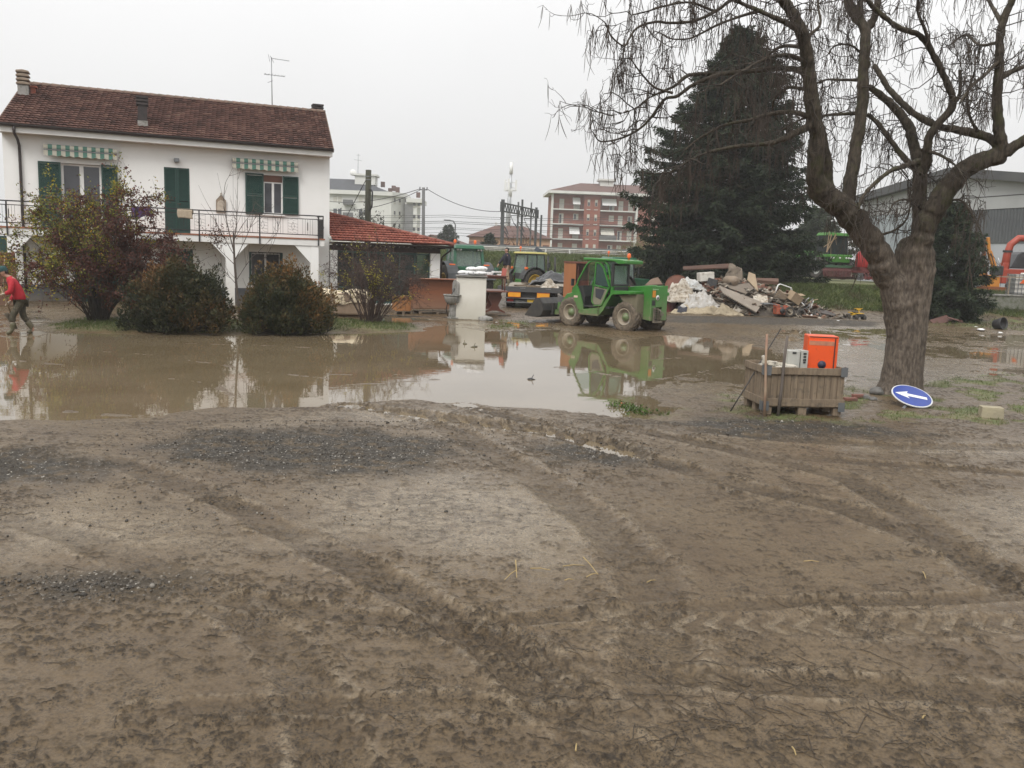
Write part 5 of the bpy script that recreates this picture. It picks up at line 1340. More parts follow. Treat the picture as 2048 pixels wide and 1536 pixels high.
# ------------------------------------------------------------------ flatbed trailer
TZ = R(-5)
TL = Vector((.64, 39.1, 0))
TRM = Matrix.Translation(TL) @ Matrix.Rotation(TZ, 4, 'Z')
def TR(x, y, z): return TRM @ Vector((x, y, z))
def trailer():
    t = thing('flatbed_trailer', 'grey flatbed trailer with orange rear reflector plates loaded with debris', 'trailer', TL, TZ)
    W = 2.84
    m = MB(); m.span((-W / 2, 0, .90), (W / 2, 7.5, 1.00)); m.build('deck', pmat('muddy deck', (.24, .21, .16), (.17, .145, .11), 2, .8, dirt=(.40, .36, .30), dirt_amt=.3), t)
    m = MB(); m.span((-W / 2 - .01, -.06, .80), (W / 2 + .01, -.002, 1.03)); m.span((-W / 2 - .03, 0, .86), (-W / 2 - .002, 7.5, 1.03)); m.span((W / 2 + .002, 0, .86), (W / 2 + .03, 7.5, 1.03)); m.build('side_rail', pmat('dark grey rail', (.050, .052, .056), (.07, .07, .068), 4, .5), t)
    m = MB(); m.span((-.75, .1, .55), (.75, 7.4, .898)); m.span((-W / 2 + .35, .15, .40), (W / 2 - .1, .30, .52)); m.bar((-.5, .2, .55), (-.5, .2, .42), .12); m.bar((.8, .2, .55), (.8, .2, .42), .12); m.build('chassis', M['black_plastic'], t)
    for x in (-.68, .62):
        m = MB(); m.span((x - .28, -.085, .57), (x + .28, -.065, .78)); po = m.build('reflector_plate', pmat('orange reflector', (.75, .33, .02), (.66, .28, .02), 6, .4), t)
        m = MB()
        for a, b in (((x - .29, .562), (x + .29, .580)), ((x - .29, .772), (x + .29, .79))): m.span((a[0], -.090, a[1]), (b[0], -.060, b[1]))
        m.build('plate_border', pmat('red border', (.42, .05, .02), (.35, .04, .02), 6, .5), po)
    m = MB(); m.span((-1.0, .1, .36), (-.72, .13, .50)); m.build('tail_lamp', pmat('red lamp', (.30, .02, .015), (.22, .015, .012), 6, .3), t)
    m = MB(); m.span((-.10, .1, .34), (.30, .14, .47)); m.build('number_plate', pmat('yellow plate', (.62, .42, .03), (.55, .36, .03), 14, .5), t)
    m = MB(); m.bar((-W / 2 + .3, .05, .52), (W / 2 - .05, .05, .52), .05); m.bar((-W / 2 + .3, .05, .33), (.3, .05, .33), .04); m.build('bumper', M['steel'], t)
    for y in (1.4, 2.4):
        for s in (-1, 1): wheel(t, (s * 1.0, y, .45), .45, .30, .26, M['rim_grey'], M['rubber'], 14, s).rotation_euler = (0, 0, -PI / 2)
    # the maker's name, now unreadable smears on the tail rail
    m = MB()
    for x0 in (-.42, .72):
        for k in range(7): m.span((x0 + k * .034, -.066, .955), (x0 + .022 + k * .034, -.0605, .955 + (.03, .022, .026)[k % 3]))
    m.build('rail_lettering', pmat('pale worn lettering', (.3, .3, .3), (.2, .2, .2), 20, .7), t)
trailer()
JM = dict(pelvis=(0, 0, .90), waist=(0, 0, 1.05), chest=(0, 0, 1.30), neck=(.0, 0, 1.48), head=(.03, 0, 1.625), face=(1, .15, 0), hem=(0, 0, .84), shl=(0, .21, 1.41), shr=(.03, -.19, 1.41), ell=(-.04, .27, 1.13), elr=(.20, -.16, 1.19), hal=(.02, .28, .92), har=(.36, -.14, .97),
    hdl=(.2, 0, -1), hdr=(.5, 0, -.8), hil=(0, .09, .86), hir=(0, -.09, .86), knl=(-.02, .11, .47), knr=(.07, -.10, .47), anl=(-.09, .12, .09), anr=(.05, -.10, .09), toel=(.12, .03, -.045), toer=(.13, -.02, -.045))
mp = TR(-1.14, .75, 1.002)
MANRZ = R(196)
person('person', 'man in navy jacket, beige trousers and rubber boots standing on the flatbed trailer', mp, MANRZ, JM, pmat('navy jacket', (.008, .008, .016), (.013, .013, .022), 7, .8), pmat('beige trousers', (.36, .25, .165), (.29, .20, .13), 7, .85), pmat('olive rubber boots', (.14, .125, .075), (.10, .09, .055), 7, .5))
MM = Matrix.Translation(mp) @ Matrix.Rotation(MANRZ, 4, 'Z')
m = MB(); m.blob((0, 0, -.10), (.12, .13, .17), 3, .2, 2, 3); m.tube([(0, 0, .02), (.02, 0, .10)], [.05, .03], 8)
o = m.build('green_bag', pmat('dark green bag', (.012, .075, .040), (.01, .055, .032), 7, .7)); o.matrix_world = MM @ Matrix.Translation((.44, -.14, .76)); tag(o, 'small dark green bag swinging from the hand of the man on the trailer', 'bag')

# load: black tarpaulin, white bags, planks
def crumple(name, poly_fn, nu, nv, mat, label, cat, amp, seed, freq=2.0, group=None, thick=.02):
    from mathutils import noise
    m = MB()
    def fn(u, v):
        p = Vector(poly_fn(u, v)); q = p * freq + Vector((seed * 5.1, seed * 2.3, 0))
        n1 = abs(noise.noise(q)) * 2 - .5; n2 = abs(noise.noise(q * 2.7)) - .25; n3 = noise.noise(q * 6)
        edge = min(1, 6 * min(u, 1 - u, v, 1 - v) + .25)
        return p + Vector((noise.noise(q + Vector((9, 3, 1))) * amp * .6, noise.noise(q + Vector((1, 7, 4))) * amp * .6, (n1 * .9 + n2 * .7 + n3 * .12) * amp * edge))
    m.grid(fn, nu, nv)
    o = m.build(name, mat, None, smooth=True)
    sl = o.modifiers.new('thickness', 'SOLIDIFY'); sl.thickness = thick
    return tag(o, label, cat, group)
M['tarp_black'] = pmat('black sheeting', (.016, .016, .018), (.028, .028, .03), 5, .32)
M['sheet_white'] = pmat('dirty white sheeting', (.52, .49, .43), (.34, .29, .22), 3, .6, dirt=(.17, .13, .09), dirt_amt=.5)
crumple('black_tarpaulin', lambda u, v: TR(-.1 + 1.65 * u + .2 * v, .5 + 2.8 * v, 1.0 + .58 * math.sin(PI * min(1, u * 1.1 + .02) ** .8 * .62) * math.sin(PI * min(1, .16 + v * .8)) + .06), 44, 34, M['tarp_black'], 'crumpled black plastic sheeting spread over the trailer load', 'tarpaulin', .22, 1, 1.6)
crumple('white_bag', lambda u, v: TR(.42 + .85 * u, .2 + .6 * v, 1.03 + .36 * math.sin(PI * u) * math.sin(PI * v)), 24, 20, M['sheet_white'], 'dirty white plastic bag slumped at the trailer tail under the black sheeting', 'bag', .16, 2, 3.2)
m = MB(); m.box((0, 0, .045), (.62, .26, .09)); o = m.build('wood_block', M['wood_grey'], bevel=.01); place(o, TR(.12, .3, 1.002), .25); tag(o, 'flat muddy timber block lying on the trailer deck edge', 'timber block')
m = MB(); m.box((0, 0, .05), (.9, .5, .06), (0, R(-4), 0)); m.box((.2, .1, .12), (.5, .4, .06), (0, R(5), .4)); o = m.build('muddy_boards', M['pallet']); place(o, TR(-.35, 1.6, 1.01), .3); tag(o, 'muddy boards lying flat on the deck behind the man', 'boards')
# wardrobe panel standing between trailer and telehandler
def wardrobe():
    a = A(1126, 590, 36.6); t = thing('wardrobe', 'tall orange brown wardrobe standing open between the trailer and telehandler', 'wardrobe', (a.x, a.y, .0), R(-6))
    zt = A(1126, 523, 36.6).z
    m = MB(); m.span((0, 0, .0), (.46, .04, zt - .06)); m.span((.46, .0, .0), (.50, .62, zt)); m.span((0, .04, .0), (.03, .6, zt - .06)); m.build('carcass', pmat('orange brown veneer', (.32, .125, .045), (.26, .10, .038), 2, .5, stretch=(3, 3, .3)), t, bevel=.005)
    m = MB(); m.span((-.02, -.02, zt - .055), (1.05, .64, zt + .02)); m.build('top', M['wood_dark_red'], t)
    m = MB(); m.span((1.0, .02, 0), (1.04, .6, zt - .06)); m.span((.5, .58, 0), (1.0, .61, zt - .06)); m.bar((.6, .1, .2), (.58, .1, zt - .1), .03); m.bar((.78, .12, .2), (.80, .12, zt - .1), .03); m.build('frame', M['wood_dark_red'], t)
wardrobe()
# ================================================================== VEGETATION
def tubes_np(paths, seg=4):
    """paths: list of (points (n,3), radii (n,)) -> V, F, per-vertex path index"""
    Vs, Fs, I = [], [], []; n = 0
    ang = np.arange(seg) * 2 * PI / seg
    for pi_, (P, r) in enumerate(paths):
        P = np.asarray(P, float); r = np.asarray(r, float); k = len(P)
        T = np.gradient(P, axis=0); T /= (np.linalg.norm(T, axis=1)[:, None] + 1e-9)
        up = np.array([0, 0, 1.]) if abs(T[0, 2]) < .9 else np.array([0, 1., 0])
        S = np.cross(T, up); S /= (np.linalg.norm(S, axis=1)[:, None] + 1e-9); U = np.cross(S, T)
        ring = P[:, None] + (S[:, None] * np.cos(ang)[None, :, None] + U[:, None] * np.sin(ang)[None, :, None]) * r[:, None, None]
        Vs.append(ring.reshape(-1, 3))
        i = (np.arange(k - 1) * seg)[:, None]; j = np.arange(seg)[None]; j2 = (j + 1) % seg
        Fs.append((np.stack([i + j, i + j2, i + seg + j2, i + seg + j], -1) + n).reshape(-1, 4))
        I.append(np.full(k * seg, pi_)); n += k * seg
    return np.concatenate(Vs), np.concatenate(Fs), np.concatenate(I)
def curve_pts(P, n):
    """Catmull-Rom through P (m,3), n points"""
    P = np.asarray(P, float); m = len(P); Q = np.vstack([2 * P[0] - P[1], P, 2 * P[-1] - P[-2]])
    t = np.linspace(0, m - 1 - 1e-6, n); i = t.astype(int); f = (t - i)[:, None]
    a, b, c, d = Q[i], Q[i + 1], Q[i + 2], Q[i + 3]
    return .5 * (2 * b + (c - a) * f + (2 * a - 5 * b + 4 * c - d) * f ** 2 + (3 * b - a - 3 * c + d) * f ** 3)
def leaf_cards(P, D, ln, wd, rng, tint, fold=True):
    """diamond leaves at P pointing along D"""
    n = len(P); D = D / (np.linalg.norm(D, axis=1)[:, None] + 1e-9)
    Rn = rng.normal(size=(n, 3)); S = np.cross(D, Rn); S /= (np.linalg.norm(S, axis=1)[:, None] + 1e-9)
    ln = np.broadcast_to(ln, (n,))[:, None]; wd = np.broadcast_to(wd, (n,))[:, None]
    V = np.stack([P, P + D * ln * .45 + S * wd * .5, P + D * ln, P + D * ln * .45 - S * wd * .5], 1).reshape(-1, 3)
    F = np.arange(4 * n).reshape(-1, 4)
    return V, F, np.repeat(tint, 4)

M['bark'] = None
def bark_mat(name, base, light, moss, mossamt=.5, scale=1.0, up=None):
    m, t, b = newmat(name); N = t.nodes.new; L = t.links.new
    def mxz(f, a, c):
        q = N('ShaderNodeMixRGB'); L(f, q.inputs[0]); L(a, q.inputs[1]); L(c, q.inputs[2]); return q.outputs[0]
    tc = N('ShaderNodeTexCoord'); mp = N('ShaderNodeMapping'); mp.inputs['Scale'].default_value = (1, 1, .28); L(tc.outputs['Object'], mp.inputs['Vector'])
    n1 = N('ShaderNodeTexNoise'); n1.inputs['Scale'].default_value = 22 * scale; n1.inputs['Detail'].default_value = 6; n1.inputs['Roughness'].default_value = .65; L(mp.outputs[0], n1.inputs['Vector'])
    r1 = N('ShaderNodeMapRange'); r1.inputs['From Min'].default_value = .38; r1.inputs['From Max'].default_value = .66; L(n1.outputs['Fac'], r1.inputs['Value'])
    x = N('ShaderNodeMixRGB'); x.inputs[1].default_value = rgb(base); x.inputs[2].default_value = rgb(light); L(r1.outputs[0], x.inputs[0])
    n2 = N('ShaderNodeTexNoise'); n2.inputs['Scale'].default_value = 3.2; n2.inputs['Detail'].default_value = 7; n2.inputs['Roughness'].default_value = .7; L(tc.outputs['Object'], n2.inputs['Vector'])
    r2 = N('ShaderNodeMapRange'); r2.inputs['From Min'].default_value = .62 - .2 * mossamt; r2.inputs['From Max'].default_value = .74 - .2 * mossamt; L(n2.outputs['Fac'], r2.inputs['Value'])
    at = N('ShaderNodeAttribute'); at.attribute_name = 'tint'
    mf, col = at.outputs['Fac'], x.outputs[0]
    if up:      # higher up the wood stays wet and mossy: a darker bark with a ragged lower limit
        sp = N('ShaderNodeSeparateXYZ'); L(tc.outputs['Object'], sp.inputs[0]); n4 = N('ShaderNodeTexNoise'); n4.inputs['Scale'].default_value = 2.6; n4.inputs['Detail'].default_value = 6; L(tc.outputs['Object'], n4.inputs['Vector'])
        ma = N('ShaderNodeMath'); ma.operation = 'MULTIPLY_ADD'; ma.inputs[1].default_value = 1.6; L(n4.outputs['Fac'], ma.inputs[0]); L(sp.outputs['Z'], ma.inputs[2])
        r3 = N('ShaderNodeMapRange'); r3.inputs['From Min'].default_value = 3.25; r3.inputs['From Max'].default_value = 4.1; L(ma.outputs[0], r3.inputs['Value']); mf = r3.outputs[0]
        x2 = N('ShaderNodeMixRGB'); x2.inputs[1].default_value = rgb(up[0]); x2.inputs[2].default_value = rgb(up[1]); L(r1.outputs[0], x2.inputs[0]); col = mxz(mf, col, x2.outputs[0])
    mm = N('ShaderNodeMath'); mm.operation = 'MULTIPLY'; L(r2.outputs[0], mm.inputs[0]); L(mf, mm.inputs[1])
    mk = N('ShaderNodeMath'); mk.operation = 'MULTIPLY'; mk.inputs[1].default_value = .7; L(mm.outputs[0], mk.inputs[0])
    y = N('ShaderNodeMixRGB'); y.inputs[2].default_value = rgb(moss); L(mk.outputs[0], y.inputs[0]); L(col, y.inputs[1])
    L(y.outputs[0], b.inputs['Base Color']); b.inputs['Roughness'].default_value = .85; b.inputs['Specular IOR Level'].default_value = .25
    bp = N('ShaderNodeBump'); bp.inputs['Strength'].default_value = .8; bp.inputs['Distance'].default_value = .03; L(n1.outputs['Fac'], bp.inputs['Height']); L(bp.outputs[0], b.inputs['Normal'])
    return m
BARK = bark_mat('catalpa bark', (.062, .050, .040), (.165, .135, .106), (.050, .052, .020), .55, up=((.034, .028, .021), (.088, .072, .053)))
LIMB = bark_mat('wet dark bark', (.034, .028, .021), (.088, .072, .053), (.050, .052, .020), .55)
TWIG = pmat('dark twigs', (.030, .025, .020), (.055, .044, .034), 4, .9)
POD = pmat('dry seed pods', (.040, .029, .022), (.060, .044, .033), 4, .9)

def catalpa():
    TY = 16.5
    rng = np.random.RandomState(4)
    t = thing('bare_tree', 'large bare tree with mossy forked trunk and long hanging seed pods', 'tree', (7.44, 16.5, 0.0))
    O_ = np.array([7.44, 16.5, 0.0])
    # trunk with fissured bark and an old wound
    nu, nv = 200, 160
    prof = [(.0, 1796, .50), (.1, 1797, .455), (.25, 1799, .42), (.6, 1800, .395), (1.0, 1801, .385), (1.5, 1800, .385), (2.0, 1802, .385), (2.4, 1803, .40), (2.75, 1800, .375), (2.95, 1797, .27), (3.02, 1796, .12)]
    zz = np.array([p[0] for p in prof]); cx = np.array([(p[1] - 1800) / 105 for p in prof]); rd = np.array([p[2] for p in prof])
    hz = np.linspace(-.15, 3.02, nv); th = np.linspace(0, 2 * PI, nu, endpoint=False)
    T, Z = np.meshgrid(th, hz)
    r = np.interp(Z, zz, rd) * .91; c = np.interp(Z, zz, cx)
    fl = 1 + .14 * np.exp(-np.maximum(Z, 0) / .22) * np.cos(T * 5 + .6)
    ridg = 1 + .045 * fbm(T * 9 / PI * 2 + 40, Z * 1.5, 5, 4) + .05 * fbm(T * 1.6, Z * .9, 8, 2)
    rr_ = r * fl * ridg
    # wound: a dark vertical cleft facing the viewer, a bit left of centre above mid height
    dth = np.angle(np.exp(1j * (T - (-PI / 2 - .10 + .10 * np.sin(Z * 2)))))
    cl = np.exp(-(dth / .07) ** 2) * sstep(1.42, 1.6, Z) * (1 - sstep(2.3, 2.6, Z))
    cl2 = np.exp(-(np.angle(np.exp(1j * (T - (-PI / 2 + .62 + .3 * (Z - 2))))) / .07) ** 2) * sstep(1.6, 1.8, Z) * (1 - sstep(2.55, 2.75, Z))
    rr_ = rr_ - .13 * cl - .09 * cl2 + .02 * np.exp(-((np.abs(dth) - .16) / .07) ** 2) * sstep(1.4, 1.6, Z) * (1 - sstep(2.3, 2.6, Z))
    V = np.stack([c + rr_ * np.cos(T), rr_ * np.sin(T), Z], -1).reshape(-1, 3)
    i = (np.arange(nv - 1) * nu)[:, None]; j = np.arange(nu)[None]; j2 = (j + 1) % nu
    F = np.stack([i + j, i + j2, i + nu + j2, i + nu + j], -1).reshape(-1, 4)
    tv, tf = V, F
    # limbs: pixel path, start/end half width in pixels, depth at start and end
    limbs = [
        ([(1804, 668), (1792, 600), (1764, 525), (1728, 466), (1690, 422), (1655, 392), (1632, 372)], 29, 22, 0, -.5, 1),
        ([(1640, 380), (1630, 350), (1634, 277), (1624, 212), (1618, 146), (1610, 91), (1600, 57), (1582, 22), (1558, -8), (1530, -45)], 19, 8, -.5, -1.6, 1),
        ([(1655, 400), (1653, 330), (1640, 262), (1628, 225)], 13, 9, -.4, -.7, 1),
        ([(1602, 62), (1575, 47), (1550, 36), (1492, 10), (1440, -12), (1395, -25)], 6.5, 3, -1.3, -2.2, 0),
        ([(1480, 4), (1466, -2), (1430, 23), (1388, 42), (1342, 46), (1310, 44), (1275, 55), (1258, 78), (1248, 92), (1225, 75), (1210, 45)], 3.6, 1.2, -1.9, -2.8, 0),
        ([(1518, 22), (1480, 33), (1435, 50), (1400, 68), (1375, 78), (1340, 77), (1322, 66)], 3.0, 1.1, -1.8, -1.0, 0),
        ([(1430, 23), (1380, 5), (1330, 12), (1290, 24), (1262, 30)], 2.6, 1.0, -2.0, -2.9, 0),
        ([(1609, 95), (1568, 92), (1542, 105), (1520, 124), (1490, 128)], 4.5, 1.6, -1.0, .6, 0),
        ([(1611, 124), (1580, 111), (1550, 112), (1521, 122), (1480, 145), (1440, 170)], 5, 1.6, -1.0, -2.4, 0),
        ([(1614, 148), (1583, 137), (1520, 140), (1446, 147), (1381, 150), (1355, 168), (1329, 182), (1300, 195), (1274, 215), (1248, 225), (1219, 231), (1196, 224)], 6.5, 1.4, -.9, -2.6, .8),
        ([(1470, 145), (1437, 150), (1388, 169), (1355, 192), (1329, 199), (1303, 234), (1284, 254), (1264, 267), (1241, 277), (1202, 283), (1188, 268)], 4.6, 1.2, -1.6, -1.2, .8),
        ([(1345, 186), (1310, 175), (1285, 150), (1270, 130), (1262, 118)], 2.4, 1.0, -2.2, -2.6, 0),
        ([(1622, 235), (1588, 225), (1540, 228), (1500, 240), (1450, 250), (1400, 276), (1370, 300)], 6, 1.6, -.8, -1.9, .9),
        ([(1624, 250), (1583, 270), (1544, 286), (1502, 290), (1453, 296), (1404, 309), (1355, 335), (1330, 352)], 8, 1.6, -.8, -2.4, .9),
        ([(1616, 180), (1580, 175), (1555, 190), (1545, 215), (1555, 240)], 4, 1.6, -.8, .9, .8),
        ([(1607, 78), (1640, 50), (1636, 10), (1640, -30)], 3.4, 1.5, -1.2, -.6, 0),
        ([(1690, 430), (1698, 384), (1711, 303), (1724, 212), (1726, 156), (1730, 98), (1730, 59), (1712, 35), (1701, 15), (1688, -20)], 15, 8, -.1, .5, .6),
        ([(1730, 62), (1747, 39), (1757, -5), (1760, -40)], 9, 6, .4, .7, .4), ([(1728, 70), (1722, 33), (1722, -30)], 7, 5, .4, .2, .2),
        ([(1722, 225), (1690, 228), (1640, 232), (1600, 240), (1560, 262)], 4.5, 1.5, .3, 1.4, .7),
        ([(1725, 160), (1690, 160), (1650, 160), (1620, 175)], 4, 1.5, .4, 1.6, .3), ([(1728, 110), (1700, 90), (1670, 92), (1655, 110)], 3, 1.2, .4, -.6, .2),
        ([(1803, 660), (1815, 600), (1830, 545), (1838, 490), (1839, 391), (1838, 326), (1828, 293), (1818, 254), (1789, 215), (1756, 186), (1735, 172)], 25, 6, 0, .9, 1),
        ([(1842, 345), (1854, 326), (1857, 280), (1877, 247), (1906, 208), (1890, 156), (1867, 111), (1841, 72), (1792, 52), (1743, 10), (1720, -20)], 11, 4, .1, -1.2, .5),
        ([(1906, 208), (1919, 190), (1920, 140)], 5, 3, -.3, -.3, 0), ([(1862, 100), (1850, 60), (1835, 20), (1842, -20)], 4, 2, -.8, -1.2, 0),
        ([(1840, 335), (1821, 329), (1782, 283), (1756, 247), (1734, 228)], 7, 4.5, .2, .4, .7),
        ([(1838, 322), (1800, 335), (1776, 345), (1730, 387), (1712, 430)], 7, 3, .1, -1.0, .8),
        ([(1804, 670), (1822, 580), (1840, 490), (1867, 423), (1903, 368), (1939, 332), (1978, 318), (2007, 310)], 30, 15, 0, -.6, 1),
        ([(1998, 318), (2004, 296), (1997, 250), (1994, 195), (1999, 130), (2000, 81), (2007, 39), (2020, 10), (2034, -25)], 13, 6, -.6, -1.0, .5),
        ([(2005, 50), (1985, 15), (1965, -20)], 5, 2.5, -.9, -.2, .2),
        ([(2004, 296), (1968, 272), (1916, 260), (1873, 251), (1825, 225), (1782, 182), (1756, 143), (1748, 130)], 10, 5, -.6, .7, .8),
        ([(2010, 305), (2060, 272), (2120, 230), (2200, 190)], 12, 5, -.6, -1.2, .5), ([(1998, 155), (2030, 140), (2080, 118), (2150, 70)], 7, 3, -.8, -.2, .3),
        ([(1999, 120), (1970, 150), (1945, 170), (1920, 205)], 4, 2, -.8, -1.8, .2), ([(2000, 85), (1960, 90), (1930, 70), (1900, 90)], 3.5, 1.5, -.9, .6, 0),
        ([(1960, 270), (1940, 235), (1935, 190), (1950, 140)], 4, 1.6, -.3, -1.5, .3),
        ([(1845, 300), (1880, 310), (1910, 330), (1925, 350)], 4, 1.5, 0, -1.2, .3), ([(1760, 470), (1790, 460), (1812, 440), (1820, 410), (1815, 370)], 3, 1.2, 0, -.6, .1),
        ([(1845, 420), (1815, 400), (1790, 405), (1775, 430)], 3, 1.2, 0, -.9, .1), ([(1880, 410), (1920, 400), (1950, 440), (1965, 470)], 3, 1.2, -.2, -1.2, .1),
    ]
    limb_paths, tints, spawn = [], [], []
    for P, w0, w1, d0, d1, moss in limbs:
        n = max(8, int(len(P) * 5)); k = len(P)
        W3 = np.array([tuple(A(px, py, TY + d0 + (d1 - d0) * i / (k - 1))) for i, (px, py) in enumerate(P)]) - O_
        C = curve_pts(W3, n); s_ = np.linspace(0, 1, n)
        r_ = (w0 + (w1 - w0) * s_ ** .6) / 105
        C = C + rng.normal(size=C.shape) * r_[:, None] * .06
        r_ = r_ * (1 + .04 * rng.normal(size=n))
        limb_paths.append((C, r_)); tints.append(moss)
        if w0 < 30: spawn.append((C, r_, w0))
    # trunk and main limbs grow together into one skin
    m = MB(); m.add(tv, [tuple(f) for f in tf.tolist()] + [tuple(range(nu - 1, -1, -1)), tuple((nv - 1) * nu + k for k in range(nu))])
    for C, r_ in limb_paths:
        if r_[0] > .06: m.tube(C, list(r_), 14)
    tr = m.build('trunk', BARK, t, smooth=True)
    rm = tr.modifiers.new('skin', 'REMESH'); rm.mode = 'VOXEL'; rm.voxel_size = .024; rm.use_smooth_shade = True
    so = tr.modifiers.new('soften', 'SMOOTH'); so.factor = .5; so.iterations = 3
    tx = bpy.data.textures.new('bark lumps', 'CLOUDS'); tx.noise_scale = .11; tx.noise_depth = 4
    dm = tr.modifiers.new('lumps', 'DISPLACE'); dm.texture = tx; dm.strength = .03; dm.mid_level = .5; dm.texture_coords = 'LOCAL'
    V, F, I = tubes_np([p for p in limb_paths if p[1][0] <= .06], 7)
    smt = [tn for p, tn in zip(limb_paths, tints) if p[1][0] <= .06]
    fast_mesh('branches', V, F, LIMB, t, smooth=True, attr=np.array(smt)[I])
    # twigs, two orders, then the hanging pods
    tw, pods, tips = [], [], []
    def grow(p, d, ln, r0, order):
        n = 6; pts = [p]; d = d / np.linalg.norm(d)
        for k in range(n):
            d = d + rng.normal(size=3) * .30 + np.array([0, 0, (.06 if order else -.04)]); d /= np.linalg.norm(d)
            p = p + d * ln / n; pts.append(p)
        pts = np.array(pts); tw.append((pts, np.linspace(r0, max(r0 * .45, .0022), n + 1)))
        if order < 2:
            for k in range(3 if order == 0 else 2):
                q = rng.randint(2, n + 1); dd = d + rng.normal(size=3) * .8
                grow(pts[q], dd, ln * rng.uniform(.35, .65), r0 * .62, order + 1)
        tips.append((pts[-1], order)); tips.append((pts[n // 2], order))
    for C, r_, w0 in spawn:
        L_ = np.linalg.norm(np.diff(C, axis=0), axis=1).sum()
        st = .35 if w0 > 10 else .12
        cnt = int(L_ * (4.6 if w0 < 10 else 3.2)) + 2
        for k in range(cnt):
            q = int(len(C) * rng.uniform(st, 1.0)); q = min(max(q, 1), len(C) - 1)
            T = C[q] - C[q - 1]; T /= np.linalg.norm(T) + 1e-9
            d = T * .35 + rng.normal(size=3) * np.array([.9, .9, .75]); grow(C[q], d, rng.uniform(.35, .95) * (.7 if w0 < 4 else 1), min(.011, r_[q] * .6), 0)
        grow(C[-1], C[-1] - C[-2], .7, .008, 0)
    V, F, I = tubes_np(tw, 4)
    fast_mesh('twigs', V, F, TWIG, t, smooth=True)
    for p, order in tips:
        if rng.rand() > .28: continue
        for k in range(rng.randint(1, 4)):
            ln = rng.uniform(.22, .46); sw = rng.normal(size=3) * .045
            s_ = np.linspace(0, 1, 5)[:, None]
            P = p + s_ * np.array([sw[0], sw[1], -ln]) + (s_ ** 2) * np.array([rng.normal() * .05, rng.normal() * .05, 0])
            pods.append((P, np.array([.002, .0036, .004, .0036, .0016])))
    V, F, I = tubes_np(pods, 4)
    fast_mesh('seed_pods', V, F, POD, t, smooth=True)
    # splintered stub below the left fork
    m = MB(); a = Vector(A(1668, 470, 16.0)) - Vector(O_)
    for k in range(7):
        rg = random.Random(k); m.bar(a + Vector((rg.uniform(-.10, .08), rg.uniform(-.05, .05), rg.uniform(-.05, .1))), a + Vector((rg.uniform(-.18, .08), rg.uniform(-.1, .05), rg.uniform(-.42, -.15))), rg.uniform(.004, .013))
    m.build('split_wood', M['wood_stick'], t)
    return t
catalpa()

def conifer(name, label, base, H_, prof, nbr, seed, mat, dens=1.0, droop=.35, spray=.42, lean=None):
    """spruce: drooping boughs with hanging needle sprays; prof(z/H) -> bough length"""
    rng = np.random.RandomState(seed)
    t = thing(name, label, 'tree', base)
    m = MB(); m.tube([(0, 0, -.2), (0, 0, H_ * .5), (0, 0, H_ * .98)], [H_ * .022, H_ * .012, .02], 10); m.build('trunk', TWIG, t)
    P_, D_, L_, T_ = [], [], [], []; br = []
    for k in range(nbr):
        zf = (k + rng.rand()) / nbr; zf = zf ** 1.15
        z = H_ * (.02 + .97 * zf); az = k * 2.399 + rng.normal() * .3
        ln = prof(zf, az) * rng.uniform(.72, 1.12)
        n = 8; s_ = np.linspace(0, 1, n)
        h = np.array([math.cos(az), math.sin(az), 0])
        rise = .25 * (zf - .2)
        C = np.array([0, 0, z]) + s_[:, None] * h * ln + np.array([0, 0, 1.0]) * (s_ * rise * ln - droop * ln * (1.5 * s_ ** 1.4 - 1.0 * s_ ** 3.2))[:, None]
        br.append((C, np.linspace(max(.012, ln * .011), .006, n)))
        ns = int((7 + ln * 12) * dens)
        for q in range(ns):
            u = rng.uniform(.10, 1.0) ** .75
            i = min(int(u * (n - 1)), n - 2); f = u * (n - 1) - i; c = C[i] * (1 - f) + C[i + 1] * f
            side = np.array([-h[1], h[0], 0]) * rng.choice([-1, 1])
            sl = spray * rng.uniform(.5, 1.1) * (1.15 - .6 * u) * min(1, .35 + ln * .25)
            d = side * rng.uniform(.3, 1.0) + h * rng.uniform(.2, .9) + np.array([0, 0, rng.uniform(-.8, .15)])
            d /= np.linalg.norm(d); kk = 8
            w_ = np.linspace(.05, 1, kk)
            pts = c + w_[:, None] * d * sl + np.array([0, 0, -1.]) * (w_ ** 2 * sl * .45)[:, None] + rng.normal(size=(kk, 3)) * .035
            P_.append(pts); D_.append(d + rng.normal(size=(kk, 3)) * .55 + np.array([0, 0, -.25])); L_.append(np.full(kk, 1.0) * rng.uniform(.8, 1.2))
            T_.append(np.clip(rng.normal(.45, .18) + .25 * (u - .6) + rng.normal(size=kk) * .08, 0, 1))
    V, F, I = tubes_np(br, 5); fast_mesh('boughs', V, F, TWIG, t, smooth=True)
    P_, D_, L_, T_ = np.concatenate(P_), np.concatenate(D_), np.concatenate(L_), np.concatenate(T_)
    sz = .20 * spray / .42
    V, F, tn = leaf_cards(P_, D_, L_ * sz * rng.uniform(.7, 1.4, len(P_)), sz * .30, rng, T_)
    fast_mesh('crown', V, F, mat, t, attr=tn)
    return t
SPRUCE = leafmat('spruce needles', [(0, (.009, .015, .009)), (.5, (.017, .028, .013)), (.8, (.030, .044, .018)), (1, (.050, .060, .024))], .75, .1)
YEW = leafmat('dark conifer needles', [(0, (.008, .015, .009)), (.5, (.018, .033, .014)), (1, (.045, .062, .022))], .75, .1)
sb = A(1448, 578, 50.0)
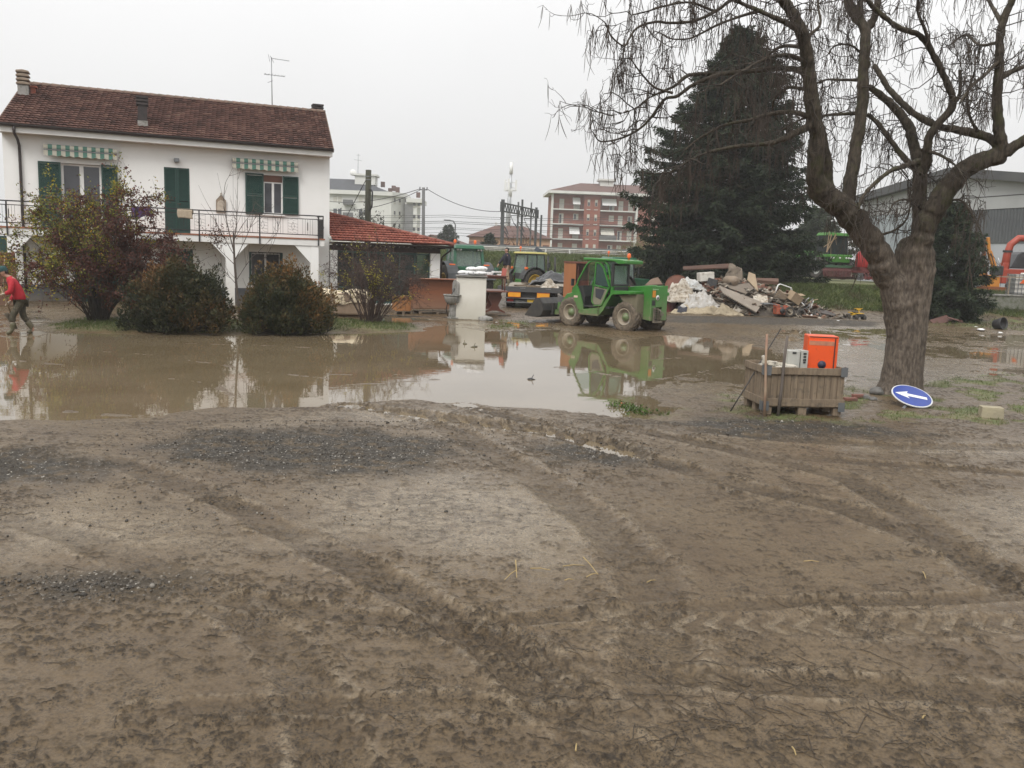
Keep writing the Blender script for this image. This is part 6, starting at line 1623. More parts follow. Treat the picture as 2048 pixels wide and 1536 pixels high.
def sp_prof(zf, az):
    # measured from the photograph: wide skirt, uneven middle, blunt top
    r = np.interp(zf, [0, .12, .3, .45, .6, .75, .88, 1.0], [5.2, 5.5, 4.9, 4.5, 3.9, 3.0, 1.9, .5])
    return r * (1 - .17 * math.cos(az) * (1 - zf)) * (1 + .16 * math.sin(az * 3 + zf * 9))
conifer('spruce_tree', 'tall dark spruce tree standing behind the debris heap', (sb.x, sb.y, .75), 14.6, sp_prof, 440, 12, SPRUCE, 1.5, .35, .5)
yb_ = A(1888, 640, 41.8)
conifer('conifer', 'dark bushy conifer standing between the bare tree and the concrete wall', (yb_.x, yb_.y, .05), 5.6, lambda zf, az: np.interp(zf, [0, .2, .5, .8, 1], [1.75, 2.0, 1.7, 1.0, .2]) * (1 + .15 * math.sin(az * 4 + zf * 12)), 190, 21, YEW, 2.0, .05, .34)

def thuja(label, base, w, d, h, seed, cols, name='evergreen_bush'):
    """rounded bush of upright scaly flames, browned by the flood"""
    rng = np.random.RandomState(seed)
    t = thing(name, label, 'bush', base)
    P_, D_, L_, T_ = [], [], [], []
    nf = 560
    st = []
    for k in range(nf):
        az = rng.uniform(0, 2 * PI); el = math.asin(rng.uniform(-.05, 1.0)); sh = rng.uniform(.62, 1.0) ** .6
        bump = 1 + .13 * math.sin(az * 3 + seed) * math.cos(el * 2) + .10 * math.sin(az * 7 + el * 5 + seed * 2) + .05 * rng.normal()
        c = np.array([math.cos(az) * math.cos(el) * w / 2, math.sin(az) * math.cos(el) * d / 2, max(math.sin(el), .0) * h * .88]) * sh * bump
        c[2] = max(c[2], .02)
        fl = rng.uniform(.26, .52); n = 50
        out = np.array([math.cos(az) * math.cos(el), math.sin(az) * math.cos(el), .0])
        u = rng.rand(n) ** .9
        ax = out * .35 + np.array([0, 0, 1.0]) + rng.normal(size=3) * .12
        rad = .09 * (1 - u) ** .7 * (.35 + 1.4 * np.minimum(u * 3, 1)) * fl / .3
        a2 = rng.uniform(0, 2 * PI, n)
        pts = c + u[:, None] * ax * fl + np.stack([np.cos(a2) * rad, np.sin(a2) * rad, np.zeros(n)], -1)
        dr = ax + np.stack([np.cos(a2), np.sin(a2), np.zeros(n)], -1) * .8 + rng.normal(size=(n, 3)) * .25
        base_t = np.clip(.42 + .30 * math.sin(c[0] * 2.1 + seed) * math.cos(c[2] * 2.3 + seed) + .22 * (c[2] / h - .4) + rng.normal() * .16, 0, .97)
        P_.append(pts); D_.append(dr); T_.append(np.clip(base_t + .18 * u - .08 + rng.normal(size=n) * .08, 0, 1)); L_.append(rng.uniform(.06, .11, n))
        st.append((np.array([[c[0] * .25, c[1] * .25, 0], c * .7, c]), np.array([.02, .012, .006])))
    V, F, I = tubes_np(st, 4); fast_mesh('stems', V, F, TWIG, t)
    P_, D_, T_, L_ = map(np.concatenate, (P_, D_, T_, L_))
    V, F, tn = leaf_cards(P_, D_, L_, L_ * .42, rng, T_)
    fast_mesh('foliage', V, F, leafmat(label[:20], cols, .8, .1), t, attr=tn)
    return t
rust = [(0, (.020, .027, .013)), (.3, (.044, .050, .020)), (.55, (.085, .062, .024)), (.8, (.15, .080, .026)), (1, (.23, .11, .032))]
rust2 = [(0, (.018, .024, .012)), (.4, (.042, .046, .019)), (.7, (.080, .054, .022)), (1, (.16, .078, .027))]
g_ = G(342, 668); thuja('rounded dark rusty evergreen bush between autumn shrub and bare sapling', (g_.x, g_.y + .62, .0), 2.50, 2.1, 1.86, 3, rust2)
g_ = G(560, 670); thuja('rounded rusty brown evergreen bush in front of the barred ground floor window', (g_.x, g_.y + .62, .0), 2.36, 2.1, 1.76, 8, rust)

def shrub(name, label, base, stems, H_, spread, seed, leafn, cols, leaf=.06, side=3, clumps=None, tint_fn=None, rs=.018, low=.15, stemmat=None, twign=4):
    rng = np.random.RandomState(seed)
    t = thing(name, label, 'shrub', base)
    paths, lp, ld = [], [], []
    for k in range(stems):
        az = rng.uniform(0, 2 * PI); sp = spread * rng.uniform(.15, 1.0) ** .7; ht = H_ * rng.uniform(.5, 1.0) * (1.0 - .42 * (sp / spread) ** 2)
        b0 = np.array([math.cos(az), math.sin(az), 0]) * rng.uniform(.02, .28) * min(1, spread)
        e = np.array([math.cos(az) * sp, math.sin(az) * sp, ht])
        mid = b0 * .6 + e * .4 + np.array([0, 0, ht * .16]) + rng.normal(size=3) * .08
        tip = e + np.array([math.cos(az), math.sin(az), -.4]) * rng.uniform(.0, .35)
        C = curve_pts([b0, mid, e, tip], 14); paths.append((C, np.linspace(rs, .004, 14)))
        for q in range(side):
            i = rng.randint(4, 13); d = (C[i] - C[i - 1]); d /= np.linalg.norm(d) + 1e-9
            d = d * .6 + rng.normal(size=3) * .6; ln = rng.uniform(.25, .8) * H_ / 3.5
            S = np.array([C[i] + d * ln * f + rng.normal(size=3) * .03 * f - np.array([0, 0, .12 * f * f]) for f in np.linspace(0, 1, 6)]); paths.append((S, np.linspace(rs * .4, .003, 6)))
            for r_ in range(twign):
                j = rng.randint(1, 6); d2 = d * .4 + rng.normal(size=3) * .7
                S2 = np.array([S[j] + d2 * f * ln * .4 + rng.normal(size=3) * .015 for f in np.linspace(0, 1, 4)]); paths.append((S2, np.linspace(.005, .002, 4)))
    V, F, I = tubes_np(paths, 4); fast_mesh('stems', V, F, stemmat or TWIG, t)
    if leafn:
        allp = np.concatenate([p for p, r_ in paths if len(p) < 14] + [p[5:] for p, r_ in paths if len(p) == 14])
        allp = allp[allp[:, 2] > H_ * low]
        keep = allp[rng.randint(0, len(allp), leafn)] + rng.normal(size=(leafn, 3)) * .055
        tn = tint_fn(keep, rng)
        ok = tn >= 0
        keep, tn = keep[ok], tn[ok]
        V, F, tt = leaf_cards(keep, rng.normal(size=keep.shape) + np.array([0, 0, -.4]), leaf * rng.uniform(.6, 1.3, len(keep)), leaf * .65, rng, tn)
        fast_mesh('leaves', V, F, leafmat(name + ' leaves', cols, .65, .3), t, attr=tt)
    return t
def autumn_tint(P, rng):
    n1 = fbm(P[:, 0] * 1.3 + 3, P[:, 2] * 1.1 + P[:, 1] * .7, 31, 3); n2 = fbm(P[:, 0] * 2.6 - 5, P[:, 2] * 2.2 + P[:, 1], 33, 2)
    t = .22 + .10 * n1 + rng.normal(size=len(P)) * .07
    g = (n2 + .45 * n1 - .20 * (P[:, 0] - .1) + .12 * (P[:, 2] - 2.2)) > .12
    t = np.where(g, .66 + .22 * n1 + rng.normal(size=len(P)) * .12, t)
    return np.clip(t, 0, 1)
acol = [(0, (.040, .018, .016)), (.15, (.074, .032, .024)), (.32, (.125, .046, .032)), (.45, (.16, .065, .030)), (.55, (.095, .10, .022)), (.72, (.17, .185, .034)), (.88, (.40, .31, .04)), (1, (.50, .25, .04))]
g_ = G(182, 650)
shrub('autumn_shrub', 'tall untidy shrub with dark red, green and yellow autumn leaves before the house', (g_.x, g_.y + .5, .05), 95, 4.15, 2.15, 5, 38000, acol, .072, 5, tint_fn=autumn_tint, rs=.016, low=.10)
def sparse_yellow(P, rng):
    n1 = fbm(P[:, 0] * 2.2 + 3, P[:, 2] * 2.0 + P[:, 1] * .9, 61, 2)
    t = np.where(n1 > .22, rng.uniform(.55, 1, len(P)), np.where(rng.rand(len(P)) < .22, rng.uniform(0, .3, len(P)), -1))
    return t
g_ = G(738, 652)
shrub('thorny_shrub', 'nearly leafless brown shrub with few yellow leaves in front of the porch', (g_.x, g_.y + .3, .05), 75, 2.75, 1.45, 15, 9000, [(0, (.05, .03, .025)), (.3, (.075, .04, .03)), (.55, (.18, .19, .03)), (.8, (.33, .30, .04)), (1, (.40, .34, .05))], .05, 6, tint_fn=sparse_yellow, rs=.012, low=.3, stemmat=pmat('brown twigs', (.050, .030, .025), (.075, .048, .038), 4, .9), twign=6)
def dead_leaf(P, rng): return np.where((P[:, 0] < -.15) & (P[:, 2] > 1.7) & (P[:, 2] < 2.6), rng.uniform(0, .5, len(P)), -1)
def sapling():
    rng = np.random.RandomState(2)
    g_ = G(478, 655); b = np.array([g_.x, g_.y + .7, .05])
    t = thing('bare_sapling', 'thin leafless sapling between the two rusty evergreen bushes', 'sapling', tuple(b))
    Y = b[1]; L = lambda P, dy=0: np.array([tuple(A(px, py, Y + dy * i / len(P))) for i, (px, py) in enumerate(P)]) - b
    paths = []
    def add(P, r0, r1, dy=0):
        C = curve_pts(L(P, dy), 14); paths.append((C, np.linspace(r0, r1, 14))); return C
    mains = [add([(482, 650), (476, 600), (471, 550), (468, 500), (467, 465)], .045, .026), add([(468, 505), (455, 450), (448, 410), (450, 370), (458, 352)], .018, .004, .2), add([(467, 490), (473, 450), (474, 420), (476, 340)], .018, .004, -.2),
        add([(470, 520), (490, 480), (508, 440), (530, 415)], .014, .004, .3), add([(470, 530), (440, 500), (428, 480)], .012, .004, -.3), add([(473, 560), (500, 520), (525, 495), (545, 475)], .012, .004, -.2), add([(488, 600), (500, 560), (545, 490), (560, 440)], .012, .003, .3),
        add([(474, 570), (450, 545), (430, 540)], .010, .004), add([(468, 510), (440, 460), (420, 415)], .012, .004, .4), add([(468, 480), (485, 450), (500, 430), (512, 405)], .01, .003, .2)]
    for C in mains:
        for k in range(9):
            i = rng.randint(3, 14); d = C[i] - C[i - 1]; d /= np.linalg.norm(d) + 1e-9; d = d * .7 + rng.normal(size=3) * .55 + np.array([0, 0, .25]); ln = rng.uniform(.15, .55)
            S = np.array([C[i] + d * ln * f + np.array([0, 0, .1 * f * f]) for f in np.linspace(0, 1, 5)]); paths.append((S, np.linspace(.006, .0025, 5)))
    V, F, I = tubes_np(paths, 5); fast_mesh('stems', V, F, pmat('grey brown twigs', (.065, .05, .042), (.10, .08, .065), 4, .9), t, smooth=True)
    c = L([(430, 470)])[0]; n = 260
    P = c + rng.normal(size=(n, 3)) * np.array([.14, .12, .17]) + np.array([.08, 0, -.05])
    V, F, tt = leaf_cards(P, rng.normal(size=(n, 3)), .07, .04, rng, rng.rand(n)); fast_mesh('dry_leaves', V, F, leafmat('dry leaves', [(0, (.05, .028, .022)), (1, (.13, .065, .04))], .8, .2), t, attr=tt)
sapling()

# ------------------------------------------------------------------ grass
def grass_patch(pts, hmin, hmax, seed, lean=.5):
    rng = np.random.RandomState(seed); n = len(pts)
    z, mk = ground_fields(pts[:, 0], pts[:, 1])
    ok = (z > .004) | (pts[:, 1] > 36); pts = pts[ok]; z = z[ok]; n = len(pts)
    B = np.stack([pts[:, 0], pts[:, 1], z - .01], -1)
    az = rng.uniform(0, 2 * PI, n); h = rng.uniform(hmin, hmax, n); w_ = h * .09 + .002
    S = np.stack([np.cos(az), np.sin(az), np.zeros(n)], -1) * w_[:, None]
    ln = rng.normal(size=(n, 2)) * lean
    tip = B + np.stack([ln[:, 0] * h, ln[:, 1] * h, h], -1)
    V = np.stack([B - S, B + S, tip], 1).reshape(-1, 3)
    tint = np.clip(.52 + .75 * fbm(B[:, 0] * .6, B[:, 1] * .6, 7, 3) + rng.normal(size=n) * .15, 0, 1)
    return V, np.repeat(tint, 3)
def scatter(poly, n, seed, soft=.3):
    rng = np.random.RandomState(seed); a = np.array(poly); lo, hi = a.min(0) - soft, a.max(0) + soft
    P = lo + rng.rand(n, 2) * (hi - lo)
    sd_ = poly_sd(P[:, 0], P[:, 1], poly) + .45 * fbm(P[:, 0] / .6, P[:, 1] / .6, 17, 3)
    return P[sd_ < 0]
gp = []
V1, T1 = grass_patch(scatter(BED, 26000, 1), .03, .12, 1); gp.append((V1, T1))
pp = scatter(GRASSY[0], 90000, 2); nn_ = fbm(pp[:, 0] / .8, pp[:, 1] / .8, 27, 3); pp = pp[nn_ > .04]; pp = pp[(pp[:, 0] < 16)]
gp.append(grass_patch(pp, .015, .06, 2)); gp.append(grass_patch(scatter(GRASSY[1], 6000, 3), .03, .10, 3)); gp.append(grass_patch(scatter(GRASSY[3], 1600, 4), .03, .09, 4))
gp.append(grass_patch(scatter(GRASSY[2], 20000, 5), .05, .16, 5))
rg_ = np.random.RandomState(8)
X_ = rg_.uniform(6, 34, 200000); Y_ = rg_.uniform(38, 58, 200000); td = Y_ - toe_y(X_); k_ = (td > 1.7 + .9 * fbm(X_ / 1.5, Y_ / 1.5, 5, 2)) & (X_ > 8.5) & (Y_ < X_ * 4 + 10) & (td < 9)
gp.append(grass_patch(np.stack([X_[k_], Y_[k_]], -1), .10, .26, 6, .8))
X_ = rg_.uniform(-7, 17, 46000); Y_ = rg_.uniform(58, 73.5, 46000); gp.append(grass_patch(np.stack([X_, Y_], -1), .18, .42, 7, .8))
V_ = np.concatenate([g[0] for g in gp]); T_ = np.concatenate([g[1] for g in gp])
GR = leafmat('grass blades', [(0, (.12, .095, .05)), (.35, (.060, .080, .024)), (.7, (.085, .115, .030)), (1, (.17, .18, .065))], .6, .25)
tag(fast_mesh('grass', V_, np.arange(len(V_)).reshape(-1, 3), GR, attr=T_), 'short wet grass on the beds and the bank', 'grass', kind='stuff')
# ================================================================== BEYOND THE BANK
M['brick'] = pmat('weathered brick', (.255, .092, .062), (.20, .074, .052), 1.2, .9)
M['pale_render'] = pmat('pale render', (.60, .60, .57), (.52, .52, .49), .6, .9)
M['peach'] = pmat('peach render', (.50, .31, .20), (.44, .27, .175), .6, .9)
M['roof_brown'] = pmat('brown roof', (.115, .062, .050), (.085, .048, .040), .8, .9)
M['roof_grey'] = pmat('dark grey roof', (.060, .064, .072), (.048, .05, .056), .8, .9)
M['shade'] = pmat('cream blind', (.50, .48, .42), (.40, .39, .35), 2, .8)
M['pole_concrete'] = pmat('grey pole', (.13, .13, .13), (.10, .10, .10), 2, .8)
M['wire'] = pmat('cable', (.045, .045, .048), (.035, .035, .038), 2, .7)

def hip_roof(mb, x0, x1, y0, y1, z, h, ins, over=.8):
    x0 -= over; x1 += over; y0 -= over; y1 += over; ym = (y0 + y1) / 2
    V = [(x0, y0, z), (x1, y0, z), (x1, y1, z), (x0, y1, z), (x0 + ins, ym, z + h), (x1 - ins, ym, z + h)]
    mb.add(V, [(0, 1, 5, 4), (1, 2, 5), (2, 3, 4, 5), (3, 0, 4), (3, 2, 1, 0)])
def brick_block():
    D = 189.0; a = A(1103, 500, D); t = thing('apartment_block', 'four storey red brick apartment block with white balcony slabs beyond the bank', 'apartment block', (a.x, a.y, 0), R(3))
    Wd, Dp, Hh = 33.0, 13.0, 15.8
    m = MB(); m.span((0, 1.3, 0), (6.6, Dp, Hh)); m.span((6.6, 0, 0), (10.1, Dp, Hh)); m.span((10.1, 1.3, 0), (17.8, Dp, Hh)); m.span((18.2, 0.4, 0), (25, Dp, Hh)); m.span((25, 1.3, 0), (Wd, Dp, Hh)); m.build('wall', M['brick'], t)
    for a, b in ((-.35, -.002), (17.802, 18.198)): MB().span((a, -.15, 0), (b, 1.6, Hh)).build('corner_pier', M['pale_render'], t)
    m = MB(); m.span((-1.2, -1.1, Hh), (Wd + 1.2, Dp + 1, Hh + .55)); ev = m.build('eaves', M['pale_render'], t)
    m = MB(); hip_roof(m, 0, Wd, 0, Dp, Hh + .56, 2.3, 7.5, 1.1); rf = m.build('roof', M['roof_brown'], t)
    m = MB(); m.span((10.5, 4.5, Hh + 1.5), (13.4, 7.5, Hh + 3.4)); m.span((10.1, 4.1, Hh + 3.4), (13.8, 7.9, Hh + 3.8)); m.build('roof_hut', M['pale_render'], rf)
    zs = [3.25, 6.4, 9.55, 12.65]
    for z in zs[1:]:
        for x0, x1 in ((0, 6.58), (10.12, 17.8)):
            m = MB(); m.span((x0, -.15, z - .22), (x1, 1.29, z)); b = m.build('balcony', M['pale_render'], t)
            m = MB(); m.bar((x0, -.1, z + 1.0), (x1, -.1, z + 1.0), .06); x = x0
            while x < x1: m.bar((x, -.1, z), (x, -.1, z + 1.0), .03); x += .24
            m.build('railing', M['pole_concrete'], b)
    for k, z in enumerate(zs):
        for x, w_, h_, z0_ in ((1.4, 1.0, 2.15, 0), (4.5, 1.3 if k in (1, 3) else 1.1, 2.15 if k != 2 else 1.3, .0 if k != 2 else .9), (14.2, 1.0, 2.1, 0), (12.2, 1.1, 2.1 if k % 2 else 1.3, 0 if k % 2 else .8), (16.3, 1.0, 2.1, 0), (21, 1, 1.4, .9), (23.4, 1, 1.4, .9)):
            y = 1.29 if x < 18 else .39
            m = MB(); m.span((x, y - .06, z + z0_ + .02), (x + w_, y - .005, z + z0_ + h_)); f = m.build('window', M['shade'], t)
            if (k + int(x)) % 3 == 0: m = MB(); m.span((x + .12, y - .075, z + z0_ + .1), (x + w_ * .55, y - .062, z + z0_ + h_ * .9)); m.build('pane', M['glass'], f)
        for x in (7.3, 8.9):
            m = MB(); m.span((x, -.06, z + .75), (x + .55, -.005, z + 2.1)); f = m.build('window', M['shade'], t); m = MB(); m.span((x + .06, -.075, z + .8), (x + .49, -.062, z + 1.35 + .2 * (k % 2))); m.build('pane', M['glass'], f)
            m = MB(); m.span((x - .15, -.1, z - .05), (x + .65, -.005, z + .08)); m.build('sill_band', M['pale_render'], t)
    for x0, x1, z, mt in ((10.5, 13.6, 12.65, M['sack']), (4.2, 5.8, 12.65, M['sack']), (3.7, 5.9, 6.4, M['sack']), (10.5, 13.4, 6.4, M['shade'])):
        m = MB(); m.prism([(-.12, z + 1.0), (1.2, z + 2.5), (1.2, z + 2.4), (-.05, z + .95)], x0, x1, 'X'); m.build('sun_blind', mt, t)
    m = MB(); m.span((10.2, -.2, 6.42), (13.8, -.12, 7.3)); m.build('balcony_panel', M['pole_concrete'], t)
    return t
brick_block()
def white_block():
    D = 200.0; a = A(640, 500, D); t = thing('apartment_block', 'pale five storey apartment block with grey hipped roof beyond the bank', 'apartment block', (a.x, a.y, 0), R(2))
    s = 8.7
    X = lambda px: (px - 640) / s
    Hh = 14.7
    m = MB(); m.span((-14, 0, 0), (X(779), 14, Hh)); m.prism([(X(779), 0), (X(802), 4.5), (X(802), 14), (X(779), 14)], 0, Hh, 'Z'); m.build('wall', M['pale_render'], t)
    m = MB(); m.span((X(803), 3.2, 0), (X(838) - 1.2, 14, 13.6)); m.build('rear_wing', M['pale_render'], t)
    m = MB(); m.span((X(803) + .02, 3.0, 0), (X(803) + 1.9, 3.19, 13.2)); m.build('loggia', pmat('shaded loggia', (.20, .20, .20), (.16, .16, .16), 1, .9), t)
    m = MB(); m.prism([(-14.5, -.8), (X(782), -.8), (X(806), 3.8), (X(806), 14.5), (-14.5, 14.5)], Hh, Hh + .9, 'Z'); m.span((X(806) + .05, 2.4, 13.6), (X(838) + .2, 14.5, 14.5)); m.build('eaves', M['pale_render'], t)
    m = MB(); hip_roof(m, -13, X(770), 1, 13.5, Hh + .91, 3.0, 8, .6); rf = m.build('roof', M['roof_grey'], t)
    m = MB(); m.span((X(702), 4, Hh + 2.6), (X(742), 9, Hh + 4.6)); m.span((X(698), 3.6, Hh + 4.6), (X(746), 9.4, Hh + 5.0)); m.build('roof_hut', M['pale_render'], rf)
    for px, dz in ((755, 3.0), (777, 2.2), (785, 1.9), (827, .9), (770, 1.6)): m = MB(); m.box((X(px), 7, Hh + dz), (.9, .9, 1.2)); m.build('chimney', M['roof_brown'], rf)
    m = MB(); m.cyl((X(707), 5, Hh + 5), (X(707), 5, Hh + 9.5), .05, seg=6); m.bar((X(707) - .9, 5, Hh + 8.2), (X(707) + .9, 5, Hh + 8.0), .06); m.bar((X(707) - .5, 5, Hh + 9.2), (X(707) + .5, 5, Hh + 9.2), .05); m.build('tv_aerial', M['steel'], rf)
    m = MB(); m.lathe([(0, 0), (.5, .12), (.75, .3)], (X(698), 4, Hh + 5.2), 'Y', 14); m.build('satellite_dish', M['white_frame'], rf)
    for k in range(5):
        z = 1.6 + k * 2.85
        for px in (666, 675, 716, 726): 
            m = MB(); m.span((X(px), -.06, z), (X(px) + .8, -.005, z + 1.3)); m.build('window', M['glass'] if k % 2 else M['shade'], t)
        for fx, in ((.25,), (.62,)):
            x = X(779) + (X(802) - X(779)) * fx; y = 4.5 * fx
            m = MB(); m.box((x, y - .03, z + .65), (.7, .12, 1.3), (0, 0, math.atan2(4.5, X(802) - X(779)))); f = m.build('window', M['shade'], t); m = MB(); m.box((x + .02, y - .1, z + .9), (.55, .04, .8), (0, 0, math.atan2(4.5, X(802) - X(779)))); m.build('pane', M['glass'], f)
        for px in (819, 828):
            m = MB(); m.span((X(px), 3.13, z - .5), (X(px) + .75, 3.195, z + .8)); f = m.build('window', M['shade'], t); m = MB(); m.span((X(px) + .1, 3.10, z - .1), (X(px) + .65, 3.125, z + .7)); m.build('pane', M['glass'], f)
    for k in range(1, 5):
        m = MB(); m.span((X(686), -1.2, 1.0 + k * 2.85), (X(706), -.003, 1.2 + k * 2.85)); m.span((X(686), -1.2, 1.2 + k * 2.85), (X(706), -1.1, 2.1 + k * 2.85)); m.build('balcony', M['pole_concrete'], t)
white_block()
def low_house():
    D = 132.0; s = 1740 / D; a = A(930, 480, D); t = thing('low_house', 'low peach house with wide brown hipped roof behind the railway gantry', 'house', (a.x, a.y, 0), R(1))
    X = lambda px: (px - 930) / s
    m = MB(); m.span((X(938), 0, 0), (X(1098), 9, 5.0)); m.build('wall', M['peach'], t)
    m = MB(); hip_roof(m, X(938), X(1098), 0, 9, 5.0, 1.9, 4.4, .5); rf = m.build('roof', M['roof_brown'], t)
    for px in (990, 1010, 1052): m = MB(); m.box((X(px), 4.5, 6.9), (.4, .4, .9)); m.build('chimney', M['pale_render'], rf)
    m = MB(); m.prism([(-1.6, 3.9), (0, 4.3), (0, 4.15), (-1.6, 3.75)], X(938), X(966), 'X'); m.build('porch_roof', M['roof_brown'], t)
    m = MB(); m.span((X(942), -.1, 2.9), (X(964), -.005, 3.9)); m.build('veranda_glass', M['glass'], t)
    for px, w_ in ((1005, 1.0), (1038, .8), (1060, .9), (1084, .9)):
        m = MB(); m.span((X(px), -.08, 2.6), (X(px) + w_, -.005, 4.1)); f = m.build('window', M['wood_brown'], t)
        m = MB(); m.span((X(px) + .08, -.1, 2.7), (X(px) + w_ * .48, -.082, 4.0)); m.build('pane', M['glass'], f)
low_house()
def far_house():
    D = 150.0; s = 1740 / D; a = A(852, 480, D); t = thing('low_house', 'small house with pale gable and brown sloping roof right of the grey pole', 'house', (a.x, a.y, 0), R(-12))
    m = MB(); m.prism([(0, 0), (6.2, 0), (6.2, 3.6), (1.0, 5.2), (0, 4.6)], 0, 9); m.build('wall', M['pale_render'], t)
    m = MB(); m.prism([(.9, 5.25), (6.9, 3.35), (6.9, 3.55), (.9, 5.45)], -.4, 9.4); m.prism([(.9, 5.25), (-.5, 4.4), (-.5, 4.6), (.9, 5.45)], -.4, 9.4); m.build('roof', M['roof_brown'], t)
    m = MB(); m.span((2, -.06, 3.0 - .8), (2.9, -.005, 3.3)); m.build('window', M['glass'], t)
far_house()
# ------------------------------------------------------------------ railway gantry, wires, poles, mast
def gantry():
    a, b = A(1006, 492, 104), A(1073, 495, 118)
    t = thing('railway_gantry', 'dark lattice railway gantry on tall posts beyond the bank', 'gantry', (0, 0, 0))
    dk = pmat('dark gantry steel', (.040, .043, .044), (.055, .058, .058), 2, .6)
    P0_, P1_ = A(1002, 413, 103.6), A(1076, 428, 118.5)
    m = MB(); d = (P1_ - P0_); h = .95; n = 15
    for o in (Vector((0, 0, h / 2)), Vector((0, 0, -h / 2)), Vector((0, .7, h / 2)), Vector((0, .7, -h / 2))): m.bar(P0_ + o, P1_ + o, .14)
    for k in range(n):
        u, v = P0_ + d * (k / n), P0_ + d * ((k + 1) / n); q = (u + v) / 2
        for dy in (0, .7):
            o = Vector((0, dy, 0)); m.bar(u + Vector((0, 0, -h / 2)) + o, q + Vector((0, 0, h / 2)) + o, .08); m.bar(q + Vector((0, 0, h / 2)) + o, v + Vector((0, 0, -h / 2)) + o, .08)
    for P in (P0_, P1_): m.box(P + Vector((0, .35, 0)), (.2, .8, 1.1))
    m.build('lattice_beam', dk, t)
    for px, top, bot, dd, w_ in ((1006, 399, 496, 104, .42), (1036, 404, 496, 110, .22), (1044, 399, 496, 112, .26), (1062, 405, 496, 115.5, .2), (1072, 415, 498, 118, .34), (1082, 430, 498, 121, .26)):
        tp, bt = A(px + (1 if px > 1010 else 0), top, dd), A(px - 2, bot, dd); m = MB(); m.bar((bt.x, dd, bt.z - 1.5), (tp.x, dd, tp.z), w_, w_, up=(0, 1, 0)); m.build('post', dk if w_ > .25 else M['pole_concrete'], t)
    for px, y, dd in ((1016, 436, 104), (1036, 432, 110), (1048, 434, 112), (1062, 438, 115), (1016, 446, 104), (1048, 446, 112)):
        p = A(px, y, dd); m = MB(); m.bar(p + Vector((-.9, 0, 0)), p + Vector((.3, 0, .05)), .09); m.bar(p + Vector((-.9, 0, 0)), p + Vector((-.5, 0, -.9)), .07); m.tube([p + Vector((-.5, 0, -.9)), p + Vector((-.2, 0, -1.2)), p + Vector((.1, 0, -1.9))], .07, 5); m.build('cantilever_arm', dk, t)
gantry()
def wire(name, pts, r, label, group, cat='wire', sag=0):
    P = [Vector(p) for p in pts]
    Q = []
    for a, b in zip(P[:-1], P[1:]):
        for k in range(12): u = k / 12; q = a.lerp(b, u); q.z -= sag * 4 * u * (1 - u); Q.append(q)
    Q.append(P[-1]); m = MB(); m.tube(Q, r, 4); return tag(m.build(name, M['wire']), label, cat, group)
for k, (y1, y2, dd) in enumerate(((426, 428.5, 108), (430, 432, 111), (438, 441, 112), (441.5, 444.5, 114), (450.5, 453, 110), (453.5, 456, 115), (461, 463, 113), (465.5, 469, 117))):
    p, q = A(560, y1 - 2, dd), A(1500, y2 + 12, dd + 14); nm = ('topmost', 'second', 'third', 'fourth', 'fifth', 'sixth', 'seventh', 'lowest')[k]
    wire('catenary_wire', [p, p.lerp(q, .33), p.lerp(q, .66), q], .030 if k in (2, 3) else .022, f'{nm} of the level railway wires running behind the porch roof', 'railway wires', sag=.25)
def util_pole(px, top, d, r, mat, label, extra=None, bot=505, lean=0):
    a, b = A(px - lean, bot, d), A(px, top, d); t = thing('utility_pole', label, 'pole', (a.x, d, 0))
    m = MB(); m.cyl((0, 0, 0), (b.x - a.x, 0, b.z), r * 1.1, r * .9, 10); m.build('shaft', mat, t)
    if extra: extra(t, Vector((b.x - a.x, 0, b.z)))
    return Vector((b.x, d, b.z))
M['wood_pole'] = pmat('mossy timber pole', (.055, .056, .034), (.04, .038, .028), 3, .9, stretch=(4, 4, .5))
def ex1(t, top):
    m = MB()
    for k in range(2): m.lathe([(.155, -.35 - k * .16), (.155, -.30 - k * .16)], (top.x, 0, top.z), 'Z', 10)
    m.build('band', M['steel'], t); m = MB(); m.tube([top + Vector((.12, -.12, -.9)), top + Vector((.24, -.16, -1.1)), top + Vector((.22, -.16, -1.8)), top + Vector((.12, -.12, -2.0))], .04, 6); m.build('cable_loop', M['wire'], t)
T1 = util_pole(737, 340, 45, .16, M['wood_pole'], 'thick mossy timber pole rising behind the porch roof', ex1, lean=2.5)
def ex2(t, top):
    m = MB(); m.bar(top + Vector((-.45, 0, -.25)), top + Vector((.45, 0, -.25)), .10)
    for k in (-.4, .4): m.cyl(top + Vector((k, 0, -.25)), top + Vector((k, 0, .05)), .06, seg=8)
    m.build('crossarm', M['wire'], t)
T2 = util_pole(847, 375, 100, .19, M['pole_concrete'], 'slender grey pole carrying cables between the porch roof and the gantry', ex2)
wire('cable', [A(734, 356, 45), A(694, 432, 52)], .022, 'black stay cable running steeply down left from the mossy pole', 'overhead cables')
wire('cable', [T2 + Vector((-.5, 0, -.2)), A(640, 400, 130)], .04, 'upper cable running left from the slender grey pole', 'overhead cables', sag=.8)
wire('cable', [T2 + Vector((-.4, 0, -.3)), A(640, 418, 95)], .035, 'lower cable running left from the slender grey pole', 'overhead cables', sag=.9)
wire('cable', [T2 + Vector((.5, 0, -.2)), A(1004, 423, 106)], .035, 'cable sagging right from the slender grey pole to the gantry', 'overhead cables', sag=.7)
